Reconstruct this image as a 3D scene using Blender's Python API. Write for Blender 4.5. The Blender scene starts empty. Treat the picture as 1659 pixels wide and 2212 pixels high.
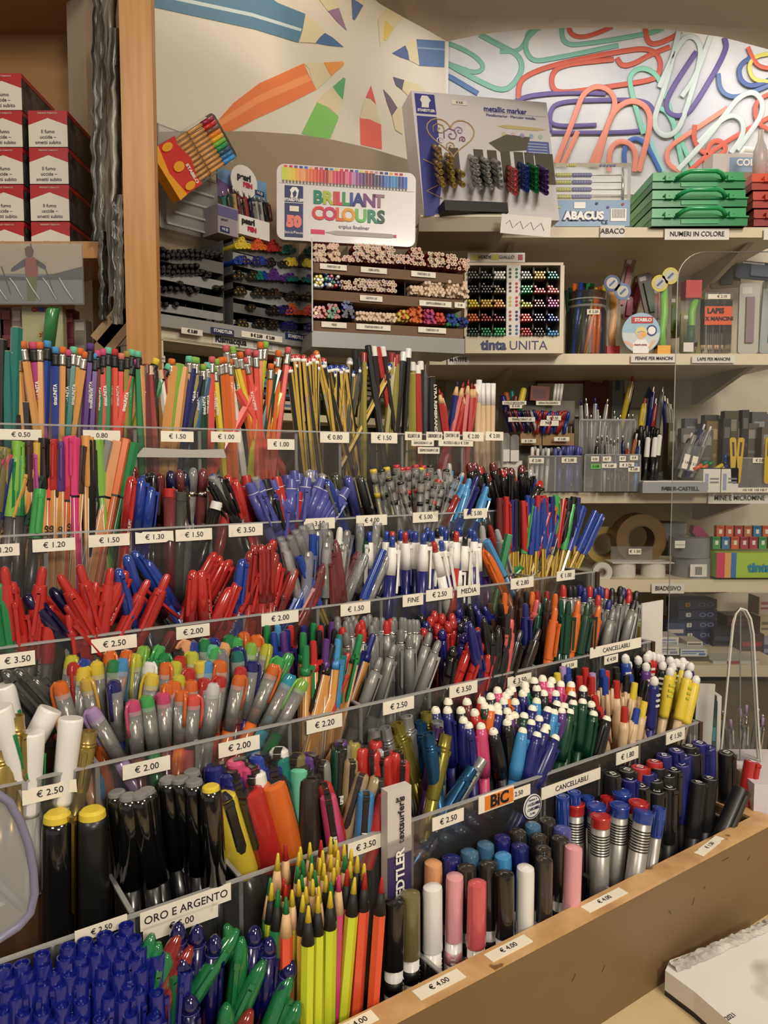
import bpy, math, random
from mathutils import Vector, Matrix, Quaternion
random.seed(7)
SC = bpy.context.scene
COL = SC.collection
# ---------------------------------------------------------------- camera
CZ = 1.44                                   # eye height above the shop floor
FPX, PITCH = 1600.0, math.radians(3.97)
cam_d = bpy.data.cameras.new('camera'); cam = bpy.data.objects.new('camera', cam_d); COL.objects.link(cam)
cam_d.sensor_fit = 'VERTICAL'; cam_d.sensor_height = 36.0; cam_d.lens = 36.0 * FPX / 2212.0
cam_d.clip_start = 0.02; cam_d.clip_end = 50
cam.location = (0, 0, CZ); cam.rotation_euler = (math.pi / 2 - PITCH, 0, 0)
SC.camera = cam
# ---------------------------------------------------------------- world, exposure, lights
w = bpy.data.worlds.new('shop_air'); SC.world = w; w.use_nodes = True
bg = w.node_tree.nodes['Background']; bg.inputs[0].default_value = (1.0, 0.94, 0.86, 1); bg.inputs[1].default_value = 0.36
SC.view_settings.view_transform = 'Standard'; SC.view_settings.look = 'None'
SC.view_settings.gamma = 1.0; SC.view_settings.exposure = 0.0; SC.view_settings.use_curve_mapping = False
SC.cycles.transparent_max_bounces = 40; SC.cycles.max_bounces = 6
SC.cycles.use_denoising = True
SC.cycles.caustics_reflective = False; SC.cycles.caustics_refractive = False
def lamp(name, loc, target, size, power, col, size_y=None):
    d = bpy.data.lights.new(name, 'AREA'); d.size = size; d.energy = power; d.color = col
    if size_y: d.shape = 'RECTANGLE'; d.size_y = size_y
    o = bpy.data.objects.new(name, d); COL.objects.link(o)
    o.location = loc; o.rotation_euler = (Vector(target) - Vector(loc)).to_track_quat('-Z', 'Y').to_euler()
    return o
WARM = (1.0, 0.90, 0.76)
lamp('ceiling_lamp', (-0.55, -0.55, CZ + 1.02), (0.1, 0.8, CZ - 0.4), 0.34, 11, WARM)
lamp('ceiling_lamp', (0.75, 0.1, CZ + 1.02), (0.5, 0.8, CZ - 0.4), 0.24, 10, WARM)
lamp('ceiling_lamp', (0.95, -1.2, CZ + 1.02), (0.7, 1.5, CZ - 0.1), 0.6, 40, (1.0, 0.94, 0.85))
# strip lights hidden behind the soffit, washing the two murals and the top shelf
lamp('mural_strip_lamp', (0.68, 1.56, CZ + 0.93), (0.68, 1.72, CZ + 0.45), 1.1, 2.4, (1.0, 0.97, 0.94), 0.05)
lamp('mural_strip_lamp', (-0.02, 1.28, CZ + 0.98), (-0.08, 1.46, CZ + 0.42), 0.35, 1.0, (1.0, 0.95, 0.88), 0.08)
# ---------------------------------------------------------------- pixel <-> place
FWD = Vector((0, math.cos(PITCH), -math.sin(PITCH))); UPV = Vector((0, math.sin(PITCH), math.cos(PITCH))); RGT = Vector((1, 0, 0))
EYE = Vector((0, 0, CZ)); TH = math.radians(55.4)
EX = Vector((math.sin(TH), math.cos(TH), 0)); EY = Vector((-math.cos(TH), math.sin(TH), 0)); EZ = Vector((0, 0, 1))
def ray(u, v): return FWD + (u - 829.5) / FPX * RGT - (v - 1106) / FPX * UPV
def proj(P):
    q = P - EYE; d = q.dot(FWD)
    return 829.5 + FPX * q.dot(RGT) / d, 1106 - FPX * q.dot(UPV) / d
def onplane(u, v, P0, n):
    d = ray(u, v); return EYE + d * ((P0 - EYE).dot(n) / d.dot(n))
def L(a, b, z): return EYE + EX * a + EY * b + EZ * z           # display-case frame
def Y(u, v, y): return onplane(u, v, EYE + Vector((0, y, 0)), Vector((0, 1, 0)))
def CB(u, v, b): return onplane(u, v, EYE + EY * b, EY)
# ---------------------------------------------------------------- materials
MATS = {}
def lin(c): return tuple((x / 255 / 12.92) if x / 255 <= 0.04045 else ((x / 255 + 0.055) / 1.055) ** 2.4 for x in c)
def mat(rgb, rough=0.35, metal=0.0, alpha=1.0, coat=0.0, emit=0.0, name=None):
    k = (tuple(rgb), rough, metal, alpha, coat, emit)
    if k in MATS: return MATS[k]
    m = bpy.data.materials.new(name or 'plastic'); m.use_nodes = True
    n = m.node_tree.nodes; p = n['Principled BSDF']
    p.inputs['Base Color'].default_value = (*lin(rgb), 1); p.inputs['Roughness'].default_value = rough
    p.inputs['Metallic'].default_value = metal; p.inputs['Alpha'].default_value = alpha
    p.inputs['Coat Weight'].default_value = coat; p.inputs['Coat Roughness'].default_value = 0.08
    if emit: p.inputs['Emission Color'].default_value = (*lin(rgb), 1); p.inputs['Emission Strength'].default_value = emit
    MATS[k] = m; return m
def noisy(name, c1, c2, scale, stretch=(1, 1, 1), rough=0.5, bump=0.0, spots=None, lo=0.35, hi=0.65):
    m = bpy.data.materials.new(name); m.use_nodes = True; nt = m.node_tree; n = nt.nodes; l = nt.links
    p = n['Principled BSDF']; p.inputs['Roughness'].default_value = rough
    tc = n.new('ShaderNodeTexCoord'); mp = n.new('ShaderNodeMapping'); mp.inputs['Scale'].default_value = stretch
    nz = n.new('ShaderNodeTexNoise'); nz.inputs['Scale'].default_value = scale; nz.inputs['Detail'].default_value = 6
    cr = n.new('ShaderNodeValToRGB'); cr.color_ramp.elements[0].position = lo; cr.color_ramp.elements[1].position = hi
    cr.color_ramp.elements[0].color = (*lin(c1), 1); cr.color_ramp.elements[1].color = (*lin(c2), 1)
    l.new(tc.outputs['Object'], mp.inputs[0]); l.new(mp.outputs[0], nz.inputs['Vector']); l.new(nz.outputs['Fac'], cr.inputs[0])
    out = cr.outputs[0]
    if spots:
        n2 = n.new('ShaderNodeTexNoise'); n2.inputs['Scale'].default_value = spots[1]; n2.inputs['Detail'].default_value = 3
        c2_ = n.new('ShaderNodeValToRGB'); c2_.color_ramp.elements[0].position = spots[2]; c2_.color_ramp.elements[1].position = spots[2] + 0.05
        c2_.color_ramp.elements[0].color = (0, 0, 0, 1); mx = n.new('ShaderNodeMix'); mx.data_type = 'RGBA'
        l.new(tc.outputs['Object'], n2.inputs['Vector']); l.new(n2.outputs['Fac'], c2_.inputs[0]); l.new(c2_.outputs[0], mx.inputs[0])
        l.new(out, mx.inputs[6]); mx.inputs[7].default_value = (*lin(spots[0]), 1); out = mx.outputs[2]
    l.new(out, p.inputs['Base Color'])
    if bump:
        b = n.new('ShaderNodeBump'); b.inputs['Strength'].default_value = bump; b.inputs['Distance'].default_value = 0.002
        l.new(nz.outputs['Fac'], b.inputs['Height']); l.new(b.outputs[0], p.inputs['Normal'])
    return m
def clearmat(name, tint, amount, rough=0.08):
    """thin acrylic: mostly lets light through, with real surface reflection"""
    m = bpy.data.materials.new(name); m.use_nodes = True; nt = m.node_tree; n = nt.nodes; l = nt.links
    n.remove(n['Principled BSDF']); out = n['Material Output']
    tr = n.new('ShaderNodeBsdfTransparent'); tr.inputs[0].default_value = (*tint, 1)
    gl = n.new('ShaderNodeBsdfGlossy'); gl.inputs['Roughness'].default_value = rough
    df = n.new('ShaderNodeBsdfDiffuse'); df.inputs[0].default_value = (0.75, 0.75, 0.73, 1)
    fr = n.new('ShaderNodeFresnel'); fr.inputs[0].default_value = 1.35
    m1 = n.new('ShaderNodeMixShader'); m1.inputs[0].default_value = amount
    m2 = n.new('ShaderNodeMixShader')
    l.new(tr.outputs[0], m1.inputs[1]); l.new(df.outputs[0], m1.inputs[2])
    l.new(fr.outputs[0], m2.inputs[0]); l.new(m1.outputs[0], m2.inputs[1]); l.new(gl.outputs[0], m2.inputs[2])
    l.new(m2.outputs[0], out.inputs[0]); return m
ACRYL = clearmat('clear_acrylic', (0.93, 0.93, 0.92), 0.025)
ACRYL_EDGE = clearmat('acrylic_edge', (0.62, 0.63, 0.63), 0.42, 0.2)
CLEAR = clearmat('clear_plastic', (0.97, 0.97, 0.97), 0.21)
BAG = clearmat('thin_bag', (0.98, 0.98, 0.98), 0.03, 0.3)
CLEARS = clearmat('smoked_clear', (0.86, 0.86, 0.86), 0.16)
FILM = clearmat('wrap_film', (0.95, 0.95, 0.95), 0.09, 0.12)
GUARD = clearmat('guard_acrylic', (0.965, 0.97, 0.965), 0.015, 0.03)
# ---------------------------------------------------------------- meshes
class MB:
    def __init__(s): s.v = []; s.f = []; s.m = []; s.sm = []
    def add(s, vs, fs, mi=0, smooth=False, M=None):
        o = len(s.v)
        if M is not None: vs = [M @ Vector(q) for q in vs]
        s.v += [tuple(q) for q in vs]; s.f += [tuple(i + o for i in q) for q in fs]
        s.m += [mi] * len(fs); s.sm += [smooth] * len(fs); return s
    def box(s, lo, hi, mi=0, M=None):
        x0, y0, z0 = lo; x1, y1, z1 = hi
        return s.add([(x0,y0,z0),(x1,y0,z0),(x1,y1,z0),(x0,y1,z0),(x0,y0,z1),(x1,y0,z1),(x1,y1,z1),(x0,y1,z1)],
                     [(0,3,2,1),(4,5,6,7),(0,1,5,4),(1,2,6,5),(2,3,7,6),(3,0,4,7)], mi, False, M)
    def obox(s, c, ax, ay, az, mi=0):      # centre and three half-axis vectors
        vs = [c + ax * i + ay * j + az * k for k in (-1, 1) for j in (-1, 1) for i in (-1, 1)]
        return s.add(vs, [(0,2,3,1),(4,5,7,6),(0,1,5,4),(1,3,7,5),(3,2,6,7),(2,0,4,6)], mi)
    def lathe(s, pr, n=12, mi=0, M=None, smooth=True, sx=1.0, ph=0.0, caps=True):
        vs = []; fs = []
        if smooth and len(pr) > 2:               # keep crisp rims: double the ring where the profile turns sharply
            runs = [[pr[0]]]
            for k in range(1, len(pr)):
                runs[-1].append(pr[k])
                if k < len(pr) - 1:
                    a = math.atan2(pr[k][1] - pr[k-1][1], pr[k][0] - pr[k-1][0]); b = math.atan2(pr[k+1][1] - pr[k][1], pr[k+1][0] - pr[k][0])
                    d = abs((b - a + math.pi) % (2 * math.pi) - math.pi)
                    if d > 0.6: runs.append([pr[k]])
            if len(runs) > 1:
                for q, ru in enumerate(runs): s.lathe(ru, n, mi, M, smooth, sx, ph, False)
                if caps:
                    for (z, r), fl in ((pr[0], 1), (pr[-1], 0)):
                        c_ = [(r * math.cos(2*math.pi*i/n + ph) * sx, r * math.sin(2*math.pi*i/n + ph), z) for i in range(n)]
                        s.add(c_, [tuple(reversed(range(n))) if fl else tuple(range(n))], mi, False, M)
                return s
        for z, r in pr:
            for i in range(n):
                a = 2 * math.pi * i / n + ph; vs.append((r * math.cos(a) * sx, r * math.sin(a), z))
        for k in range(len(pr) - 1):
            for i in range(n):
                j = (i + 1) % n; fs.append((k*n+i, k*n+j, (k+1)*n+j, (k+1)*n+i))
        s.add(vs, fs, mi, smooth, M)
        if caps:
            o = len(s.v) - len(vs)
            s.f += [tuple(o + i for i in reversed(range(n))), tuple(o + (len(pr)-1)*n + i for i in range(n))]
            s.m += [mi, mi]; s.sm += [False, False]
        return s
    def tube(s, pts, r, n=8, mi=0, closed=False, flat=None):
        vs = []; fs = []; N = len(pts); pts = [Vector(p) for p in pts]; up = None
        for k, p in enumerate(pts):
            a = pts[k-1] if k or closed else p; b = pts[(k+1) % N] if k < N-1 or closed else p
            t = (b - a).normalized()
            if flat is not None: q1 = t.cross(flat[0]).normalized(); q2 = flat[0] * flat[1]
            else:
                if up is None: up = t.orthogonal()
                q1 = (up - t * up.dot(t)).normalized(); up = q1; q2 = t.cross(q1)
            for i in range(n):
                g = 2*math.pi*i/n; vs.append(p + (q1 * math.cos(g) + q2 * math.sin(g)) * r)
        for k in range(N if closed else N - 1):
            for i in range(n):
                j = (i+1) % n; k2 = (k+1) % N; fs.append((k*n+i, k*n+j, k2*n+j, k2*n+i))
        if not closed: fs += [tuple(reversed(range(n))), tuple((N-1)*n+i for i in range(n))]
        return s.add(vs, fs, mi, True)
    def poly(s, pts, th, nrm, mi=0):       # outline extruded by th along -nrm
        n = len(pts); pts = [Vector(p) for p in pts]; vs = pts + [p - nrm * th for p in pts]
        return s.add(vs, [tuple(range(n)), tuple(range(2*n-1, n-1, -1))] + [(i, i+n, (i+1) % n + n, (i+1) % n) for i in range(n)], mi)
    def mesh(s, name, mats):
        me = bpy.data.meshes.new(name); me.from_pydata(s.v, [], s.f)
        for x in (mats if isinstance(mats, (list, tuple)) else [mats]): me.materials.append(x)
        me.polygons.foreach_set('material_index', s.m); me.polygons.foreach_set('use_smooth', s.sm)
        me.update(); return me
    def obj(s, name, mats, parent=None, fix=False):
        me = s.mesh(name, mats)
        o = bpy.data.objects.new(name, me); COL.objects.link(o)
        if parent is not None:
            o.parent = parent; o.matrix_parent_inverse = parent.matrix_basis.inverted() if fix else Matrix()
        return o
def tag(o, label=None, cat=None, group=None, kind=None):
    if label: o['label'] = label
    if cat: o['category'] = cat
    if group: o['group'] = group
    if kind: o['kind'] = kind
    return o
def root(name, label, cat, group=None, M=None):
    o = bpy.data.objects.new(name, None); COL.objects.link(o); o.empty_display_size = 0.02
    if M is not None: o.matrix_basis = M
    return tag(o, label, cat, group)
def frame(P, x, y, z):
    return Matrix(((x.x, y.x, z.x, P.x), (x.y, y.y, z.y, P.y), (x.z, y.z, z.z, P.z), (0, 0, 0, 1)))
def rootat(name, label, cat, P, group=None):
    return root(name, label, cat, group, Matrix.Translation(P))
INK = mat((22, 22, 28), 0.6, name='black_ink')
def text(body, parent, M, size, m=INK, name='lettering', align='CENTER', xs=1.0, bold=0.0, fix=True):
    c = bpy.data.curves.new(name, 'FONT'); c.body = body; c.size = size; c.align_x = align; c.align_y = 'CENTER'
    c.extrude = 0.00015; c.offset = bold; c.resolution_u = 3; c.materials.append(m)
    o = bpy.data.objects.new(name, c); COL.objects.link(o)
    o.matrix_basis = M @ Matrix.Diagonal((xs, 1, 1, 1))
    me = TXT.get((body, size, xs, align, bold, m.name))
    if me is None:
        me = bpy.data.meshes.new_from_object(o); TXT[(body, size, xs, align, bold, m.name)] = me
    mb = o.matrix_basis.copy(); bpy.data.objects.remove(o); bpy.data.curves.remove(c)
    o = bpy.data.objects.new(name, me); COL.objects.link(o); o.matrix_basis = mb
    if parent is not None:
        o.parent = parent
        if fix: o.matrix_parent_inverse = parent.matrix_basis.inverted()
    return o
TXT = {}
ORD = 'first second third fourth fifth sixth seventh eighth ninth tenth eleventh twelfth thirteenth fourteenth fifteenth sixteenth seventeenth eighteenth nineteenth twentieth twenty-first twenty-second twenty-third twenty-fourth'.split()
def ordinal(i, n):
    if n == 1: return 'only one'
    if i == 0: return 'leftmost'
    if i == n - 1: return 'rightmost'
    return ORD[i] + ' from the left'
# ================================================================ the room and the display case
CREAM = noisy('cream_laminate', (214, 200, 168), (222, 209, 180), 6, rough=0.45)
WALLP = noisy('taupe_wall', (176, 160, 132), (182, 166, 138), 3, rough=0.8)
WALLL = noisy('pale_wall', (205, 196, 172), (212, 203, 180), 3, rough=0.8)
OAK = noisy('oak_veneer', (172, 118, 62), (198, 146, 84), 9, (14, 14, 0.9), 0.4, lo=0.25, hi=0.75)
OAKD = noisy('oak_back', (150, 108, 62), (168, 124, 74), 5, (1.2, 1.2, 7), 0.5, lo=0.25, hi=0.75)
BROWN = noisy('dark_stained_wood', (58, 38, 24), (74, 50, 32), 12, (1, 8, 1), 0.5)
BOARD = noisy('worn_brown_laminate', (112, 88, 58), (130, 104, 72), 3, (1, 1, 2), 0.45, spots=((92, 70, 44), 26, 0.70), lo=0.3, hi=0.7)
RAIL = noisy('worn_raw_wood', (176, 134, 86), (214, 176, 124), 30, (1, 1, 1), 0.45, spots=((120, 84, 50), 45, 0.64), lo=0.3, hi=0.7)
COUNTER = noisy('cream_counter', (196, 172, 130), (208, 186, 146), 14, rough=0.5, spots=((178, 152, 108), 20, 0.66))
SOFF = noisy('beige_soffit', (190, 176, 152), (196, 182, 158), 2, rough=0.8)
def struct(name, o_mb, m):
    o = o_mb.obj(name, m); o['kind'] = 'structure'; return o
def wbox(x0, x1, y0, y1, z0, z1): return MB().box((x0, y0, z0), (x1, y1, z1))
struct('floor', wbox(-3, 3, -3, 3, -0.05, 0), noisy('floor_tile', (120, 108, 92), (130, 118, 100), 4, rough=0.5))
struct('ceiling', wbox(-3, 3, -3, 3, CZ + 1.08, CZ + 1.13), mat((214, 196, 168), 0.8, name='ceiling_paint'))
struct('wall_back', wbox(0.0, 3, 1.76, 1.82, 0, CZ + 1.08), WALLL)
struct('wall_right', wbox(2.2, 2.25, -3, 1.76, 0, CZ + 1.08), WALLL)
# the slanted wall carrying the pencil mural
LD = Vector((math.sin(math.radians(43)), math.cos(math.radians(43)), 0)); LN = Vector((LD.y, -LD.x, 0))   # LN faces the shop
COR = Y(965, 300, 1.75); COR.z = 0
mb = MB(); mb.obox(COR - LD * 0.425 - LN * 0.03 + EZ * ((CZ + 1.08) / 2), LD * 0.425, LN * 0.03, EZ * ((CZ + 1.08) / 2)); struct('wall_left', mb, WALLP)
# curved taupe board below the mural
VP = COR + LN * 0.05
arc = [(322, 285), (400, 283), (480, 283), (550, 284), (640, 290), (720, 302), (800, 320), (870, 341), (930, 362)]
pts = [onplane(u, v, VP, LN) for u, v in arc]
pts = pts + [onplane(930, 560, VP, LN), onplane(322, 560, VP, LN)]
mb = MB(); mb.poly(pts[::-1], 0.02, LN); o = mb.obj('wall_valance_board', noisy('taupe_board', (150, 132, 104), (156, 138, 110), 3, rough=0.6))
tag(o, 'curved taupe board running below the pencil mural', 'panel')
# soffit over the shelves: curved fascia and flat underside
fa = [(775, -30), (820, 8), (880, 42), (925, 66), (966, 90), (1040, 74), (1110, 66), (1215, 60), (1330, 59), (1437, 63), (1560, 80), (1680, 112)]
fb_ = [(850, -30), (905, 8), (960, 32), (1040, 36), (1110, 38), (1215, 41), (1330, 45), (1437, 50), (1560, 58), (1680, 66)]
mb = MB(); yf = 1.42
P_ = [Y(u, v, yf if u > 966 else yf - (966 - u) * 0.0012) for u, v in fa] ; Q_ = [Y(u, v, 1.2) for u, v in fb_]
Q_ = [Q_[0], Q_[0]] + Q_
n_ = len(P_)
mb.add(P_ + Q_, [(i, i + 1, i + 1 + n_, i + n_) for i in range(n_ - 1)], 0, False)
mb.add(Q_ + [Vector((q.x, 0.2, CZ + 0.95)) for q in Q_], [(i, i + 1, i + 1 + n_, i + n_) for i in range(n_ - 1)], 0, False)
top = [Vector((p.x, p.y, CZ + 1.07)) for p in P_]
mb.add(P_ + top, [(i, i + 1, i + 1 + n_, i + n_) for i in range(n_ - 1)], 0, False)
o = mb.obj('ceiling_soffit', SOFF); o['kind'] = 'structure'
# counter top on which everything stands
ZC = CZ - 0.493

def L0(a, b, z): return Vector((0, 0, 0)) + EX * a + EY * b + EZ * z
mb = MB(); mb.obox(L0(.42, .44, ZC - .02), EX * .72, EY * .38, EZ * .0199); mb.obox(L0(.42, .46, (ZC - .04) / 2), EX * .7, EY * .35, EZ * ((ZC - .041) / 2), 1)
o = mb.obj('shop_counter', [COUNTER, BROWN]); tag(o, 'cream counter top under the pen display with stains', 'counter')
# ---------------------------------------------------------------- stepped pen display
BK = {6: .42, 5: .481, 4: .542, 3: .603, 2: .664, 1: .725, 0: .786}
ZK = {6: -.390, 5: -.300, 4: -.217, 3: -.137, 2: -.060, 1: .033}
DEP = {6: .088, 5: .083, 4: .083, 3: .083, 2: .080, 1: .088}
FL = {k: ZK[k] - DEP[k] for k in ZK}
AE = {6: .776, 5: .772, 4: .765, 3: .735, 2: .70, 1: .693}
A0 = -0.16
case = rootat('pen_display_case', 'long stepped wooden pen display case with worn front rail', 'display case', L(0.3, .40, -.493))
def lbox(mb, a0, a1, b0, b1, z0, z1, mi=0):
    return mb.obox(L((a0+a1)/2, (b0+b1)/2, (z0+z1)/2), EX*((a1-a0)/2), EY*((b1-b0)/2), EZ*((z1-z0)/2), mi)
def cpart(name, m, *boxes):
    mb = MB()
    for b in boxes: lbox(mb, *b)
    return mb.obj(name, m, case, True)
cpart('front_board', BOARD, (A0, .797, .400, .4185, -.493, -.3925))
for u_, v_, du, dv in ((1300, 2100, 6, -14), (1495, 1955, 5, -16), (1560, 1860, 14, -8), (1450, 1975, -6, -8), (1235, 2120, 8, -16), (1520, 1920, 4, -6), (1620, 1850, -6, 8)):
    mb = MB(); a_, b_ = CB(u_, v_, .3998), CB(u_ + du, v_ + dv, .3998); mb.tube([a_, (a_ + b_) / 2 + EX * .0006, b_], .00028, 4); mb.obj('scratch', mat((70, 52, 36), .8), case, True)
cpart('front_rail', RAIL, (A0, .797, .3995, .4195, -.3925, -.3895))
cpart('end_rail', RAIL, (.778, .797, .4195, .492, -.3925, -.3895))
cpart('end_board', BOARD, (.778, .797, .4195, .79, -.493, -.3925))
for k in range(6, 0, -1):
    cpart('step', BROWN, (A0, AE[k] + .003, BK[k] + .002, BK[k-1] + .002, -.492 if k > 1 else -.492, FL[k]))
for k in (5, 4, 3, 2):
    cpart('side_panel', BROWN, (AE[k] + .003, AE[k] + .009, BK[k], BK[k-1], FL[k] - .05, ZK[k] - .002))
def divs(*us): return us
DIV = {1: (290, 430, 640, 735, 870, 1000), 2: (95, 279, 454, 604, 770, 863, 972), 3: (142, 528, 687, 825, 953, 1172),
       4: (208, 425, 626, 781, 930, 1059, 1160, 1300), 5: (285, 520, 834, 892, 1180, 1298, 1385), 6: (0, 0)}
STEPN = {1: 'top step', 2: 'second step', 3: 'third step', 4: 'fourth step', 5: 'fifth step', 6: 'front step'}
def edgeu(k, u):   # a of the point of row edge k seen at column u
    P = onplane(u, 0, EYE, Vector((0, 0, 1))) if False else None
    lo, hi = -0.3, 1.2
    for _ in range(40):
        m_ = (lo + hi) / 2
        if proj(L(m_, BK[k], ZK[k]))[0] < u: lo = m_
        else: hi = m_
    return lo
T_ = .0026
for k in range(1, 7):
    r = rootat('acrylic_bin_row', f'clear acrylic bins with dividers along the {STEPN[k]} of the display', 'bin row', L(.3, BK[k], FL[k]), 'acrylic bin rows')
    if k != 6:
        mb = MB(); lbox(mb, A0, AE[k], BK[k], BK[k] + T_, FL[k], ZK[k] - .0015); mb.obj('front_panel', ACRYL, r, True)
        mb = MB(); lbox(mb, A0, AE[k], BK[k] - .0003, BK[k] + T_ + .0003, ZK[k] - .0017, ZK[k]); mb.obj('panel_edge', ACRYL_EDGE, r, True)
    aa = [edgeu(k, u) for u in DIV[k]] if k < 6 else [.352, .555, .20]
    for a in aa + [AE[k]]:
        zt = ZK[k] - .0005 if k != 6 else -.402
        mb = MB(); lbox(mb, a, a + T_, BK[k] + T_, BK[k-1] - .0005, FL[k], zt - .0017); lbox(mb, a - .0003, a + T_ + .0003, BK[k] + T_, BK[k-1] - .0005, zt - .0017, zt, 1)
        lbox(mb, a - .0002, a + T_ + .0002, BK[k] + T_, BK[k] + T_ + .002, FL[k], zt, 1)
        mb.obj('divider', [ACRYL, ACRYL_EDGE], r, True)
r = rootat('acrylic_back_panel', 'clear acrylic sheet closing the back of the top step', 'panel', L(.3, .786, FL[1]))
mb = MB(); lbox(mb, A0, AE[1], .787, .7895, FL[1], ZK[1] - .022); mb.obj('sheet', ACRYL, r, True)
mb = MB(); lbox(mb, A0, AE[1], .7867, .7898, ZK[1] - .022, ZK[1] - .02); mb.obj('sheet_edge', ACRYL_EDGE, r, True)
# ---------------------------------------------------------------- price tags
PAPER = noisy('tag_paper', (232, 224, 204), (240, 233, 214), 20, rough=0.6, spots=((214, 204, 180), 60, 0.68))
TAGN = {}
TAGS = []
def ptag(k, u, v, wpx, txt, hpx=23, tilt=0.0, b=None, sub=None, ts=0.62, torn=False):
    TAGS.append((k, u, v, wpx, txt, hpx, tilt, ts, torn))
def build_tags():
    rows = {}
    for t in TAGS: rows.setdefault(t[0], []).append(t)
    for k, ts_ in rows.items():
        ts_.sort(key=lambda t: t[1])
        for i, (k, u, v, wpx, txt, hpx, tilt, ts, torn) in enumerate(ts_):
            if k == 6:
                P = onplane(u, v, L(0, 0, -.3892), EZ); nx, ny, nn = EX, EY, EZ; off = .0004
            else:
                P = CB(u, v, BK[k] - .0007); nx, ny, nn = EX, EZ, -EY; off = .0004
            if tilt:
                q = Quaternion(nn, math.radians(tilt)); nx = q @ nx; ny = q @ ny
            d = (P - EYE).dot(FWD)
            u2, v2 = proj(P + nx * .01); sc = math.hypot(u2 - u, v2 - v) / .01
            w_ = wpx / sc / 2
            u2, v2 = proj(P + ny * .01); sy = math.hypot(u2 - u, v2 - v) / .01
            h_ = hpx / sy / 2
            r_ = rootat('price_tag', f'small white price tag, {ordinal(i, len(ts_))} stuck along the {STEPN[k]} edge', 'price tag', P, 'price tags on the bins')
            mb = MB()
            if torn:
                pl = [(-1, -1), (.6, -1), (.75, -.7), (1, -.9), (.98, .9), (.4, 1), (.3, .9), (-.6, 1), (-.7, .8), (-1, 1)]
                mb.poly([P + nn * off + nx * (w_ * x) + ny * (h_ * y) for x, y in pl], off, nn)
            else: mb.obox(P, nx * w_, ny * h_, nn * off)
            mb.obj('paper', PAPER, r_, True)
            text(txt, r_, frame(P + nn * (off + .0002), nx, ny, nn), h_ * 2 * ts, xs=1.0 if len(txt) < 8 else min(1.0, (w_ * 2 * .9) / (len(txt) * h_ * 2 * ts * .6)))
for t in [(1, 45, 939, 90, '€ 0.50'), (1, 220, 941, 80, '0.80'), (1, 383, 943, 70, '€ 1.50'), (1, 488, 944, 64, '€ 1.00'), (1, 607, 960, 58, '€ 1.00'), (1, 723, 945, 62, '€ 0.80'),
          (1, 830, 946, 56, '€ 1.50'), (1, 893, 942, 36, 'BELLEARTI € 1.00', 18), (1, 938, 942, 34, 'CARBONCINO € 1.00', 18), (1, 976, 941, 34, 'CRAYON € 1.80', 18), (1, 1022, 943, 44, '€ 2.00', 20), (1, 1068, 942, 38, '€ 2.00', 19),
          (1, 913, 957, 48, 'SANGUIGNA € 1.60', 13), (1, 985, 957, 74, 'ROSSO-BLU € 2.00', 14), (1, 926, 973, 46, 'DERMATOGRAPH € 3.00', 14),
          (2, 12, 1188, 60, '1.20', 26), (2, 117, 1177, 92, '€ 1.20', 27), (2, 236, 1167, 88, '€ 1.50', 26), (2, 334, 1160, 82, '€ 1.30', 25, 0, None, None, .62, True), (2, 419, 1155, 78, '€ 1.50', 25), (2, 531, 1145, 73, '€ 3.50', 26),
          (2, 690, 1131, 66, '3.50', 24), (2, 803, 1124, 66, '€ 4.00', 23), (2, 919, 1117, 54, '€ 5.00', 22), (2, 1027, 1109, 50, '€ 5.00', 21),
          (3, 38, 1425, 76, '€ 3.50', 31), (3, 247, 1390, 98, '€ 2.50', 29), (3, 417, 1364, 72, '€ 2.00', 27), (3, 605, 1335, 80, '€ 2.00', 26), (3, 768, 1315, 64, '€ 1.50', 25), (3, 892, 1296, 44, 'FINE', 25), (3, 949, 1284, 57, '€ 2.50', 24), (3, 1012, 1276, 49, 'MEDIA', 24),
          (3, 1128, 1259, 49, '€ 2.80', 23), (3, 1222, 1243, 39, '€ 1.00', 21),
          (4, 108, 1710, 120, '€ 2.50', 32, 0, None, None, .62, True), (4, 317, 1658, 104, '€ 2.00', 31), (4, 517, 1612, 90, '€ 2.00', 31), (4, 701, 1563, 78, '€ 2.20', 29), (4, 861, 1524, 68, '€ 2.50', 27), (4, 1001, 1489, 61, '€ 3.50', 26), (4, 1122, 1470, 52, '€ 3.50', 24),
          (4, 1331, 1399, 112, 'CANCELLABILI', 22), (4, 1320, 1424, 30, '€ 4.50', 18), (4, 1230, 1437, 34, '€ 3.50', 16),
          (5, 219, 2006, 118, '€ 2.50', 26), (5, 404, 1958, 205, 'ORO E ARGENTO', 38), (5, 392, 1992, 170, '€ 5.00', 32), (5, 790, 1826, 80, '€ 3.50', 30), (5, 968, 1770, 71, '€ 2.50', 28), (5, 1115, 1715, 64, '€ 2.50', 23), (5, 1235, 1692, 134, 'CANCELLABILI', 25), (5, 1355, 1632, 50, '€ 1.80', 26), (5, 1459, 1590, 42, '€ 1.50', 25),
          (6, 949, 2126, 108, '€ 4.00', 27), (6, 1099, 2048, 96, '€ 4.00', 25), (6, 1306, 1944, 92, '€ 4.00', 23), (6, 1533, 1827, 60, '€ 1.50', 22, 8, None, None, .6, True), (6, 770, 2212, 90, '€ 4.00', 27)]:
    ptag(*t)
build_tags()
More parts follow.
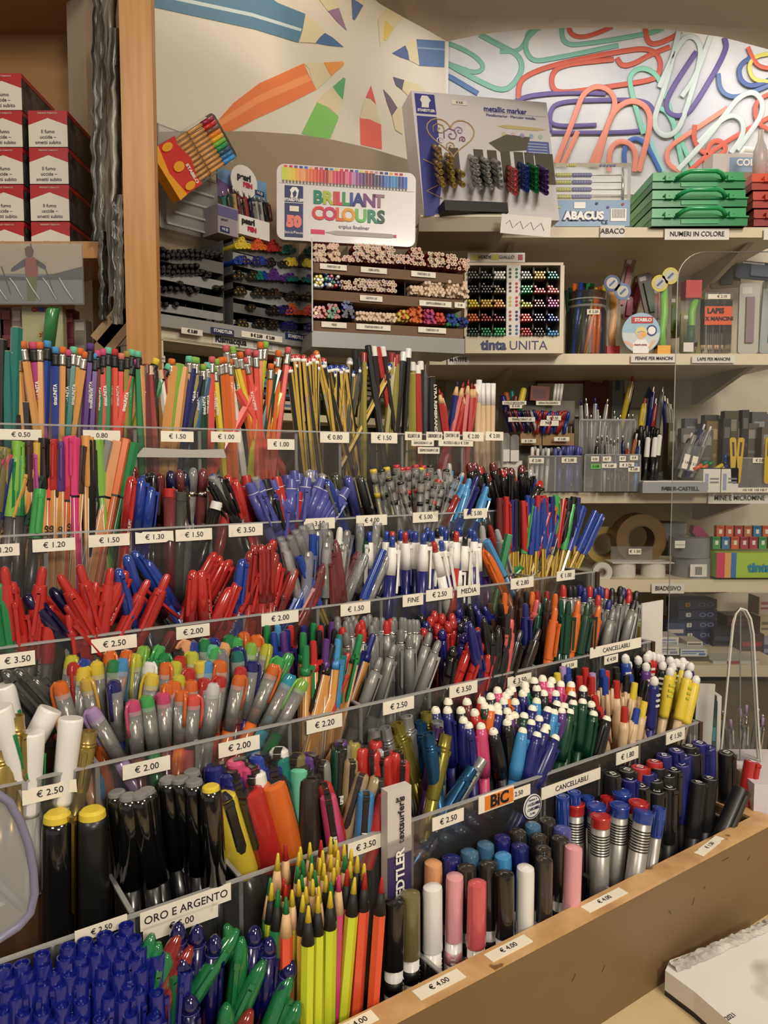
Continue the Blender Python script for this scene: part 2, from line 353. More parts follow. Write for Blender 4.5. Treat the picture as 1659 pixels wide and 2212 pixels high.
# brand stickers on the fifth edge
P = CB(1072, 1727, BK[5] - .0012)
s_ = rootat('brand_sticker', 'orange sticker with black slanted lettering beside a price tag', 'sticker', P)
mb = MB(); mb.obox(P, EX * .0215, EZ * .008, -EY * .0005); mb.obj('paper', PAPER, s_, True)
mb = MB(); mb.obox(P - EY * .0004 + EX * .003, EX * .0175, EZ * .0065, -EY * .0006); mb.obj('orange_badge', mat((226, 128, 40), .5), s_, True)
text('BiC', s_, frame(P + EX * .003 - EY * .0012, EX, EZ, -EY), .0155, bold=.0005)
P = CB(1150, 1742, BK[5] - .0012)
s_ = rootat('round_sticker', 'round white sticker with dark blue seal lettering', 'sticker', P)
mb = MB(); mb.lathe([(-.0006, .0118), (.0004, .0118)], 28, 0, frame(P, EX, EZ, -EY)); mb.obj('paper', mat((232, 230, 224), .5), s_, True)
mb = MB(); mb.tube([P - EY * .0004 + EX * (.0105 * math.cos(t)) + EZ * (.0105 * math.sin(t)) for t in [i * math.pi / 12 for i in range(24)]], .0005, 5, 0, True); mb.obj('blue_ring', mat((26, 30, 80), .5), s_, True)
NAVYI = mat((26, 30, 80), .5)
text('CANCELLABILE', s_, frame(P + EZ * .0025 - EY * .0006, (EX + EZ * .1).normalized(), EZ, -EY), .0038, NAVYI, xs=.72, bold=.0001)
text('RICARICABILE', s_, frame(P - EZ * .0022 - EY * .0006, (EX + EZ * .1).normalized(), EZ, -EY), .0038, NAVYI, xs=.72, bold=.0001)
text('PENNA A', s_, frame(P + EZ * .0066 - EY * .0006, EX, EZ, -EY), .0026, NAVYI)
text('DI BIC', s_, frame(P - EZ * .0066 - EY * .0006, EX, EZ, -EY), .0026, NAVYI)
# strip of bare tape on the first panel
P0_ = CB(393, 979, .7245); mb = MB()
mb.poly([P0_ + EX * x + EZ * z for x, z in [(-.046, -.004), (.047, -.0045), (.044, .0045), (.01, .0035), (-.038, .0052)]], .0006, -EY)
tag(mb.obj('tape_strip', mat((190, 186, 174), .5, alpha=.85)), 'torn strip of whitish tape below the top step tags', 'tape')
# ================================================================ pens, pencils and markers
RGB = dict(r=(205,34,28), dr=(112,24,26), rr=(168,36,30), o=(240,104,24), or_=(236,160,74), pe=(244,164,104), y=(240,208,40), yo=(222,176,52), ly=(206,206,40), l=(132,196,60), lg=(60,180,80),
 g=(24,140,70), dg=(12,66,44), t=(14,122,112), b=(26,60,166), n=(24,28,118), db=(14,18,66), lb=(54,146,214), st=(60,110,150), v=(88,44,132), p=(222,60,116), hp=(240,50,120), lp=(240,158,164), m=(190,60,140), w=(238,236,228), k=(24,24,26),
 kb=(38,30,28), s=(168,168,166), br=(74,46,34), cr=(250,76,62), la=(176,140,200), gy=(128,128,126), dgy=(70,72,66), be=(220,184,138), gd=(186,156,74), mg=(96,200,160), wi=(120,44,50), ta=(172,146,98), co=(226,84,88), ol=(160,146,50), ov=(120,110,60), sa=(232,120,100), ny=(222,236,30), no=(255,78,40), ng=(30,170,90), cl=(210,210,210), vi=(74,78,170), mb=(30,90,140), mp=(88,50,120), mk=(50,44,40), cy=(30,160,190))
CN = dict(r='red', dr='dark red', rr='brick red', o='orange', or_='ochre', pe='peach', y='yellow', yo='amber', ly='lime yellow', l='lime green', lg='bright green', g='green', dg='dark green', t='teal',
 b='blue', n='navy blue', db='midnight blue', lb='light blue', st='steel blue', v='purple', p='pink', hp='hot pink', lp='pale pink', m='magenta', w='white', k='black', kb='brownish black', s='silver', br='brown', cr='coral red', la='lavender',
 gy='grey', dgy='dark grey', be='beige', gd='gold', mg='mint green', wi='wine red', ta='tan', co='rose red', ol='olive gold', ov='olive', sa='salmon', ny='neon yellow', no='neon red', ng='neon green', cl='clear', vi='violet blue', mb='metallic blue', mp='metallic purple', mk='charcoal', cy='cyan')
def tone(c):
    g = (c[0] + c[1] + c[2]) / 3; return tuple(max(8, (x * .82 + g * .18) * .95) for x in c)
for k_ in RGB: RGB[k_] = tone(RGB[k_])
def C(c, rough=.3, metal=0., alpha=1., coat=0.): return mat(RGB[c], rough, metal, alpha, coat)
METAL = mat((196, 192, 184), .25, 1.0, name='bright_metal'); GOLDM = mat((206, 170, 96), .25, 1.0, name='gold_metal')
WOODC = mat((214, 176, 130), .6, name='bare_wood'); WHITE = mat((236, 234, 226), .35); BLACK = mat((22, 22, 24), .35)
HOLE = mat((16, 14, 18), .6)
TIPF = mat((236, 232, 212), .3, name='ivory_plastic')
LEN = {}
KD = {}          # kind -> (name, description, category)
def lt(pr, n=12, mi=0, **k):
    mb = MB(); mb.lathe([(z*.001, r*.001) for z, r in pr], n, mi, **k); return mb
def clip(z0, z1, r, wd=2.6, th=1.4, gap=1.0, round_=True):
    """pocket clip: bridge at the top, long blade standing off the barrel"""
    mb = MB(); q = .001
    mb.box(((r-1.5)*q, -wd/2*q, (z1-4)*q), ((r+gap+th)*q, wd/2*q, z1*q))
    x0 = r + gap; vs = []
    prof = [(z1-3, wd/2), (z1-12, wd/2), ((z0+z1)/2, wd/2*.95), (z0+4, wd/2*1.05), (z0, wd/2*.6)]
    for z, h in prof: vs += [(x0*q, -h*q, z*q), (x0*q, h*q, z*q), ((x0+th)*q, h*.7*q, z*q), ((x0+th)*q, -h*.7*q, z*q)]
    fs = []
    for i in range(len(prof)-1):
        for j in range(4): fs.append((i*4+j, i*4+4+j, i*4+4+(j+1) % 4, i*4+(j+1) % 4))
    fs += [(0, 1, 2, 3), (19, 18, 17, 16)]
    mb.add(vs, fs, 0, False); return mb
MC = {}
def P_(name, mb, m, kids=()): return (name, mb, m, kids)
def k_pe(c, f='s', e='o'):
    L_ = 178; LEN['pe'] = L_
    fm = METAL if f == 's' else C('k', .4)
    return [P_('body', lt([(0, 3.9), (160, 3.9)], 6, smooth=False), C(c, .28, coat=.5)),
            P_('ferrule', lt([(158, 3.9), (160, 4.2), (162, 3.9), (164, 4.2), (166, 3.9), (168, 4.2), (171, 4.0)], 12), fm),
            P_('eraser', lt([(170, 3.7), (176.5, 3.7), (178, 3.1)], 12), C(e, .7))]
def k_st(c, e='r'):
    LEN['st'] = 176; mb = MB(); vs = []; n = 12
    ye = C('yo', .3, coat=.5); ya = 3.9*.001
    for z in (0, .168):
        for i in range(n):
            a = (i // 2) * math.pi/3 + (.44 if i % 2 else -.44); vs.append((ya*math.cos(a), ya*math.sin(a), z))
    for i in range(n): mb.add([vs[i], vs[(i+1) % n], vs[n+(i+1) % n], vs[n+i]], [(0, 1, 2, 3)], 0 if i % 2 or (i // 2) % 3 == 2 else 1)
    return [P_('body', mb, [C('k', .3, coat=.4), ye, ye]),
            P_('collar', lt([(167, 3.9), (169, 4.0), (171, 3.9)], 12), WHITE),
            P_('cap_end', lt([(171, 3.9), (173.5, 3.7), (175.3, 2.6), (176, .9)], 12), C(e, .2, coat=.8))]
def k_jp(c, e='be'):
    LEN['jp'] = 172
    return [P_('body', lt([(0, 5.2), (171.5, 5.2)], 6, smooth=False), C(c, .3, coat=.5)), P_('core_end', lt([(171.4, 4.6), (172, 4.6)], 6, smooth=False), C(e, .6))]
def k_bp(c, e='w'):
    LEN['bp'] = 178
    return [P_('body', lt([(0, 4.2), (167, 4.2)], 6, smooth=False), C(c, .3, coat=.5)), P_('dipped_end', lt([(167, 4.3), (177, 4.2), (178, 3.4)], 10), C(e, .3, coat=.4))]
def k_ct(c, t='r'):
    LEN['ct'] = 172
    return [P_('body', lt([(0, 4.6), (150, 4.6)], 6, smooth=False), C(c, .3, coat=.5)), P_('wood_cone', lt([(150, 4.4), (163, 1.9)], 8), WOODC), P_('lead', lt([(163, 1.9), (172, .5)], 8), C(t, .4))]
def k_jt(c, wd='w', t='y'):
    LEN['jt'] = 172
    return [P_('body', lt([(0, 4.9), (146, 4.9)], 6, smooth=False), mat(RGB[c], .35, 0, 1, .4)),
            P_('sharpened_cone', lt([(146, 4.8), (161, 2.5)], 12), WOODC if wd == 'w' else C('k', .6)), P_('lead', lt([(161, 2.5), (171, 1.1), (172, .7)], 8), C(t, .4))]
def k_wsk(c):
    LEN['wsk'] = 170
    return [P_('body', lt([(0, 4.0), (138, 4.0)], 8), C('be', .4)), P_('painted_end', lt([(138, 4.1), (170, 4.1)], 8), C('w', .4))]
def k_fl(c, body='or_'):
    LEN['fl'] = 150
    mb = lt([(0, 3.8), (112, 3.8)], 6, smooth=False)
    for i in range(3):
        a = i*2*math.pi/3 + .5; x, y = 3.75e-3*math.cos(a), 3.75e-3*math.sin(a)
        mb.tube([(x, y, 0), (x, y, .110)], .0004, 4, 1)
    return [P_('barrel', mb, [C(body, .3), WHITE]), P_('cap', lt([(108, 4.1), (110, 4.6), (146, 4.2), (150, 4.1), (150, 2.8), (147, 2.5)], 12), C(c, .3, coat=.3), (P_('clip', clip(118, 149, 4.2), C(c, .3)),)),
            P_('end_plug', lt([(146, 2.2), (149, 1.8)], 10), HOLE)]
def k_fb(c, body=None):
    LEN['fb'] = 166; body = body or c
    mb = lt([(0, 4.4), (112, 4.4)], 6, smooth=False)
    for i in range(3):
        a = i*2*math.pi/3 + .5; x, y = 4.3e-3*math.cos(a), 4.3e-3*math.sin(a); mb.tube([(x, y, 0), (x, y, .111)], .0004, 4, 1)
    return [P_('barrel', mb, [C(body, .3), WHITE]), P_('ring', lt([(111, 4.7), (113, 4.7)], 6, smooth=False), BLACK), P_('cap', lt([(113, 4.7), (165, 4.7), (166, 4.2)], 6, smooth=False), C(c, .3, coat=.4))]
def k_gb(c):
    LEN['gb'] = 152
    return [P_('barrel', lt([(0, 4.4), (100, 4.6)], 12), mat((96, 92, 94), .35, .5)), P_('cap', lt([(98, 5.2), (148, 4.9), (152, 4.6), (152, 3.4), (149.5, 3.0), (149.5, 2.2), (151.5, 2.0)], 14), C(c, .3, coat=.3), (P_('clip', clip(104, 146, 5.0, 3.6, 2), C(c, .3)),))]
def k_cp(c, body=None, dome=True):
    LEN['cp'] = 145; body = body or c
    return [P_('barrel', lt([(0, 4.6), (96, 4.8)], 12), C(body, .25, coat=.4)), P_('cap', lt([(92, 5.5), (126, 5.3), (138, 4.7), (143, 3.6), (145, 1.6)], 14), C(c, .22, coat=.6), (P_('clip', clip(100, 140, 5.1, 3.2, 1.6), C(c, .25)),))]
def k_dm(c, ring='g'):
    LEN['dm'] = 142
    return [P_('barrel', lt([(0, 5.0), (112, 5.1)], 12), C(c, .25, coat=.5)), P_('ring', lt([(112, 5.2), (117, 5.2)], 12), GOLDM if ring == 'g' else METAL), P_('cap', lt([(117, 5.1), (134, 4.9), (140, 3.4), (142, 1.2)], 12), C(c, .22, coat=.6), (P_('clip', clip(84, 122, 5.2, 3.0, 1.6), METAL),))]
def k_ho(c, e=None):
    LEN['ho'] = 142; e = e or c
    return [P_('barrel', lt([(0, 5.1), (132, 5.6)], 12), C(c, .25, coat=.4)), P_('end_cap', lt([(132, 5.9), (141, 5.9), (142, 5.2), (141, 2.6), (138, 2.2)], 14), C(e, .3), ()), P_('hole', lt([(137.5, 2.3), (139.5, 2.1)], 8), HOLE)]
def k_tr(c):
    LEN['tr'] = 140
    return [P_('barrel', lt([(0, 5.4), (92, 5.8)], 12), C(c, .3)), P_('cap', lt([(88, 6.6), (128, 6.0)], 14), C(c, .3, coat=.2), (P_('clip', clip(88, 126, 6.2, 4.2, 2.2, .4), C(c, .3)),)),
            P_('ring', lt([(128, 5.9), (129, 5.9)], 14), C('w', .3)), P_('cap_top', lt([(129, 6.0), (138, 5.0), (140, 4.6), (140, 2.2), (137.5, 1.6)], 14), C(c, .3, coat=.2)), P_('end_hole', lt([(137.4, 1.7), (138.6, 1.5)], 8), HOLE)]
def k_fp(c):
    LEN['fp'] = 145
    return [P_('barrel', lt([(0, 5.2), (96, 5.6)], 12), C(c, .2, .3, coat=.5)), P_('cap', lt([(94, 6.2), (134, 6.1), (141, 5.0), (144.5, 2.4)], 14), C(c, .2, .3, coat=.6), (P_('clip', clip(100, 140, 6.0, 3.0, 1.4), METAL),))]
def k_gt(c, top='k'):
    LEN['gt'] = 144
    return [P_('barrel', lt([(0, 3.6), (128, 3.8)], 10), CLEAR), P_('refill', lt([(0, 1.3), (122, 1.3)], 6), C(c if c not in ('cl', 'k') else 's', .3)),
            P_('grip', lt([(108, 4.0), (114, 4.1)], 10), C(c, .3)), P_('cap', lt([(126, 4.7), (140, 4.4)], 12), CLEAR, (P_('clip', clip(98, 138, 4.4, 3.2, 1.2), FILM),)), P_('end_plug', lt([(138, 4.3), (142.5, 4.3), (144, 3.4)], 12), C(top, .15, coat=.8))]
def k_gp(c='k', top='dr'):
    LEN['gp'] = 146
    return [P_('barrel', lt([(0, 5.0), (90, 5.3)], 12), C(c, .25, coat=.4)), P_('cap', lt([(88, 6.0), (128, 5.9), (136, 5.4)], 14), C(c, .2, coat=.6), (P_('clip', clip(94, 136, 5.8, 3.2, 1.8), C(c, .2, coat=.5)),)), P_('cap_dome', lt([(135, 5.5), (141, 5.0), (145, 3.0), (146, 1.0)], 14), C(top, .15, coat=.9))]
def k_sk(c):
    LEN['sk'] = 148; mb = MB(); n = 12
    for i in range(n):
        a0 = (i//2)*math.pi/3 + (.40 if i % 2 else -.40); j = (i+1) % n; a1 = (j//2)*math.pi/3 + (.40 if j % 2 else -.40); r = .0037
        mb.add([(r*math.cos(a0), r*math.sin(a0), 0), (r*math.cos(a1), r*math.sin(a1), 0), (r*math.cos(a1), r*math.sin(a1), .096), (r*math.cos(a0), r*math.sin(a0), .096)], [(0, 1, 2, 3)], i % 2)
    return [P_('barrel', mb, [C('yo', .3, coat=.5), C('k', .3, coat=.4)]), P_('cap', lt([(93, 4.7), (100, 4.9), (146, 4.0), (148, 3.8), (148, 2.8), (146.5, 2.4), (146.5, 1.4), (147.6, 1.2)], 14), C(c, .28, coat=.3), (P_('clip', clip(98, 146, 3.9, 2.4, 1.3, .9), C(c, .3)),))]
def k_rc(c, body='cl'):
    LEN['rc'] = 146; bm = {'cl': CLEARS}.get(body) or C(body, .25, coat=.3)
    return [P_('barrel', lt([(0, 4.6), (92, 5.2)], 12), bm), P_('refill', lt([(0, 2.0), (90, 2.0)], 8), C('gy' if body == 'cl' else body, .3)), P_('upper_barrel', lt([(88, 5.9), (120, 6.2), (131, 5.0), (131.5, 4.2)], 14), C(c, .25, coat=.5), (P_('clip', clip(92, 129, 6.0, 3.4, 2.0, 1.6), C(c, .25, coat=.4)),)),
            P_('push_button', lt([(130, 3.7), (141, 3.5), (145, 2.6), (146, 1.2)], 12), C(c, .25, coat=.5))]
def k_cl(c='cl', ink='k'):
    LEN['cl'] = 142
    return [P_('barrel', lt([(0, 4.8), (92, 5.0)], 12), C('kb' if ink == 'k' else ink, .3)), P_('nib_cone', lt([(92, 4.0), (116, 1.0)], 10), METAL), P_('cap', lt([(88, 5.8), (132, 5.5), (140, 4.2), (142, 2.2)], 14), CLEAR, (P_('clip', clip(94, 138, 5.5, 3.4, 1.6), FILM),)),
            P_('crystal_bead', lt([(134, 1.6), (137, 2.8), (140.5, 1.6)], 8), METAL if ink == 'k' else C('s', .2, .8))]
def k_cf(c='wi'):
    LEN['cf'] = 144
    return [P_('barrel', lt([(0, 3.9), (104, 4.0)], 12), CLEARS), P_('refill', lt([(0, 1.6), (124, 1.6)], 8), C(c, .3)), P_('cap', lt([(96, 4.9), (142, 4.8), (144, 4.5), (144, 3.0), (141, 2.8)], 14), CLEAR)]
def k_fx(c):      # flat-sided capped pen with leaf shaped cap
    LEN['fx'] = 146
    return [P_('barrel', lt([(0, 4.8), (88, 5.0)], 12), C(c, .3)), P_('cap', lt([(84, 5.8), (110, 6.0), (130, 5.2), (140, 3.6), (146, 1.4)], 12), C(c, .25, coat=.4), (P_('clip', clip(88, 134, 4.6, 5.0, 2.2, 1.2), C(c, .25, coat=.4)),))]
def k_rg(c='n', btn='b'):
    LEN['rg'] = 144
    return [P_('barrel', lt([(0, 4.8), (60, 5.4), (104, 5.8)], 12), C(c, .28, coat=.2)), P_('upper_barrel', lt([(104, 5.9), (118, 5.8), (131, 4.8), (132, 4.4)], 14), WHITE, (P_('clip', clip(86, 130, 5.6, 3.8, 1.8, 1.8), WHITE),)), P_('push_button', lt([(131, 3.3), (142, 3.0), (144, 1.8)], 10), C(btn, .2, coat=.7))]
def k_wc(c='w'):
    LEN['wc'] = 138
    return [P_('barrel', lt([(0, 5.0), (72, 5.4)], 12), C('w', .3)), P_('cap', lt([(66, 6.2), (70, 7.0), (124, 8.2), (136, 8.6), (138, 7.9)], 16), C('w', .3, coat=.3), (P_('clip', clip(84, 118, 8.0, 2.2, 1.0, .2), C('g' if c == 'w' else c, .3)),))]
def k_gl(c, body=None):
    LEN['gl'] = 150; body = body or c; cm = mat(RGB[c], .12, 0, .82, .8); q = .001
    mb = MB(); mb.tube([(0, 0, 148.5*q), (3.2*q, 0, 149.5*q), (6.2*q, 0, 146*q), (7.2*q, 0, 140*q), (7.2*q, 0, 128*q), (6.6*q, 0, 116*q)], .0014, 6)
    return [P_('barrel', lt([(0, 4.9), (100, 5.2)], 12), mat(RGB[body], .2, 0, 1, .5)), P_('nib_holder', lt([(100, 4.6), (108, 4.2)], 10), mat(RGB[body], .2, 0, 1, .5)), P_('nib_cone', lt([(108, 3.6), (116, 2.6), (130, .9)], 10), METAL), P_('cap', lt([(96, 6.0), (140, 5.8)], 14), CLEAR, ()),
            P_('cap_plug', lt([(136, 5.5), (143, 5.8), (148, 5.0), (150, 2.8)], 14), cm, (P_('clip', mb, cm),))]
def k_hx(c):
    LEN['hx'] = 148
    mb = lt([(0, 4.5), (122, 4.6)], 6, smooth=False)
    for i in range(3):
        a = i*2*math.pi/3 + .5; x, y = 4.4e-3*math.cos(a), 4.4e-3*math.sin(a); mb.tube([(x, y, 0), (x, y, .121)], .00045, 4, 1)
    return [P_('barrel', mb, [C('or_', .3, coat=.2), WHITE]), P_('collar', lt([(121, 5.0), (128, 4.6)], 8), C(c, .3), (P_('clip', clip(88, 130, 4.6, 3.4, 2.2, 1.2), C(c, .3)),)), P_('push_button', lt([(127, 3.4), (144, 3.2), (147, 2.8), (148, 1.6)], 12), C(c, .3, coat=.2))]
def k_sv(c='s', btn='gy'):
    LEN['sv'] = 144
    return [P_('barrel', lt([(0, 4.6), (70, 5.2)], 12), C('gy' if c == 's' else c, .35, .3)), P_('upper_barrel', lt([(70, 5.4), (116, 5.3), (130, 4.4)], 14), mat((140, 140, 138), .35, .35), (P_('clip', clip(84, 128, 5.0, 3.2, 1.4, 1.0), mat((140, 140, 138), .35, .35)),)), P_('ring', lt([(130, 4.6), (131.5, 4.6)], 12), METAL),
            P_('push_button', lt([(131, 3.8), (139, 3.9), (143, 2.6), (144, 1.0)], 12), C(btn, .3, .2 if btn == 'gy' else 0))]
def k_tc(c):
    LEN['tc'] = 144; cm = mat(RGB[c], .14, 0, .9, .8)
    return [P_('barrel', lt([(0, 4.6), (70, 5.0), (110, 5.2)], 12), cm), P_('upper_barrel', lt([(108, 5.5), (112, 5.1), (116, 5.4), (120, 5.0), (126, 4.8), (132, 4.0)], 12), cm, (P_('clip', clip(88, 130, 5.0, 3.2, 1.6), cm),)), P_('push_button', lt([(131, 4.1), (135, 4.7), (141, 4.0), (144, 2.0)], 12), cm)]
def k_bm(c='k', top='y', gold=0):
    LEN['bm'] = 140
    cap = P_('cap', lt([(52, 10.4), (54, 11.0), (128, 10.2), (134, 9.6)], 18), mat((20, 20, 20), .12 if gold else .4, 0, 1, .8 if gold else .1), (P_('clip', clip(70, 138, 10.4, 3.0, 2.0, 1.8), GOLDM),) if gold else ())
    return [P_('barrel', lt([(0, 9.6), (52, 9.8)], 16), C('k', .3, coat=.3)), P_('label_stripe', lt([(16, 9.9), (20, 9.9)], 16), C('ly', .4)), cap, P_('cap_top', lt([(134, 9.3), (138, 8.8), (140, 6.6)], 16), C(top, .4))]
def k_bs(c='k', top='gy'):
    LEN['bs'] = 142; sh = mat((18, 18, 18), .12, 0, 1, 1.0)
    return [P_('barrel', lt([(0, 6.9), (78, 7.0)], 14), C('k', .3, coat=.5)), P_('cap', lt([(76, 7.8), (134, 7.6), (139, 7.0)], 16), sh, ()), P_('cap_top', lt([(139, 6.4), (141.2, 6.0), (142, 4.6)], 14), C(top, .4))]
def k_ps(c, size=1.0):
    LEN['ps'] = 140; s = float(size)
    return [P_('barrel', lt([(0, 8.0*s), (72, 8.2*s)], 16), C('k', .25, coat=.6)), P_('cap', lt([(68, 9.0*s), (71, 9.5*s), (132, 8.5*s), (138, 7.8*s), (140, 5.6*s)], 18), C(c, .3, coat=.5), (P_('clip', clip(92, 138, 8.2*s, 6.4*s, 1.3, .2), C('mk', .25, coat=.5)), P_('clip_band', MB().box((-1.5e-3*s, -3.2e-3*s, .1388), (8.0e-3*s, 3.2e-3*s, .1406)), C('mk', .25, coat=.5))))]
def k_mm(c):
    LEN['mm'] = 142; m_ = C(c, .28, .65)
    return [P_('barrel', lt([(0, 5.6), (90, 5.9)], 14), m_), P_('cap', lt([(86, 6.6), (126, 6.4), (127, 5.9), (129, 6.3), (130, 5.8), (132, 6.2), (133, 5.7), (142, 5.6), (142, 4.2), (139, 4.0), (139, 2.6), (141, 2.2)], 16), m_, (P_('clip', clip(92, 128, 6.3, 4.0, 1.6, .8), m_),))]
def k_wt(c):
    LEN['wt'] = 146
    return [P_('barrel', lt([(0, 5.0), (92, 5.6)], 12), C(c, .35)), P_('cap', lt([(90, 6.8), (104, 7.2), (120, 7.0), (133, 6.0), (141, 4.6)], 14), C(c, .3, coat=.25), (P_('clip', clip(94, 134, 4.6, 3.6, 2.0, 2.2), C(c, .3)),)), P_('ivory_tip', lt([(140.5, 4.6), (143, 4.4), (145.2, 3.4), (146, 2.3), (145.6, 1.2), (144.6, .9)], 14), TIPF), P_('tip_hole', lt([(144.5, .9), (144.9, .8)], 8), HOLE)]
def k_kb(c):
    LEN['kb'] = 146; q = .001
    mb = MB(); mb.tube([(5.1*q + .6*q*math.sin(z*.25), 2.4*q*math.sin(z*.22), z*q) for z in range(58, 120, 5)], .0007, 5)
    return [P_('barrel', lt([(0, 4.6), (30, 5.0), (56, 6.0), (78, 5.2), (100, 5.9), (116, 5.6), (126, 4.6)], 12), C('be', .35), (P_('wavy_line', mb, C(c, .4)),)), P_('clip', lt([(100, 1.6), (118, 2.2), (128, 1.8)], 8, M=Matrix.Translation((.0068, 0, 0))), C('be', .35)), P_('push_button', lt([(125, 4.0), (142, 3.9), (145.5, 3.6), (146, 2.6)], 12), C(c, .35))]
def k_sb(c, ball='w'):
    LEN['sb'] = 148; mb = MB(); q = .001
    for i in range(3):
        z = 128 - i*6; vs = []
        mb.box((4.6*q, -3.4*q, (z-1.0)*q), (6.9*q, 3.4*q, (z+1.4)*q))
    body = 'be' if c == 'y' else 'w'
    return [P_('barrel', lt([(0, 4.4), (96, 4.8)], 12), C(body if c == 'y' else c, .35)), P_('cap', lt([(90, 6.0), (94, 6.3), (134, 5.9), (138, 5.2)], 12), C(c, .3), (P_('stripes', mb, C('w' if c != 'y' else 'ly', .4)),)), P_('ball_end', lt([(137, 2.5), (138.5, 4.0), (142, 4.9), (145.5, 4.2), (148, 1.6)], 14), C(ball if c != 'y' else 'w', .3))]
def k_rt(c='n'):
    LEN['rt'] = 146; m_ = mat((22, 30, 120), .25, 0, 1, .5)
    return [P_('barrel', lt([(0, 4.4), (96, 4.6)], 10), m_), P_('cap', lt([(92, 5.2), (144, 5.0), (146, 4.8), (146, 3.9), (144, 3.6), (144, 2.8), (145.2, 2.5), (145.4, 1.0)], 16), m_, (P_('clip', clip(98, 140, 5.0, 2.8, 1.6, 1.0), m_),))]
def k_db(c='n'):
    LEN['db'] = 148; m_ = mat((16, 16, 76), .2, 0, 1, .7)
    return [P_('barrel', lt([(0, 4.9), (88, 5.0)], 12), C('co', .4)), P_('cap', lt([(86, 6.0), (136, 5.7)], 14), m_, (P_('clip', clip(92, 134, 5.7, 2.8, 1.6), m_),)), P_('ring', lt([(136, 6.1), (137, 6.1)], 14), mat((60, 60, 130), .3)), P_('cap_dome', lt([(137, 5.9), (142, 5.4), (146, 3.6), (148, 1.0)], 14), mat((16, 16, 76), .1, 0, 1, 1.0))]
def k_gg(c='g'):
    LEN['gg'] = 148; cm = mat(RGB[c], .15, 0, .78, 1.0)
    return [P_('barrel', lt([(0, 5.2), (90, 5.4)], 12), mat((40, 26, 24), .3, 0, 1, .5)), P_('inner_tube', lt([(90, 3.0), (128, 1.6)], 8), C('kb', .3)), P_('cap', lt([(84, 6.4), (110, 6.8), (132, 6.2), (141, 5.0), (146, 3.0), (148, 1.6)], 14), cm, (P_('clip', clip(90, 136, 6.2, 4.0, 2.2, .8), cm),))]
def k_pm(c, body='w'):
    LEN['pm'] = 143; cm = mat(RGB[c], .22, 0, 1, .8)
    return [P_('barrel', lt([(0, 7.4), (84, 7.4)], 16), C(body, .35, coat=.5)), P_('label_band', lt([(62, 7.55), (74, 7.55)], 16), C('k' if c in ('k', 'ov', 'mk') else c, .4)), P_('cap', lt([(84, 7.7), (138, 7.5), (141, 7.1), (143, 4.2), (143.4, .6)], 14, sx=1.12), cm)]
def k_wm(c):
    LEN['wm'] = 140; mb = lt([(0, 8.8), (131, 8.8)], 18)
    for i in range(8): mb.lathe([((122 - i*2.6)*.001, .00895), ((123.2 - i*2.6)*.001, .00895)], 18, 1)
    return [P_('barrel', mb, [mat((168, 166, 160), .35, .5), BLACK]), P_('cap', lt([(130, 9.3), (136, 9.4), (137, 9.9), (139.4, 9.9), (140, 9.3), (138.6, 8.3), (138.6, 7.6), (140, 7.2), (140.4, .6)], 22), C(c, .3, coat=.4))]
def k_wsm(c):
    LEN['wsm'] = 138; mb = MB(); q = .001
    for i in range(8):
        a = i*math.pi/4; mb.tube([(5.9*q*math.cos(a), 5.9*q*math.sin(a), 112*q), (5.9*q*math.cos(a), 5.9*q*math.sin(a), 135*q)], .0008, 5)
    return [P_('barrel', lt([(0, 5.8), (110, 5.8)], 14), mat((168, 166, 160), .35, .5)), P_('cap', lt([(110, 6.2), (134, 6.0), (136, 6.8), (138, 6.6), (138, 5.2), (136.4, 4.8), (136.4, 4.2), (138, 3.8), (138.2, .5)], 18), C(c, .3, coat=.4), (P_('cap_ribs', mb, C(c, .3)),))]
def k_sm(c):
    LEN['sm'] = 141; q = .001; mb = MB()
    mb.tube([(-3.2*q, -2*q, 141.5*q), (3.2*q, -2*q, 141.5*q), (3.2*q, 2*q, 141.5*q), (-1.6*q, 2.6*q, 141.5*q)], .0005, 4, 0, True)
    m2 = MB(); m2.lathe([(140.6*q, .0071), (141.2*q, .0069)], 20, 0, sx=1.05, caps=False)
    return [P_('barrel', lt([(0, 7.6), (84, 7.8)], 16), C('k', .4)), P_('cap', lt([(82, 8.3), (138, 8.4), (140.4, 8.2), (141, 7.4), (140.6, 6.4), (140.9, .5)], 20, sx=1.05), C(c if c != 'k' else 'k', .38, coat=.1), (P_('clip', clip(96, 140, 8.4, 6.4, 2.0, .4), C('mk' if c == 'k' else c, .4)), P_('white_emblem', mb, WHITE), P_('grey_ring', m2, C('s' if c == 'k' else 'la', .4))))]
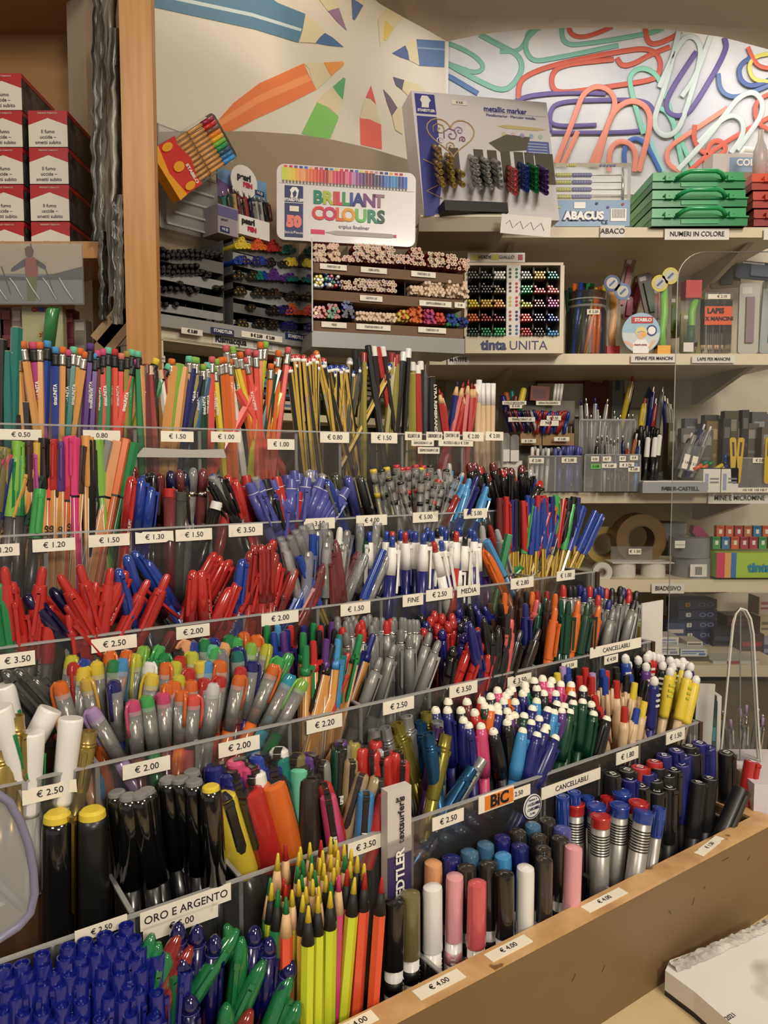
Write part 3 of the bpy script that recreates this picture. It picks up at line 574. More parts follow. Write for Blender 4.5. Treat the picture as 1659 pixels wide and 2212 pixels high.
KD.update(pe=('pencil', '{f} ferruled pencil with {e} eraser', 'pencil'), st=('pencil', 'yellow and black striped pencil with {f} end', 'pencil'), jp=('pencil', 'thick hexagonal pencil', 'pencil'), bp=('pencil', 'pencil with {f} dipped end', 'pencil'),
 ct=('colored_pencil', 'sharpened coloured pencil, point up', 'coloured pencil'), jt=('jumbo_pencil', 'jumbo pencil with {f} cone and {e} point', 'coloured pencil'), wsk=('chalk_pencil', 'pencil with bare wooden shaft', 'pencil'),
 fl=('fineliner', 'capped fineliner on hexagonal striped barrel', 'fineliner'), fb=('felt_tip_pen', 'felt tip pen with long hexagonal cap', 'felt tip pen'), gb=('felt_tip_pen', 'capped pen with dark grey barrel', 'felt tip pen'),
 cp=('ballpoint_pen', 'capped rollerball pen', 'pen'), dm=('ballpoint_pen', 'dome capped pen with metal ring', 'pen'), ho=('ballpoint_pen', 'pen with hollow round cap end', 'pen'), tr=('felt_tip_pen', 'matt capped felt pen with ringed cap', 'felt tip pen'),
 fp=('fountain_pen', 'fountain pen with chrome clip', 'pen'), gt=('gel_pen', 'slim clear barrelled pen with {f} end', 'gel pen'), gp=('ballpoint_pen', 'glossy capped pen with {f} dome', 'pen'), sk=('stick_pen', 'capped stick pen with yellow and black barrel', 'pen'),
 rc=('ballpoint_pen', 'push button ballpoint with curved clip', 'pen'), cl=('gel_pen', 'pen in clear crystal cap', 'gel pen'), cf=('gel_pen', 'clear tube pen with coloured refill', 'gel pen'), fx=('rollerball_pen', 'capped pen with leaf shaped cap', 'pen'),
 rg=('ballpoint_pen', 'pen with white collar and {f} push button', 'pen'), wc=('correction_pen', 'wide capped correction pen', 'correction pen'), gl=('gel_pen', 'clear capped gel pen', 'gel pen'), hx=('ballpoint_pen', 'push button pen on orange hexagonal barrel', 'pen'),
 sv=('ballpoint_pen', 'metallic push pen with {f} button', 'pen'), tc=('gel_pen', 'see-through push button pen', 'gel pen'), bm=('paint_marker', 'fat black paint marker with {f} top', 'marker'), bs=('marker_pen', 'wrapped marker with {f} top', 'marker'),
 ps=('paint_marker', 'wrapped paint marker cap with black clip', 'marker'), mm=('metallic_marker', 'shiny metallic marker with ringed cap', 'marker'), wt=('erasable_pen', 'pen with ivory cap tip', 'pen'), kb=('erasable_pen', 'push button on beige wavy pen', 'pen'),
 sb=('ball_end_pen', 'pen with striped cap and white ball end', 'pen'), rt=('stick_pen', 'ring topped stick pen', 'pen'), db=('rollerball_pen', 'dome topped capped pen', 'pen'), gg=('gel_pen', 'glittery translucent capped pen', 'gel pen'),
 pm=('paint_marker', 'film wrapped paint marker with faceted cap', 'marker'), wm=('whiteboard_marker', 'fat whiteboard marker cap on silver barrel', 'marker'), wsm=('whiteboard_marker', 'slim whiteboard marker with ribbed cap', 'marker'), sm=('permanent_marker', 'permanent marker with oval cap top', 'marker'))
GF = {'s': 'silver', 'k': 'black', 'w': 'wooden', 'bl': 'black'}
PENS = []
CROPS = dict(A=(0, 700, 3.318), B=(400, 700, 3.318), C=(800, 800, 3.19), D=(0, 1100, 3.318), E=(450, 1100, 3.318), F=(900, 1150, 3.016), G=(1160, 1300, 3.325), H=(0, 1350, 3.318), I=(400, 1500, 3.318),
 J=(850, 1500, 3.318), K=(0, 1700, 3.19), L=(450, 1750, 3.318), M=(850, 1750, 3.318), N=(1200, 1700, 3.614), Q=(320, 480, 3.606), R=(640, 500, 2.765))
def B_(crop, row, kind, s):
    x0, y0, sc = CROPS[crop]
    for e in s.split(','):
        q = e.split()
        if not q: continue
        PENS.append((row, kind, q[0].split('/'), x0 + float(q[1]) / sc, y0 + float(q[2]) / sc, float(q[3]) if len(q) > 3 else random.uniform(-2, 3)))
def solve_dir(P, tilt, lean):
    """unit axis through P that leans by tilt degrees in the view along the row, and by lean into the bin"""
    g = math.tan(math.radians(tilt)); a = g
    for _ in range(6):
        def ang(a_):
            D = (EX * a_ + EY * lean + EZ).normalized(); u1, v1 = proj(P); u2, v2 = proj(P - D * .05); return (u1 - u2) / (v2 - v1)
        f0 = ang(a); f1 = ang(a + .01); a -= (f0 - g) / max(.05, (f1 - f0) / .01); a = max(-1.6, min(1.6, a))
    return (EX * a + EY * lean + EZ).normalized()
PROTO = {}
RV = {}
def rowv(k, u):
    if k not in RV: a = proj(L(.1, BK[k], ZK[k])); b = proj(L(.7, BK[k], ZK[k])); RV[k] = (a, b)
    a, b = RV[k]; return a[1] + (u - a[0]) * (b[1] - a[1]) / (b[0] - a[0])
def build_pens():
    placed = []; SPREAD = {'rt', 'db', 'gg', 'wt', 'gl', 'kb', 'sm', 'pm', 'wm', 'jt', 'ps', 'sv', 'tc', 'bs'}
    rng = {}
    for row, kind, cs, u, v, tilt in PENS:
        if kind in SPREAD: g_ = (row, 'front' if kind in ('rt', 'db', 'gg') else kind); h_ = rowv(row, u) - v; lo_, hi_ = rng.get(g_, (1e9, -1e9)); rng[g_] = (min(lo_, h_), max(hi_, h_))
    for row, kind, cs, u, v, tilt in PENS:
        key = (kind, tuple(cs))
        if key not in PROTO:
            PROTO[key] = [(n, mb.mesh(n, m), [(n2, mb2.mesh(n2, m2)) for n2, mb2, m2, _ in kids]) for n, mb, m, kids in globals()['k_' + kind](*cs)]
        Ln = LEN[kind] * .001; b0, b1 = BK[row], BK[row - 1]
        lean = random.uniform(-.02, .05); bl, bh = b0 + .008, b1 - .006; bb = (bl + bh) / 2
        if kind in SPREAD:
            lo_, hi_ = rng[(row, 'front' if kind in ('rt', 'db', 'gg') else kind)]; bl, bh = b0 + .007, b1 - .006
            bb = bl + (bh - bl) * (rowv(row, u) - v - lo_) / max(1e-6, hi_ - lo_); P = CB(u, v, bb)
        for _ in range(0 if kind in SPREAD else 5):
            P = CB(u, v, bb); D = solve_dir(P, tilt, lean); zt = P.z - CZ; zb = zt - Ln * D.z
            bb = max(bl, min(bh, bb + (zb - FL[row] - .001) / max(.05, -(ray(u, v).z) / ray(u, v).dot(EY)) if ray(u, v).z < -.02 else bb))
            if not (bl < bb < bh): P = CB(u, v, bb); break
        D = solve_dir(P, tilt, lean); Bt = P - D * Ln
        s_ = max(.76, min(1.16, (P.z - CZ - FL[row] - .0012) / (Ln * D.z))); Bt = P - D * (Ln * s_)
        placed.append((row, kind, cs, u, v, Bt, D, key, s_))
    def base_of(p):
        row, kind, cs = p[0], p[1], p[2]; ds = KD[kind][1]
        f_ = CN.get(cs[1], cs[1]) if len(cs) > 1 else 'black'; e_ = CN.get(cs[2], '') if len(cs) > 2 else 'orange'
        if kind == 'jt': f_ = 'wooden' if len(cs) < 2 or cs[1] == 'w' else 'black'; e_ = CN.get(cs[2], '') if len(cs) > 2 else 'yellow'
        dflt = dict(st='red', bp='white', sv='silver', bm='yellow', bs='grey', gp='dark red', rg='blue')
        if kind in dflt and len(cs) < 2: f_ = dflt[kind]
        d = ds.format(f=f_, e=e_); cn = CN[cs[0]] if kind not in ('st', 'bm') else ''
        if kind in ('gt', 'cf', 'cl'): cn = {'cl': 'colourless'}.get(cs[0], CN[cs[0]])
        bse = (cn + (' wide' if kind == 'ps' and len(cs) > 1 and float(cs[1]) > 1 else ' slim' if kind == 'ps' and len(cs) > 1 else '') + ' ' + d).strip()
        if kind in ('cp', 'gl', 'fb', 'ho', 'dm') and len(cs) > 1 and cs[1] in CN and cs[1] != cs[0]: bse += ' on ' + CN[cs[1]] + ' barrel'
        elif kind == 'rc' and len(cs) > 1: bse += ' on solid barrel'
        elif kind == 'jp' and len(cs) > 1: bse += ' with pale core'
        elif kind == 'bm' and len(cs) > 2: bse += ' and gold clip'
        return bse, d
    groups = {}
    for i, p in enumerate(placed): groups.setdefault((p[0], KD[p[1]][0], base_of(p)[0]), []).append(i)
    for gk, idx in groups.items():
        row, nm, base2 = gk; n0 = len(idx); bands = [idx]
        if n0 > 20:
            k_ = int(math.ceil(n0 / 9)); idx = sorted(idx, key=lambda i: placed[i][4] - rowv(row, placed[i][3]), reverse=True); m_ = int(math.ceil(n0 / k_)); bands = [idx[q:q+m_] for q in range(0, n0, m_)]
        for bi, band in enumerate(bands):
          band = sorted(band, key=lambda i: placed[i][3]); n = len(band)
          for j, i in enumerate(band):
            p = placed[i]; kind = p[1]; cs = p[2]; d = base_of(p)[1]; cat = KD[kind][2]
            if n0 > 20: where = ' of ' + (['the nearest', 'the second', 'the third', 'the fourth', 'the fifth', 'the sixth', 'the seventh'][bi] if bi < len(bands) - 1 else 'the rearmost') + f' row, {STEPN[row]}'; lab = f'{base2}, {ordinal(j, n)}{where}'
            else: lab = f'{base2}, {ordinal(j, n)} on the {STEPN[row]}'
            ws = lab.split()
            for drop in ('the', 'with', 'from', 'and', 'on'):
                if len(ws) > 16: ws = [w_ for w_ in ws if w_ != drop]
            lab = ' '.join(ws)
            D = p[6]; x = D.orthogonal(); hint = -EY + EX * .2
            x = (hint - D * hint.dot(D)).normalized()
            x = Quaternion(D, random.uniform(-1.5, 1.5) + (math.pi if kind == 'gl' and random.random() < .5 else 0)) @ x
            M = frame(p[5], x, D.cross(x), D) @ Matrix.Diagonal((1, 1, p[8], 1))
            r_ = root(nm, lab, cat, f'{d} on the {STEPN[row]}', M)
            for pn, me, kids in PROTO[p[7]]:
                o = bpy.data.objects.new(pn, me); COL.objects.link(o); o.parent = r_
                for kn, kme in kids:
                    ko = bpy.data.objects.new(kn, kme); COL.objects.link(ko); ko.parent = o
            p_txt(kind, cs, r_, j)
            if row == 1 and kind == 'jp' and cs[0] == 'k' and abs(p[3] - 932.2) < 2:      # printed name reading downwards
                f_n = (-EY + EX * .25); f_n = (f_n - D * f_n.dot(D)).normalized(); o_ = text('LYRA REMBRANDT', r_, frame(p[5] + D * .118 + f_n * .0055, -D, D.cross(f_n) * -1 if False else (f_n.cross(-D)), f_n), .0078, WHITE, 'printed_name', bold=.0002, fix=False)
                o_.matrix_parent_inverse = r_.matrix_basis.inverted()
def p_txt(kind, cs, r_, j):
    """the larger printed words on the barrels"""
    F2 = lambda r, z: Matrix(((0, 0, 1, r), (-0., 1, 0, 0), (-1., 0, 0, z), (0, 0, 0, 1)))
    def side(s, r, z, size, m, bold=0.0):
        M = Matrix(((0, 0, 1, r + .0001), (0, -1, 0, 0), (1, 0, 0, z), (0, 0, 0, 1)))
        M = Matrix(((0, 0, 1, r + .0001), (0, 1, 0, 0), (0, 0, 0, z), (0, 0, 0, 1)))
        M = Matrix(((0., 0., 1., r + .0001), (0., -1., 0., 0.), (1., 0., 0., z), (0., 0., 0., 1.)))
        text(s, r_, M, size, m, 'printed_name', bold=bold, fix=False)
    if kind == 'pe' and cs[0] not in ('or_',) and j < 2: side('tintaUNITA', .0039, .128, .0045, WHITE, .0001)
    if kind == 'st' and j % 5 == 0: side('STAEDTLER', .0036, .12, .0034, C('s'), .0001)
    if kind == 'ps' and j == 0: side('uni', .0105, .1, .006, WHITE, .0002)
    if kind == 'pm': side('M 1.4', .0077, .068, .0055, WHITE, .0002); 
    if kind == 'pm' and cs[0] in ('k', 'ov'): side('PILOT', .0075, .035, .006, INK, .0003)
    if kind == 'rc' and cs[0] == 'r' and j % 3 == 0: side('PILOT SUPER GRIP', .0056, .08, .0036, WHITE)
    if kind == 'cp' and cs[0] == 'r' and j % 2 == 0: side('PILOT SUPER GRIP (F)', .0056, .098, .0036, WHITE)
    if kind == 'fl' and j == 0: side('STABILO', .0040, .07, .0045, INK, .0002)
# ---------------------------------------------------------------- what stands in the bins
B_('A', 1, 'pe', 'or_/s/o 160 125 -9,m/k/p 232 130 -7,or_/s/o 283 130 -1,b/k/lb 340 120 2,b/k/lb 398 165 0,or_/s/o 448 165 1,k/k/p 488 185 -2,t/s/mg 530 165 4,or_/s/o 578 175 10,or_/s/o 610 200 9,v/k/v 650 140 4,v/k/lb 685 210 3,wi/k/p 697 190 0,cr/k/p 738 180 -1,g/k/mg 775 170 1,cr/k/r 820 180 0,g/k/mg 738 235 2,cr/k/sa 868 210 1,ol/k/ol 910 195 0,g/k/mg 945 185 3,g/k/mg 985 195 -2,cr/k/m 960 250 12,ol/k/y 1122 250 18,g/k/mg 1215 290 24,pe/s/o 1232 250 3,be/s/mg 1355 230 -1,ol/s/l 1408 240 1,l/s/l 1390 236 0,be/s/o 1458 288 0,g/s/mg 1485 275 1,cr/s/co 1520 235 1,dg/s/l 1550 250 -4,o/s/o 1585 238 -4,or_/s/o 120 210 -4')
B_('A', 1, 'jp', 't 50 195 -1,t 88 208 0,t 120 25 2,kb 8 110 1,kb 10 640 2,kb 60 640 0,kb 118 650 0,kb 185 560 0,pe/br 1003 298 -3,l 1290 287 8,or_ 1240 302 6,or_ 1320 308 7,n 1385 318 9,db 1440 372 13,st 1490 382 14')
B_('B', 1, 'pe', 'o/s/o 248 245 -4,o/s/o 285 235 -4,o/s/o 320 250 -3,w/s/co 290 150 -8,y/s/l 335 160 -12,y/s/l 340 190 -15,o/s/o 392 200 -7,cr/s/co 450 180 -4,cr/s/co 505 190 -3,o/s/o 540 130 1,ly/s/l 578 128 7,o/s/o 670 190 4,cr/s/co 740 168 7,g/s/mg 160 290 -3,o/s/o 615 285 3,y/s/l 210 300 -5,cr/s/co 430 240 -12,dg/s/l 130 290 0')
B_('B', 1, 'jp', 'cr 520 440 28,cr 368 470 -30,dg/ta 672 330 17,dg/ta 640 360 9,y 690 500 20')
B_('B', 1, 'st', 'k/r 660 240 1,k/r 770 215 -5,k/r 800 213 -4,k/r 845 218 -5,k/r 885 238 -3,k/r 912 218 -2,k/r 940 235 0,k/o 935 188 -12,k/r 985 240 -9,k/b 1040 292 -12,k/b 980 262 -15,k/b 1085 292 1,k/b 1130 290 4,k/s 1180 240 1,k/b 1250 300 9,k/b 1290 275 5,k/b 1475 282 27,k/b 1465 365 28,k/b 1010 300 -7,k/b 1150 300 -7,k/r 860 250 -7,k/r 785 260 -6,k/b 1060 330 -10,k/b 1200 330 5,k/b 1110 310 -4,k/r 745 300 -7,k/r 950 280 2')
B_('B', 1, 'bp', 'k/k 1215 180 -6,k/k 1310 152 -8,k/w 1350 160 -4,r/r 1375 165 -11,k/w 1412 162 -8,ol/rr 1480 205 1,ol/rr 1515 218 2,ol/rr 1280 205 0,k/w 1565 200 5,k/w 1600 176 3,k/k 1240 230 -5,ol/r 1500 240 6')
B_('R', 1, 'bp', 'ol/w 693 780 -1,r/w 725 800 -1,k/w 742 775 -1,kb/br 768 795 0')
B_('R', 1, 'jp', 'r 726 868 0,k 775 870 0,k 808 868 -1,ol/w 690 850 0')
B_('R', 1, 'ct', 'r 852 940 -8,r 868 960 -6,r 1030 885 6,r 1000 900 13,n/n 965 890 9,r 1005 930 17,r 1050 905 4,r 1088 885 10,r 1070 905 7,r 1020 950 14')
B_('R', 1, 'wsk', 'w 1078 912 -3,w 1110 908 -1,w 1143 908 0,w 1174 908 1,y 1092 888 2')
B_('A', 1, 'bp', 'wi/wi 1050 288 -2,rr/be 1075 300 -3,kb/kb 1105 330 -1,w/be 1150 330 -8,rr/rr 1165 330 -8,ov/ov 1030 300 -2')
# second step
B_('A', 2, 'gb', 'y 20 950 22,y 42 985 24,g 150 945 2,l 118 950 6,or_ 235 1045 17,dg 330 1055 19,lg 288 1180 6,n 85 965 12,p 60 930 20,ov 35 890 8')
B_('A', 2, 'fl', 'l 122 838 0,br 205 838 -1,yo 262 850 0,br 320 850 -2,k 310 818 0,cr 370 840 0,v 430 842 0,m 245 930 -3,br 415 905 2,or_ 615 800 -1,br 592 872 4,r 385 825 1,ol 20 880 3,hp 480 808 0')
B_('A', 2, 'fb', 'r/o 490 858 2,hp 535 815 -1,l 700 828 -5,gy 778 835 12,pe 838 838 11,o 900 822 11,g 965 852 12,cr 350 832 2,k 655 830 0,k 675 900 -3,hp 510 800 0')
B_('A', 2, 'cp', 'r 945 1090 6,dr 958 1018 0,b/n 1015 1100 6,b/n 1085 1165 7,b/n 1032 1083 3,k 1060 1068 0,k 1095 1062 0,dr 1150 1068 3')
B_('A', 2, 'dm', 'db 1222 1048 -4,wi 1285 1043 -5,db 1318 1052 -8,gy/s 1388 1028 5,wi/s 1458 1033 4')
B_('A', 2, 'ho', 'wi 1220 1190 1,dgy 1295 1205 2,wi/r 1215 1178 0')
B_('B', 2, 'cf', 'k 190 1090 -26,w 215 1110 -24,s 500 1095 -20')
B_('B', 2, 'cp', 'k 240 1090 -22,r 300 1080 -15,r 355 1115 -14,b 190 1075 -26,k/s 180 1110 -28')
B_('B', 2, 'ho', 'k/w 232 1275 16,rr/lp 320 1210 11')
B_('B', 2, 'tr', 'r 435 1085 -9,vi 460 1140 -22,vi 515 1122 -22,vi 532 1190 -24,k 570 1112 -12,k 610 1185 -16,vi 620 1118 -22,r 652 1095 -10,vi 728 1082 -7,vi 780 1050 -6,vi 812 1070 -1,vi 720 1255 6,r 815 1200 10,vi 920 1048 5,vi 978 1108 20,vi 1082 1188 32,vi 1162 1182 33,vi 870 1100 6,vi 760 1110 2,vi 1040 1140 24')
B_('B', 2, 'fp', 's 885 1040 -8,s 965 1072 -30,dgy 1070 1062 -14,vi 1158 1082 -13,dgy 1250 1082 -15,b 1005 1110 -20')
B_('C', 2, 'gt', 'r/r 180 650 -2,r/r 215 668 -3,r/r 255 665 -2,r/r 310 650 0,r/r 365 655 4,k 75 678 -9,k 210 715 -14,k 315 680 0,k 412 650 2,k 395 740 4,k 205 765 -17,k 125 740 -14,k 490 800 12,k 525 680 8,k 600 735 22,y/y 110 665 -8,y/y 18 680 -10,y/y 350 670 2,r/r 390 708 4,r/r 470 755 13,k 280 720 -6,k 350 760 3,k 440 800 10,k 160 700 -12,k 440 700 6,k 50 700 -12')
B_('C', 2, 'rc', 'lb/b 560 690 12,lb/b 635 712 20,lb/b 650 785 22,lb/b 685 745 16,n/b 740 730 22,lb/b 805 800 18,b/lb 775 690 20,s/b 545 640 3,s/n 640 705 24,s/gy 470 680 -4')
B_('C', 2, 'cp', 'rr/s 600 860 26')
B_('C', 2, 'gp', 'k 680 635 -10,k 715 635 -10,k 760 655 -8,k 800 715 -14,k 840 630 -10,k/r 905 680 -3,k 970 670 0,k/r 980 715 0,k 1040 650 -2,k/s 1100 680 0,b/s 1130 710 12,k/r 1178 760 24,k/r 745 660 -6,k/r 860 670 -6,k 930 665 0,k/s 1075 690 0')
# third step
B_('C', 3, 'sk', 'dr 890 878 0,r 935 870 0,r 945 905 -1,kb 1005 888 0,r 1050 898 -2,lg 1103 920 8,b 1110 878 2,b 1085 862 0,b 1160 900 3,b 1210 905 4,b 1135 938 6,b 1255 905 6,o 1258 930 7,r 1228 975 16,b 1275 988 15,lg 1278 860 0,r 1330 888 8,lg 1398 912 12,kb 1345 958 17,b 1415 938 17,b 1465 938 18,k 1400 870 6,b 1550 972 24,b 1592 995 25,k 1365 880 6,n 980 892 1,b 1190 880 0,r 1155 862 2,r 1195 862 0,n 1250 870 0,n 1430 875 4')
B_('D', 3, 'rc', 'r 30 412 -7,r 108 640 -8,r 308 412 8,r 360 688 4,r 490 750 -8,r/r 568 398 -16,r/r 425 470 -30,r 260 600 -55,r 240 640 -55,g 0 530 -8,r 795 420 8,r/r 1065 505 27,r/r 1205 465 24,r 90 520 -6,r/r 690 520 10,r 470 690 -40')
B_('D', 3, 'cp', 'r 905 440 24,r 925 555 -52,db 365 565 -40,b/db 845 425 -14,b 955 300 -32,b 1045 365 -32,b/db 905 325 -15,k 915 430 -38,r 1385 435 4,r 1440 435 -3,r 1545 308 28,r 1640 365 26,r 1585 335 28,r 1655 560 26,db 180 610 -40,r 975 540 -50')
B_('E', 3, 'cp', 'r 165 362 28,r 110 370 27,r 215 512 20,r 350 415 26,r 468 215 10,r 400 282 20,r 505 378 12,b 245 355 8,b 275 348 8,rr 330 255 6,rr 380 250 0,rr 435 245 0,r 390 440 12,rr 300 300 4,rr 630 425 22,rr 480 310 10')
B_('E', 3, 'cf', 'wi 515 200 -14,wi 535 235 -12,wi 580 190 -20,wi 620 150 -20,wi 670 120 -17,wi 720 105 -14,gy 830 95 0,wi 1215 95 10,wi 1085 100 0,wi 1245 210 26,wi 560 300 -14,wi 650 190 -18')
B_('E', 3, 'cl', 'cl 785 150 0,cl 865 150 3,cl 998 150 10,cl 720 300 4,cl 1190 255 24,cl 1325 365 30,cl 1285 335 24,cl 970 250 8,cl 850 230 2,cl 1130 320 24')
B_('E', 3, 'sk', 'b 750 178 0,b 648 338 -22,b 742 488 26,b 1255 290 22')
B_('E', 3, 'fx', 'wi 910 218 -6,wi 885 302 -4,wi 830 382 18,wi 1095 272 25,dg 1082 155 -8,dr 560 560 20')
B_('E', 3, 'rc', 'rr/dr 828 488 28,w/b 945 128 6,b/n 690 560 26')
B_('E', 3, 'rg', 'n/b 1380 148 0,n/r 1412 162 0,n/b 1458 155 -2,n/b 1155 158 2,n/b 1278 155 0,n/b 1322 190 4,n/b 1545 170 2,n/b 1570 128 0,n/b 1605 160 4,n/b 1440 148 0,n/r 1320 158 0,n/b 1485 158 0')
B_('C', 3, 'rg', 'n/b 492 1072 0,n/b 522 1098 2,r/r 595 1108 4,n/b 612 1075 0,k/k 655 1138 3,n/b 690 1085 3,n/b 715 1105 2,n/b 732 1152 -1,n/b 485 1172 -9,w/r 435 1180 -12,n/b 515 1325 40,n/b 605 1320 2,w/r 635 1242 -4,n/b 665 1262 4,n/b 425 1108 0,n/b 392 1102 0,n/b 365 1132 2,k/k 565 1100 0,k/k 460 1085 0')
B_('C', 3, 'rc', 's/v 770 1070 -4,rr/wi 820 1065 -14,s/wi 870 1095 -14')
B_('C', 3, 'sk', 'o 762 1235 -26')
B_('C', 3, 'fb', 'lb 800 1172 -26,g 955 1130 12')
B_('C', 3, 'fx', 'g 1070 1300 48,dgy 1188 1305 52,o 800 1250 -24')
# fourth step
B_('H', 4, 'wc', 'w 365 600 28,w 232 765 2,s 510 665 6,w 20 430 -14,w -10 590 -16')
B_('H', 4, 'cp', 'dgy/rr 20 330 -42,dgy/rr 110 320 -42,dgy/rr 230 380 -42')
B_('H', 4, 'mm', 'gd 110 650 -2,gd 78 780 0,gd 640 760 10,gd 0 880 0')
B_('H', 4, 'gl', 'o/pe 425 405 -14,ly/l 520 215 6,r/co 530 262 -3,y/be 600 300 4,y/o 690 260 -3,yo/o 620 375 -12,g 820 245 2,n/n 812 395 -5,y/be 1095 345 8,ly/l 972 205 5,w/be 1080 260 8,o/o 1190 265 4,ly/y 1262 255 5,ly/y 1280 355 0,l/g 1040 150 14,lg/g 1150 145 16,o/pe 920 180 16,o/o 790 185 0,lb/lb 885 235 10,b/b 610 240 10,g/g 1190 200 16,k/k 1275 170 2,r/r 1290 218 4,ly/w 1378 188 2,r/dr 1355 308 2,y/y 1440 258 2,lb/lb 1485 258 5,o/o 1570 250 2,r/r 1580 365 8,r/dr 1462 380 4,o/pe 1370 395 0,o/pe 1250 400 -2,o/o 1195 420 0,o/o 1305 465 3,cr/co 1388 500 4,p/wi 950 538 -5,lg/g 1048 508 -7,p/wi 1170 485 -2,la/la 645 598 -30,cl/gy 1530 415 10,b/b 1380 120 2,b/n 1530 92 4,g/g 1470 100 3,mg/t 1530 138 8,pe/pe 1350 112 20,pe/pe 1620 140 18,gy/gy 1585 188 -3,g/t 1100 240 6,pe/pe 455 660 -20')
B_('E', 4, 'gl', 'n/n 35 925 0,lg/g 50 985 8,pe/pe 122 955 16,gy/w 85 1000 0,t/t 205 1010 -4,n/b 205 985 0,lg/g 205 918 2,r/dr 235 1128 6,o/o 255 878 0,o/rr 340 900 2,l/l 312 955 8,ly/l 428 965 12,n/n 320 1085 9,o/o 480 1110 22,lg/g 590 1035 26,o/o 228 1185 12,cy/cy 600 1185 27,l/g 690 1220 27,o/o 90 1085 2,cl/gy 38 1250 6,lg/lg 520 1060 20,g/g 150 900 4')
B_('E', 4, 'hx', 'g 680 882 0,r 752 942 -1,v 845 928 3,k 892 965 14,lb 932 925 6,r 1008 1030 22,g 1092 896 13,n 1185 892 18,v 537 876 -4,b 468 880 -2,g 420 832 0,lb 497 828 0,n 562 860 -3,r 590 832 0,r 805 832 3,k 795 868 0,k 905 858 3,g 755 815 2,t 940 898 5,n 685 832 0,v 885 805 2,g 700 975 1')
B_('E', 4, 'sv', 's 925 768 0,s 1000 773 -2,s 1037 763 0,s 1120 768 0,s 1155 753 2,s 1200 773 0,s 1245 773 0,s 1330 773 0,s 1385 773 0,s 1405 778 0,s 1440 790 0,s 1495 790 3,s 1470 788 0,s 1320 792 0,s 925 800 -2,s 985 798 -2,s 1015 808 -3,s 1055 790 0,s 1190 798 0,s 985 882 -4,s 1170 830 0,s 1235 1062 20,s 1335 968 16,s 1590 882 16,s 1655 938 20,s/r 1305 783 -2,s/r 1275 798 -2,s/r 1100 793 -2,s/r 1080 818 0,s/r 960 845 -4,s/r 1110 853 3,s 1440 900 0,s 1380 860 0')
B_('F', 4, 'tc', 'r 45 622 0,r 115 510 0,r 90 548 0,r 135 595 0,n 165 630 -2,r 235 560 0,k 80 610 0,n 330 585 10,n 318 655 14,r 405 620 20,r 455 652 16,r 358 705 20,r 490 722 14,k 240 740 10,n 60 578 0,n 275 492 -3,n 270 560 0,r 165 528 0,r 230 528 0,k 320 545 5,k 290 580 8,r 205 580 0,n 350 620 12,k 30 530 0,r 425 720 18')
B_('F', 4, 'fx', 'n 375 468 -14,n 440 478 -18,k 345 465 -6,k 435 548 -8,k 535 605 4,k 540 722 14,k 600 675 12,k 490 640 2,n 345 580 -10,n 395 500 -14')
B_('F', 4, 'rc', 'co/co 618 565 8,kb/kb 680 635 16,kb/kb 800 625 20,n/n 710 462 0,co/co 785 438 8,dg/dg 805 458 10,dg/dg 842 425 6,o/o 905 488 8,dg/dg 940 440 3,dg/dg 990 448 4,o/o 1055 442 9,dg/dg 1118 462 10,o/o 1190 478 12,o/o 575 392 2,o/o 755 385 2,o/o 752 408 2,o/o 905 398 4,kb/kb 680 420 0,br/br 620 478 6,kb/kb 545 460 -6,rr/rr 850 382 2,kb/kb 715 382 0,br/br 665 385 0,br/br 865 438 4,kb/kb 1130 450 4,rr/rr 785 380 0,kb/kb 590 530 2,br/br 470 460 -10')
B_('F', 4, 'sv', 'r/r 955 342 0,k/k 1000 348 0,k/k 1030 348 2,n/n 1065 342 2,n/n 1095 358 4,r/r 1130 348 4,n/n 1165 362 5,n/n 1190 348 4,n/n 1210 358 5,r/r 1238 362 6,k/k 1275 362 6,k/k 1330 350 7,r/r 1385 368 8,k/k 1435 380 9,r/r 1185 408 5,n/n 1258 438 11,k/k 1275 402 7,k/k 1335 400 9,r/r 1388 398 9,n/n 1095 382 3,n/n 1350 360 8,s 1285 500 14,k/k 1420 440 14')
# fifth step
B_('K', 5, 'bm', 'k/y/1 395 168 0,k/y 635 148 -1')
B_('H', 5, 'bs', 'k 835 1188 -6,k 920 1213 -2,k 1045 1173 -8,k 1200 1092 -6,k 1375 1040 -2,k 1390 1108 -3,k/y 1510 1148 -3,k 1000 1200 -8,k 1290 1090 -8')
B_('I', 5, 'ps', 'y/1.3 262 722 -16,r/1.3 455 678 -16,o/1.3 620 625 -14,n 205 505 -6,n 300 550 -6,n 345 605 -6,n 625 510 -3,p 360 468 -4,p 460 505 -5,b 525 425 -3,w 670 388 -2,w 505 555 -6,t 680 450 -2,mg 820 518 -1,v 890 428 0,ov 800 428 0,mk/1.05 890 588 0,k 905 555 -2')
B_('I', 5, 'ps', 'dg/.72 1095 382 3,gy/.72 990 480 -2,gy/.7 1140 362 2,ol/.72 1212 338 2,ta/.74 1190 465 4,ta/.74 1275 565 16,ta/.74 1378 590 17,r/.74 1265 378 2,r/.74 1352 405 -3,r/.74 1432 438 -3,r/.74 1500 408 -3,r/.74 1562 478 2,r/.74 1365 330 0,s/.74 1408 380 0,p/.84 1020 718 -9,lb/.84 1298 700 4,r/.84 1440 720 17,r/.74 995 640 -16,v/.7 1120 330 0')
B_('I', 5, 'mm', 's 1355 255 -2,s 1432 238 -10,s 1588 175 -6,ol 1515 212 -18,ol 1500 275 -20')
B_('J', 5, 'mm', 's 95 158 -8,ol 30 210 -15,ol 235 130 -4,mb 195 195 -6,s 315 195 -2,mp 318 235 9,ol 378 290 12,s 640 465 32,mb 565 530 32,mb 250 280 -8')
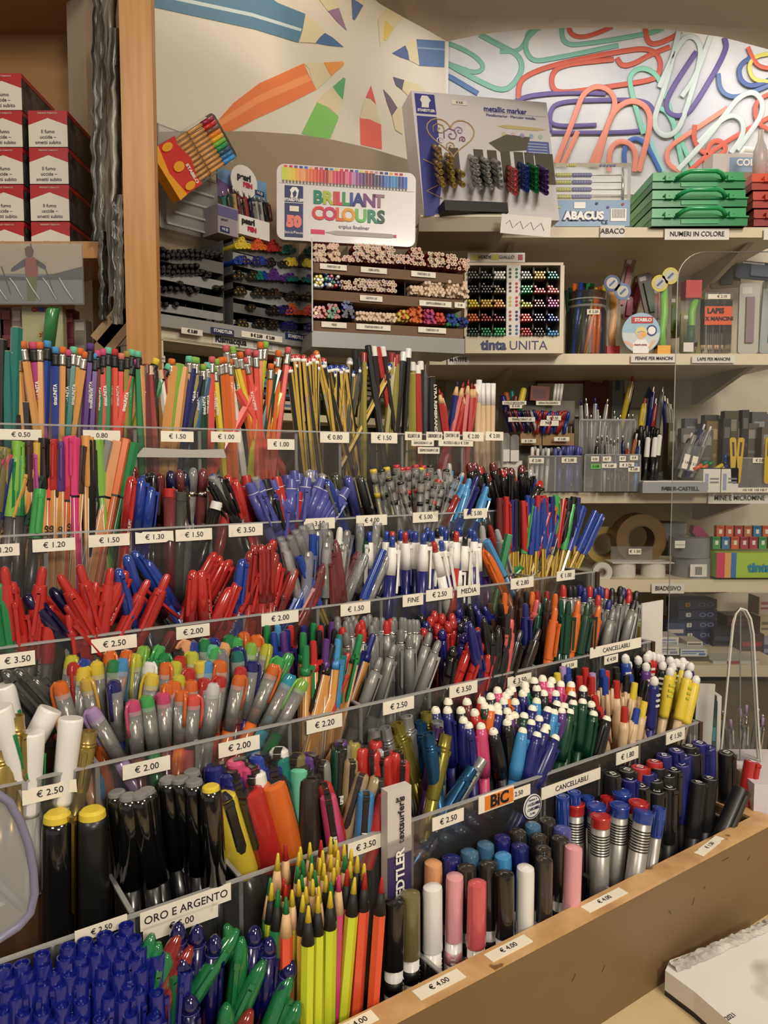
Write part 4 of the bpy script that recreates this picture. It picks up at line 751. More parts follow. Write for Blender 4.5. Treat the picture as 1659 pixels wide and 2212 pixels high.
B_('F', 5, 'wt', 'p 820 932 -1,k 880 945 0,k 765 945 0,dg 705 972 0,t 708 1005 0,p 870 972 2,p 940 968 5,o 1008 972 6,k 1085 1000 3,k 782 995 0,k 828 1028 0,n 905 1030 2,k 1018 1035 16,n 690 1030 -2,k 600 1022 -2,dr 620 1000 -1,p 525 1008 -3,k 480 1048 -4,o 578 1045 -3')
B_('J', 5, 'wt', 'n 300 90 -3,n 385 90 -4,k 480 92 -5,k 390 28 -2,r 578 108 -8,dr 525 30 -3,r 630 20 -2,dg 650 58 -5,o 700 75 8,n 745 62 0,n 755 102 12,n 788 28 0,n 870 32 -2,k 815 98 0,k 868 128 0,v 830 140 -2,n 1000 78 10,lb 1030 25 8,k 1178 45 16,n 1112 88 14,lb 1155 105 13,v 1205 95 4,dg 1268 102 12,dg 1290 38 8,dg 1358 30 6,k 1415 52 -6,dg 1438 118 10,k 1535 155 16,n 535 200 -4,p 625 205 -3,n 500 162 -2,k 712 245 -10,k 812 180 -4,lb 930 238 10,n 1035 268 14,n 1088 240 15,k 1102 212 16,n 1170 290 24,n 1045 152 6,n 990 180 8,dg 940 130 10,k 1230 60 14')
B_('F', 5, 'kb', 'la 950 875 -2,y 915 915 -3,b 985 882 0,b 985 925 0,r 1098 882 0,r 1060 935 0,k 1045 882 0,la 1145 915 0,r 1140 940 0,b 1210 890 0,r 1238 900 2,b 1228 940 0,k 1300 878 0,k 1308 912 2,r 1302 965 -1,k 1368 928 3,y 1422 978 8,b 1390 925 0,k 1490 962 11,k 1512 1005 13,r 1160 1065 -8,r 1190 1142 -8,r 1355 1135 2,b 1438 1145 12,y 1485 1100 12,r 1552 1048 10')
B_('G', 5, 'sb', 'b 635 375 -2,k 652 420 -5,k 725 388 -3,v 785 435 2,k 800 398 3,k 790 370 2,r 835 360 4,n 895 378 6,k 962 393 7,k 908 428 8,k 1008 408 8,k 1052 400 9,y 1055 435 12,y 978 438 9,n 1108 435 11,y 962 470 9,y 1092 492 12,y 1150 530 14,n 845 535 5,k 1255 665 52,k 945 780 52,r 808 350 3,k 870 372 5,n 1080 425 12')
# front step
rt = '870 950,720 1015,830 1020,920 1040,585 1060,680 1080,765 1095,860 1110,960 1105,470 1095,655 1140,550 1160,445 1170,290 1150,150 1215,825 1180,935 1170,575 1215,710 1230,300 1215,185 1265,375 1275,485 1285,820 1275,970 1250,65 1300,205 1330,300 1350,415 1355,555 1330,690 1345,880 1370,955 1405,1080 1415,50 1385,110 1440,750 1435,845 1455,565 1475,430 1500,290 1550,165 1550,695 1595,1065 1580,1085 1150,20 1540,225 1620,1275 1265,30 1245,350 1600,500 1580,900 1560,560 1600'
B_('K', 6, 'rt', ','.join('n ' + q + ' %.1f' % random.uniform(-3, 5) for q in rt.split(',')))
B_('K', 6, 'db', 'n 1230 930 2,n 1360 950 2,n 1485 1015 4,n 1265 1165 4,n 1305 1430 -4')
B_('L', 6, 'db', 'n 335 825 4,n 440 905 4,n 605 1075 20')
B_('K', 6, 'gg', 'g 1050 1010 15,g 1095 1070 12,g 1150 1140 2,rr 1240 1000 24,rr 1320 1095 26,g 1560 950 -18')
B_('L', 6, 'gg', 'g 215 850 34,g 240 910 6,g 400 1075 25,g 590 1180 22,g 130 1385 2,g 650 1370 22,rr 310 1425 24')
B_('L', 6, 'jt', 'ly/w/y 500 308 3,no/w/r 553 240 0,ly/w/y 660 262 0,yo/w/y 728 232 0,no/w/r 808 215 1,ly/w/y 878 192 1,ly/w/y 915 215 1,ly/w/y 975 243 2,ly/w/y 1025 278 2,yo/b/y 1070 328 3,yo/b/y 1118 383 3,ly/w/y 650 302 0,ly/w/y 820 288 1,ly/w/y 880 320 1,ly/w/y 930 287 1,ly/w/y 800 345 0,g/w/g 740 320 0,g/w/g 680 360 0,g/w/g 640 402 0,ly/w/y 740 382 0,g/w/g 765 430 0,ly/w/y 830 380 1,yo/w/y 925 355 1,yo/b/y 900 413 1,g/w/g 980 328 2,ly/b/y 1018 367 2,no/b/r 995 424 2,no/b/r 1125 450 4,no/b/r 1245 478 4,ny/b/y 1050 482 5,hp/w/hp 936 465 2,yo/b/y 843 468 0,yo/b/y 648 498 0,ly/w/y 748 495 0,g/w/g 670 465 0,g/b/g 880 515 1,ly/w/y 792 548 0,no/w/r 540 487 0,no/w/r 553 532 0,yo/b/y 700 548 0,ny/b/y 455 522 2,g/b/g 500 568 2,ly/w/y 600 572 0,no/w/g 557 622 0,yo/b/y 677 608 0,ny/b/y 787 616 1,ny/b/y 718 685 1,ny/b/y 875 583 1,g/w/g 445 485 2')
B_('M', 6, 'pm', 'pe 285 362 0,n 415 322 0,st 545 282 0,st 660 230 0,n 780 180 0,mk 890 138 0,st 1000 95 0,mk 1105 55 0,vi 1210 115 1,mk 1040 172 0,n 905 238 0,lb 785 310 0,mk 680 365 0,mk 525 390 0,mk 1195 185 0,mk 1070 255 0,mk 1080 335 1,w 947 398 1,k 795 438 0,co 600 505 1,lp 440 460 1,w 280 535 0,ov 120 582 0,lp 1290 250 2,k 10 640 1')
B_('N', 6, 'wm', 'r 150 125 0,b 320 143 0,r 352 223 1,b 502 138 4,b 690 185 8,r 648 115 2,b 518 38 0')
B_('N', 6, 'wsm', 'b 55 70 0,b 145 38 0,b 250 78 0,r 402 78 0,b 812 162 8')
B_('G', 6, 'sm', 'k 542 1235 0,k 645 1205 0,r 738 1185 2,n 785 1228 0,n 660 1270 0,r 845 1145 2,k 865 1185 2,k 978 1202 2,k 938 1245 2,k 848 1282 2,k 750 1320 0,k 945 1328 2,k 858 1358 2,n 1040 1168 0,n 1048 1105 0,n 1000 1065 0,n 912 1100 0,k 1092 1035 1,k 1120 1085 0,n 1165 1012 1,n 1228 1045 0,k 1358 1080 0,k 1240 1265 6,k 1158 1295 6,k 1468 1345 24,r 1545 1145 10')
build_pens()
# card box standing between the bins
# ================================================================ helpers for the shop behind
class Slab:
    """an upright (or tilted) box whose front face fills the given view rectangle on the plane through P0 with normal n"""
    def __init__(s, name, label, cat, px, P0, n, depth, m, group=None, roll=0.0, part='body', rad=0.0):
        u0, v0, u1, v1 = px; s.n = n; uc, vc = (u0 + u1) / 2, (v0 + v1) / 2
        C_ = onplane(uc, vc, P0, n); x = EZ.cross(n).normalized(); x = x if x.dot(RGT) > 0 else -x; z = x.cross(-n) if False else n.cross(x)
        if z.z < 0: z = -z
        if roll: q = Quaternion(n, math.radians(roll)); x = q @ x; z = q @ z
        a = proj(C_ + x * .01); sx = math.hypot(a[0] - uc, a[1] - vc) / .01; a = proj(C_ + z * .01); sz = math.hypot(a[0] - uc, a[1] - vc) / .01
        s.w = (u1 - u0) / sx; s.h = (v1 - v0) / sz; s.x = x; s.z = z; s.O = C_ - x * (s.w / 2) - z * (s.h / 2); s.d = depth
        s.r = rootat(name, label, cat, s.O + x * (s.w / 2) - n * (depth / 2), group)
        mb = MB()
        if rad:
            mb.poly([s.O + x * px_ + z * pz for px_, pz in rrect(0, 0, s.w, s.h, rad)], depth, n)
        else: mb.obox(s.O + x * (s.w/2) + z * (s.h/2) - n * (depth/2), x * (s.w/2), -n * (depth/2), z * (s.h/2))
        s.body = mb.obj(part, m, s.r, True)
    def P(s, fx, fz, off=0.0): return s.O + s.x * (fx * s.w) + s.z * (fz * s.h) + s.n * off
    def rect(s, fx0, fz0, fx1, fz1, m, name='printed_panel', off=.0006, th=.0006):
        mb = MB(); mb.poly([s.P(fx0, fz0, off), s.P(fx1, fz0, off), s.P(fx1, fz1, off), s.P(fx0, fz1, off)], th, s.n); return mb.obj(name, m, s.r, True)
    def shape(s, pts, m, name='printed_shape', off=.0009, th=.0005):
        mb = MB(); mb.poly([s.P(a, b, off) for a, b in pts], th, s.n); return mb.obj(name, m, s.r, True)
    def text(s, body, fx, fz, size, m=INK, off=.0013, **k):
        return text(body, s.r, frame(s.P(fx, fz, off), s.x, s.z, s.n), size * s.h, m, **k)
def rrect(x0, z0, x1, z1, r, n=5):
    o = []
    for cx, cz, a0 in ((x1-r, z0+r, -90), (x1-r, z1-r, 0), (x0+r, z1-r, 90), (x0+r, z0+r, 180)):
        for i in range(n + 1):
            a = math.radians(a0 + 90*i/n); o.append((cx + r*math.cos(a), cz + r*math.sin(a)))
    return o
def col(r, g, b, rough=.5, **k): return mat((r, g, b), rough, **k)
PW = col(222, 218, 208); NB = col(30, 42, 96)
TO = Vector((0, -1, 0))                                            # faces the customer
def YP(y): return EYE + Vector((0, y, 0))
def circ(cx, cz, r, n=16, asp=1.0): return [(cx + r*math.cos(2*math.pi*i/n)/asp, cz + r*math.sin(2*math.pi*i/n)) for i in range(n)]
# ---------------------------------------------------------------- murals
MURL = noisy('mural_print_white', (214, 204, 184), (226, 218, 200), 1.5, rough=.6)
MURR = noisy('mural_print_bluish', (190, 192, 200), (222, 222, 220), 5, rough=.6)
WP = COR + LN * .004
def wl(u, v, off=0.0): return onplane(u, v, WP + LN * off, LN)
mb = MB(); mb.poly([wl(300, 420), wl(963, 420), wl(963, -60), wl(300, -60)], .003, LN)
ml = rootat('wall_mural', 'wall mural of giant coloured pencils pointing at a bright centre', 'mural', wl(600, 420)); mb.obj('print', MURL, ml, True)
def q2(pts): return [(550 + x / 2.963, y / 2.963) for x, y in pts]
WD = (216, 200, 160); k_off = [0]
def mpoly(pts, c, nm):
    k_off[0] += 1; o_ = .0006 + .00002 * k_off[0]
    mb = MB(); P3 = [wl(u, v, o_) for u, v in pts]
    nn = Vector((0, 0, 0))
    for i in range(len(P3)): nn += P3[i].cross(P3[(i+1) % len(P3)])
    if nn.dot(LN) < 0: P3 = P3[::-1]
    mb.poly(P3, .0005, LN); mb.obj(nm, mat(c, .6), ml, True)
def mp(body, wood, lead, c, cl_=None):
    if body: mpoly(body if body[0][0] < 0 or len(body[0]) == 3 else q2(body), c, 'printed_pencil')
    if wood: mpoly(q2(wood), WD, 'printed_wood')
    mpoly(q2(lead), cl_ or c, 'printed_tip')
mpoly([(455, 278), (505, 222), (560, 180), (656, 137), (683, 194), (620, 226), (550, 258), (500, 284), (470, 300)], (226, 122, 62), 'printed_pencil')
mpoly([(470, 262), (560, 205), (664, 160), (672, 174), (560, 222), (478, 272)], (236, 148, 88), 'printed_highlight')
mp(None, [(315,405),(380,398),(440,400),(462,440),(490,490),(395,575),(365,500),(350,440)], [(440,400),(560,393),(575,405),(570,418),(490,485),(465,440)], (226,150,60))
mp([(300,855),(400,655),(450,675),(540,750),(485,885),(390,880)], [(400,655),(440,600),(500,555),(530,600),(565,640),(540,750),(480,690)], [(500,555),(570,495),(582,505),(565,640),(530,600)], (124,188,92), (84,166,98))
mp([(675,755),(740,760),(810,795),(815,955),(680,925)], [(675,755),(690,690),(712,625),(745,640),(778,670),(805,795),(740,765)], [(712,625),(745,548),(760,600),(778,670),(745,630)], (222,96,74), (216,78,66))
mpoly([(316, -30), (540, -40), (600, 6), (660, 30), (655, 60), (645, 92), (550, 63), (316, 12)], (84, 124, 146), 'printed_pencil')
mpoly([(330, -18), (545, 28), (652, 62), (650, 68), (545, 36), (330, -10)], (196, 208, 206), 'printed_highlight')
mp(None, [(325,95),(400,140),(450,210),(390,275),(290,270),(310,180)], [(450,210),(500,240),(570,300),(480,292),(390,275),(415,240)], (70,104,146))
mp(None, [(370,-60),(480,-60),(540,50),(520,66),(500,60),(470,70)], [(470,70),(500,60),(540,50),(590,195),(530,140)], (152,116,140))
mp(None, [(620,-80),(720,-60),(695,35),(650,20),(620,0)], [(620,-10),(660,10),(695,35),(640,130),(628,120)], (88,108,146))
mp(None, [(805,300),(790,120),(880,20),(960,100),(888,180),(860,150),(835,130),(828,250)], [(835,130),(870,160),(888,180),(840,262),(825,250)], (220,186,92))
mp([(1035,250),(1218,262),(1215,430),(1055,420)], [(965,290),(1000,262),(1035,250),(1055,420),(990,385),(985,340)], [(880,340),(965,290),(980,330),(990,385),(930,365)], (92,116,156), (78,94,146))
mpoly(q2([(1038,300),(1217,312),(1217,322),(1040,310)]), (140, 160, 186), 'printed_highlight')
mp(None, [(958,512),(1050,540),(1090,580),(1010,640),(945,575)], [(888,492),(958,512),(950,540),(945,575),(905,545)], (80,84,104))
mp(None, [(915,690),(940,680),(948,860),(900,830),(880,735)], [(825,572),(870,620),(915,690),(880,740),(850,660)], (104,88,104))
# right mural: oversized paper clips printed on a pale ground
mr = rootat('wall_mural', 'wall mural of oversized coloured paper clips above the shelves', 'mural', Y(1300, 380, 1.755))
mb = MB(); mb.poly([Y(968, 420, 1.755), Y(1760, 420, 1.755), Y(1760, 20, 1.755), Y(968, 20, 1.755)], .003, TO); mb.obj('print', MURR, mr, True)
mb = MB(); mb.obox(Y(965, 220, 1.745), RGT * .003, Vector((0, .004, 0)), EZ * .16); mb.obj('corner_trim', PW, mr, True)
def chaikin(p, k=3):
    for _ in range(k):
        q = [p[0]]
        for a, b in zip(p, p[1:]): q += [(a[0]*.75 + b[0]*.25, a[1]*.75 + b[1]*.25), (a[0]*.25 + b[0]*.75, a[1]*.25 + b[1]*.75)]
        p = q + [p[-1]]
    return p
CLN = [0]
def pclip(pts, r, c, x0=1100, sc=2.966):
    CLN[0] += 1; yy = 1.7545 - .0002 * CLN[0]
    p = [(x0 + x/sc, y/sc) for x, y in chaikin(pts)]
    mb = MB(); mb.tube([Y(u, v, yy) for u, v in p], r/sc*1.75/1600, 10, 0, flat=(TO, .12)); mb.obj('printed_clip', mat(c, .5), mr, True)
TL = (120, 176, 158); RD = (200, 92, 72); PU = (96, 80, 140); CO = (226, 140, 118); WH = (196, 208, 204); GR = (130, 196, 172); BL = (66, 104, 176)
pclip([(-60,330),(60,330),(110,260),(120,200),(200,180)], 13, TL)
pclip([(-190,220),(-60,290),(60,350),(90,440),(30,540),(-30,580),(-120,560),(-380,420),(-500,330)], 17, TL)
pclip([(-520,230),(-300,310),(-190,380),(-160,440),(-220,470),(-330,430),(-500,370)], 14, TL)
pclip([(-520,460),(-400,480),(-300,540),(-200,600)], 16, (80,112,168))
pclip([(340,150),(335,220),(360,280),(440,290),(900,215),(990,180)], 15, TL)
pclip([(700,290),(240,385),(150,390),(105,330),(105,250),(180,180)], 15, TL)
pclip([(380,170),(400,225),(470,240),(560,215),(660,170)], 14, RD)
pclip([(870,150),(880,260),(930,290),(1050,240),(1100,200)], 16, RD)
pclip([(690,370),(720,425),(800,410),(900,350),(1030,300)], 16, RD)
pclip([(60,650),(60,540),(110,480),(300,410),(700,330),(900,305),(975,380),(960,490),(880,520),(640,555),(330,600),(270,560),(275,460),(360,410),(670,380)], 16, RD)
pclip([(40,650),(130,610),(400,590),(620,600)], 15, PU)
pclip([(260,840),(260,700),(330,650),(620,640),(860,640),(930,700),(930,790),(860,850),(270,850)], 14, PU)
pclip([(560,800),(300,810),(255,770)], 13, PU)
pclip([(860,860),(780,580),(770,480),(840,430),(930,460),(990,560),(1060,820),(1120,1100)], 16, GR)
pclip([(960,690),(1020,720),(1090,880),(1190,1100)], 15, GR)
pclip([(870,800),(940,1000),(990,1100)], 14, (150,204,206))
pclip([(740,1060),(735,940),(800,875),(880,920),(970,1100)], 15, BL)
pclip([(1200,330),(1020,600),(1000,700),(1050,745),(1130,740),(1200,660),(1400,320),(1380,240)], 16, PU)
pclip([(1090,190),(1000,560),(930,740),(935,830),(1000,880),(1080,840),(1130,720),(1230,380),(1220,260),(1150,220),(1080,290),(960,560)], 17, WH)
pclip([(1290,230),(1200,480),(1105,620)], 16, WH)
pclip([(300,1050),(430,720),(470,600),(560,545),(650,580),(685,660),(650,760),(520,1060)], 17, CO)
pclip([(340,1060),(440,840)], 16, CO)
pclip([(560,1060),(640,760),(710,670),(800,640),(890,690),(910,800),(830,1100)], 18, CO)
pclip([(640,1100),(640,960),(700,900),(780,920),(815,990),(800,1100)], 17, CO)
pclip([(1340,470),(1350,580),(1430,630),(1560,590),(1680,540)], 14, (84,110,160))
pclip([(1560,360),(1470,420),(1480,520),(1560,560),(1690,500)], 15, (70,92,150))
pclip([(1690,340),(1570,360),(1530,430),(1570,520),(1690,520)], 13, (206,196,96))
pclip([(1530,300),(1560,370),(1600,430),(1700,440)], 13, RD)
pclip([(1100,1100),(1010,1050),(1010,950),(1130,870),(1400,690)], 15, CO)
pclip([(1150,1100),(1260,1000),(1400,900),(1690,740)], 15, RD)
pclip([(1190,800),(1180,900),(1240,980),(1340,1010),(1400,950),(1340,890),(1270,930),(1260,1090)], 16, RD)
pclip([(1690,590),(1590,640),(1570,720),(1600,800),(1690,840)], 14, RD)
pclip([(1080,1090),(1240,920),(1380,740),(1470,620),(1570,580),(1630,660),(1610,760),(1460,960)], 17, WH)
pclip([(1210,915),(1340,780),(1430,730),(1500,770),(1500,870),(1420,980)], 16, WH)
# ---------------------------------------------------------------- cream shelves on brackets
SHELF = [(905, 1700, 491, 513, 'abacus'), (928, 1700, 764, 788, 'pencil jars'), (1075, 1700, 1064, 1087, 'mechanical pencil stands'), (1270, 1700, 1252, 1279, 'tape rolls'), (1380, 1700, 1437, 1462, 'small boxes')]
SZ = []
for u0, u1, vt, vb, what in SHELF:
    a, b = Y(u0, vt, 1.45), Y(u1, vb, 1.45); SZ.append(a.z)
    r = rootat('wall_shelf', f'cream wall shelf board carrying the {what}', 'shelf', Vector(((a.x+b.x)/2, 1.45, b.z)), 'cream wall shelves')
    x0_ = max(a.x, .165 if u0 > 1000 else a.x); mb = MB(); mb.box((a.x, 1.45, b.z), (b.x, 1.755, a.z)); mb.obj('board', CREAM, r, True)
    for ub in (1110, 1620):
        q = Y(ub, vb, 1.5)
        mb = MB(); mb.poly([Vector((q.x, 1.48, b.z)), Vector((q.x, 1.75, b.z - .001)), Vector((q.x, 1.75, b.z - .055)), Vector((q.x, 1.72, b.z - .055))], .012, RGT); mb.obj('bracket', col(186, 176, 152), r, True)
mb = MB(); a = Y(1380, 1470, 1.5); mb.box((a.x, 1.5, 0.0), (1.2, 1.75, a.z)); tag(mb.obj('base_cabinet', noisy('grey_brown_laminate', (96, 84, 66), (106, 94, 76), 4, rough=.5)), 'grey brown cabinet under the lowest shelf', 'cabinet')
def slabel(txt, u0, v0, u1, v1, what, ylev=1.444):
    s = Slab('shelf_label', f'white paper shelf label {what}', 'label', (u0, v0, u1, v1), YP(ylev), TO, .0006, PW, 'shelf labels', part='paper')
    s.text(txt, .5, .5, .62, xs=min(1.0, s.w * .92 / (len(txt) * s.h * .62 * .62)), bold=.00005)
slabel('ABACO', 1297, 487, 1349, 513, 'with one short word below the bead pack')
slabel('NUMERI IN COLORE', 1436, 494, 1575, 518, 'with three words below the green cases')
slabel('P', 1650, 494, 1700, 518, 'with a single letter below the red cases')
slabel('MATITE', 967, 767, 1013, 788, 'with one word under the pen display box')
slabel('PENNE PER MANCINI', 1363, 766, 1462, 783, 'with three words under the round disc')
slabel('LAPIS PER MANCINI', 1495, 768, 1588, 784, 'with three words under the black pencils jar')
slabel('MINE E MICROMINE', 1530, 1064, 1664, 1088, 'with three words under the grey trays')
slabel('BIADESIVO', 1408, 1260, 1478, 1282, 'with one word under the tape rolls')
# ---------------------------------------------------------------- wooden bookcase with cigarette packs, far left
POSTY = .93
a, b = Y(256, 0, POSTY), Y(326, 0, POSTY)
r = rootat('wooden_bookcase', 'oak bookcase with a thick upright post holding tobacco packs', 'bookcase', Vector((a.x, POSTY, 0)))
mb = MB(); mb.box((a.x, POSTY, 0.0), (b.x, POSTY + .014, CZ + .95)); mb.obj('post', OAK, r, True)
bxr = Y(268, 0, 1.25).x; mb = MB(); mb.add([Vector((a.x + d1, POSTY + .016, z)) for z in (0, CZ + .95) for d1 in (0, .008)] + [Vector((bxr + d1, 1.25, z)) for z in (0, CZ + .95) for d1 in (0, .008)], [(0,1,3,2),(4,6,7,5),(0,2,6,4),(1,5,7,3),(2,3,7,6),(0,4,5,1)]); mb.obj('side_panel', OAKD, r, True)
mb = MB(); mb.box((-.9, 1.25, 0), (bxr, 1.262, CZ + 1.07)); mb.obj('back_panel', OAKD, r, True)
zt = Y(0, 526, 1.02).z; mb = MB(); mb.box((-.9, 1.01, zt - .022), (a.x - .02, 1.249, zt)); mb.obj('shelf', OAK, r, True)
z2 = Y(0, 74, 1.25).z; mb = MB(); mb.box((-.9, 1.02, z2), (bxr - .02, 1.249, z2 + .02)); mb.obj('shelf', OAKD, r, True)
RDP = col(172, 32, 34, .35, coat=.4); OFW = col(216, 210, 194, .4, coat=.3); DKP = noisy('dark_pack_print', (40, 34, 32), (96, 92, 88), 60, rough=.4)
def pack(u0, v0, u1, v1, label, first=None):
    if first:
        P1 = Y((u0+u1)/2, v1, 1.03); P0 = first['P']; r0 = first['r']; c = r0.copy(); COL.objects.link(c); c.matrix_basis = Matrix.Translation(P1); c['label'] = label
        for ch in first['ch']:
            d_ = ch.copy(); COL.objects.link(d_); d_.parent = c
        return None
    s = Slab('tobacco_pack', label, 'cigarette pack', (u0, v0, u1, v1), YP(1.03), TO, .1, DKP, 'tobacco packs on the oak shelf')
    s.rect(.0, .52, 1, 1, RDP, 'red_band'); s.shape([(0, .52), (0, .6), (.5, .8), (1, .6), (1, .52)], OFW, 'white_chevron'); s.rect(0, 0, 1, .52, OFW, 'warning_panel', .0009)
    mb = MB(); mb.poly([s.P(1, .53, 0), s.P(1, .53, -.1), s.P(1, 1, -.1), s.P(1, 1, 0)], .0006, s.x * 1.0); 
    mb = MB(); mb.obox(s.P(.5, 1, -.05) + EZ * .0004, s.x * (s.w/2), s.n * .05, EZ * .0004); mb.obj('red_top', RDP, s.r, True)
    mb = MB(); mb.obox(s.P(1, .94, -.05), s.x * .0005, s.n * .05, EZ * (s.h * .06)); mb.obj('red_side_band', RDP, s.r, True)
    for i, t_ in enumerate(('Il fumo', 'uccide –', 'smetti subito')): s.text(t_, .5, .42 - i * .15, .14)
    s.text('PREMIUM TOBACCO', .5, .93, .06, OFW)
    return s
s = pack(62, 240, 146, 318, 'red and white tobacco pack, topmost of the right stack')
me_ = [o for o in bpy.data.objects if o.parent == s.r]; Pp = s.r.matrix_basis.translation.copy()
inv = s.r.matrix_basis.inverted()
def packcopy(du, dv, label):
    P1 = Y(104 + du, 279 + dv, 1.03); d_ = P1 - Y(104, 279, 1.03)
    c = s.r.copy(); COL.objects.link(c); c.matrix_basis = Matrix.Translation(Pp + d_); c['label'] = label
    for ch in me_:
        e = ch.copy(); COL.objects.link(e); e.parent = c; e.matrix_parent_inverse = inv
hh = s.h; kpx = 80
for i, t_ in enumerate(('second from the top', 'third from the top', 'fourth from the top')): packcopy(2 * (i+1), kpx * (i+1), f'red and white tobacco pack, {t_} of the right stack')
for i, t_ in enumerate(('topmost', 'second from the top', 'third from the top', 'fourth from the top', 'lowest')): packcopy(-99 + 1.5*i, kpx * (i - 1), f'red and white tobacco pack, {t_} of the left stack')
# hanging grey plastic bags against the post
GREYF = noisy('crumpled_grey_film', (58, 56, 52), (156, 150, 138), 26, (3, 3, .35), .25, bump=.6, lo=.42, hi=.66)
for i, (u0, u1, v0, v1, y) in enumerate([(198, 226, -40, 520, .99), (218, 250, -40, 500, .975), (232, 262, 60, 640, .95), (214, 240, 420, 690, .985), (244, 266, 420, 700, .937)]):
    random.seed(50 + i); mb = MB(); n = 22; vs = []
    for k in range(n + 1):
        v = v0 + (v1 - v0) * k / n; dx = random.uniform(-4, 4)
        for j, t_ in enumerate((0, .25, .5, .75, 1)):
            P = Y(u0 + (u1 - u0) * t_ + dx * (1 - t_ * .5), v, y + (.008 * math.sin(t_ * 6 + i) + random.uniform(-.003, .003))); vs.append(P)
    mb.add(vs, [(k*5+j, k*5+5+j, k*5+6+j, k*5+1+j) for k in range(n) for j in range(4)], 0, True)
    back = [p + Vector((0, .003, 0)) for p in vs]; mb.add(back, [(k*5+j, k*5+1+j, k*5+6+j, k*5+5+j) for k in range(n) for j in range(4)], 0, True)
    tag(mb.obj('hanging_bag', GREYF), ['outermost long grey plastic bag hanging by the tobacco packs', 'long grey plastic bag hanging between its two neighbours', 'wrinkled grey bag touching the oak post', 'short grey bag tail hanging beside the skier picture', 'grey bag end hanging in front of the post foot'][i], 'plastic bag', 'grey bags hanging by the post')
# card with a ski racer in a clear sleeve
s = Slab('picture_card', 'glossy sleeve holding a picture of a red vested skier', 'picture', (-60, 527, 178, 656), YP(.98), TO, .002, noisy('sky_print', (190, 178, 150), (222, 206, 172), 3, rough=.5), part='card')
s.rect(0, 0, 1, .5, col(140, 144, 152), 'printed_snow'); s.shape([(0, .5), (.5, .44), (.75, .5), (1, .62), (1, .4), (0, .38)], col(70, 78, 88), 'printed_hill')
fx = lambda u: (u + 60) / 238; fz = lambda v: (656 - v) / 129
def sh(pts, c, nm, off=.0012): s.shape([(fx(u), fz(v)) for u, v in pts][::-1], col(*c), nm, off)
sh([(54, 562), (60, 556), (76, 556), (83, 566), (82, 598), (56, 598)], (172, 56, 40), 'printed_vest'); sh([(56, 558), (26, 580), (24, 586), (30, 586), (57, 574)], (58, 66, 108), 'printed_arm'); sh([(80, 560), (98, 572), (101, 578), (96, 582), (80, 572)], (40, 36, 44), 'printed_arm')
sh([(57, 552), (56, 538), (62, 532), (71, 533), (75, 542), (72, 554), (64, 557)], (96, 44, 36), 'printed_helmet'); sh([(57, 598), (81, 598), (76, 650), (58, 650)], (96, 118, 46), 'printed_trousers'); sh([(68, 527), (70, 527), (70, 534), (68, 534)], (40, 30, 30), 'printed_antenna')
sh([(98, 580), (100, 580), (118, 640), (116, 640)], (46, 44, 46), 'printed_pole'); sh([(3, 576), (5, 575), (24, 636), (22, 637)], (46, 44, 46), 'printed_pole')
mb = MB(); mb.poly([s.P(-.01, -.03, .003), s.P(1.02, -.03, .003), s.P(1.02, 1.02, .003), s.P(-.01, 1.02, .003)], .0004, TO); mb.obj('clear_sleeve', FILM, s.r, True)
random.seed(3)
for i in range(5):
    x = .2 + i * .15; mb = MB(); mb.tube([s.P(x, .42, .0036), s.P(x + .05, .25 + .05 * (i % 2), .004), s.P(x + .12, .05, .0036)], .0006, 5); mb.obj('sleeve_crease', col(224, 220, 210, .3), s.r, True)
# things standing in the dark below the card
s = Slab('marker_pouch', 'pale yellow pouch with red and blue lettering and a flower', 'pouch', (48, 660, 136, 752), YP(1.0), TO, .012, col(172, 170, 128, .4), part='pouch')
s.text('CA', .34, .9, .13, col(150, 40, 44), bold=.0006); s.text('RI', .5, .9, .13, col(40, 80, 150), bold=.0006); s.text('OCA', .7, .9, .13, col(170, 60, 40), bold=.0006)
for i in range(6): a_ = i * math.pi / 3; s.shape(circ(.5 + .07 * math.cos(a_), .3 + .06 * math.sin(a_), .045, 8, .95), col(190, 160, 70), 'printed_petal')
s.shape(circ(.5, .3, .05, 10), col(150, 90, 50), 'printed_centre', .0014)
mb = MB(); mb.lathe([(0, .008), (.046, .008), (.048, .007)], 16, 0, frame(Y(104, 748, .96), (RGT*.98 + EZ*.0).normalized(), Vector((0, 1, 0)), (EZ + RGT * .16).normalized())); tag(mb.obj('glitter_tube', col(60, 130, 70, .25, coat=.6)), 'green glitter tube standing against the pale pouch', 'tube')
for i, (u0, v0, u1, v1, c, lb_) in enumerate([(138, 668, 160, 760, (96, 30, 36), 'dark red box beside the pale pouch'), (2, 664, 26, 750, (88, 26, 24), 'dark red packet at the shelf edge'), (26, 664, 48, 760, (148, 130, 122), 'small greyish picture packet next to the pouch'), (160, 690, 186, 770, (118, 112, 100), 'clear grey packet in the dark corner'), (-40, 690, 8, 770, (60, 44, 38), 'dark brown box at the far end')]):
    s = Slab('small_packet', lb_, 'packet', (u0, v0, u1, v1), YP(1.02), TO, .02, col(*c), 'packets under the card'); s.rect(.12, .7, .88, .92, col(*[min(255, x + 50) for x in c]), 'printed_strip'); s.rect(.12, .2, .88, .3, col(*[min(255, x + 25) for x in c]), 'printed_strip')
mb = MB(); P = Y(240, 760, .99)
for i in range(2): mb.obox(P + RGT * (.012 * i + .004) + EZ * (.02 + .03 * i), (RGT * .8 + EZ * .9).normalized() * .05, Vector((0, .0015, 0)), (EZ * .8 - RGT * .9).normalized() * .012, i)
tag(mb.obj('folded_cardboard', [col(150, 120, 82), col(168, 138, 96)]), 'folded pieces of brown cardboard leaning against the post', 'cardboard')
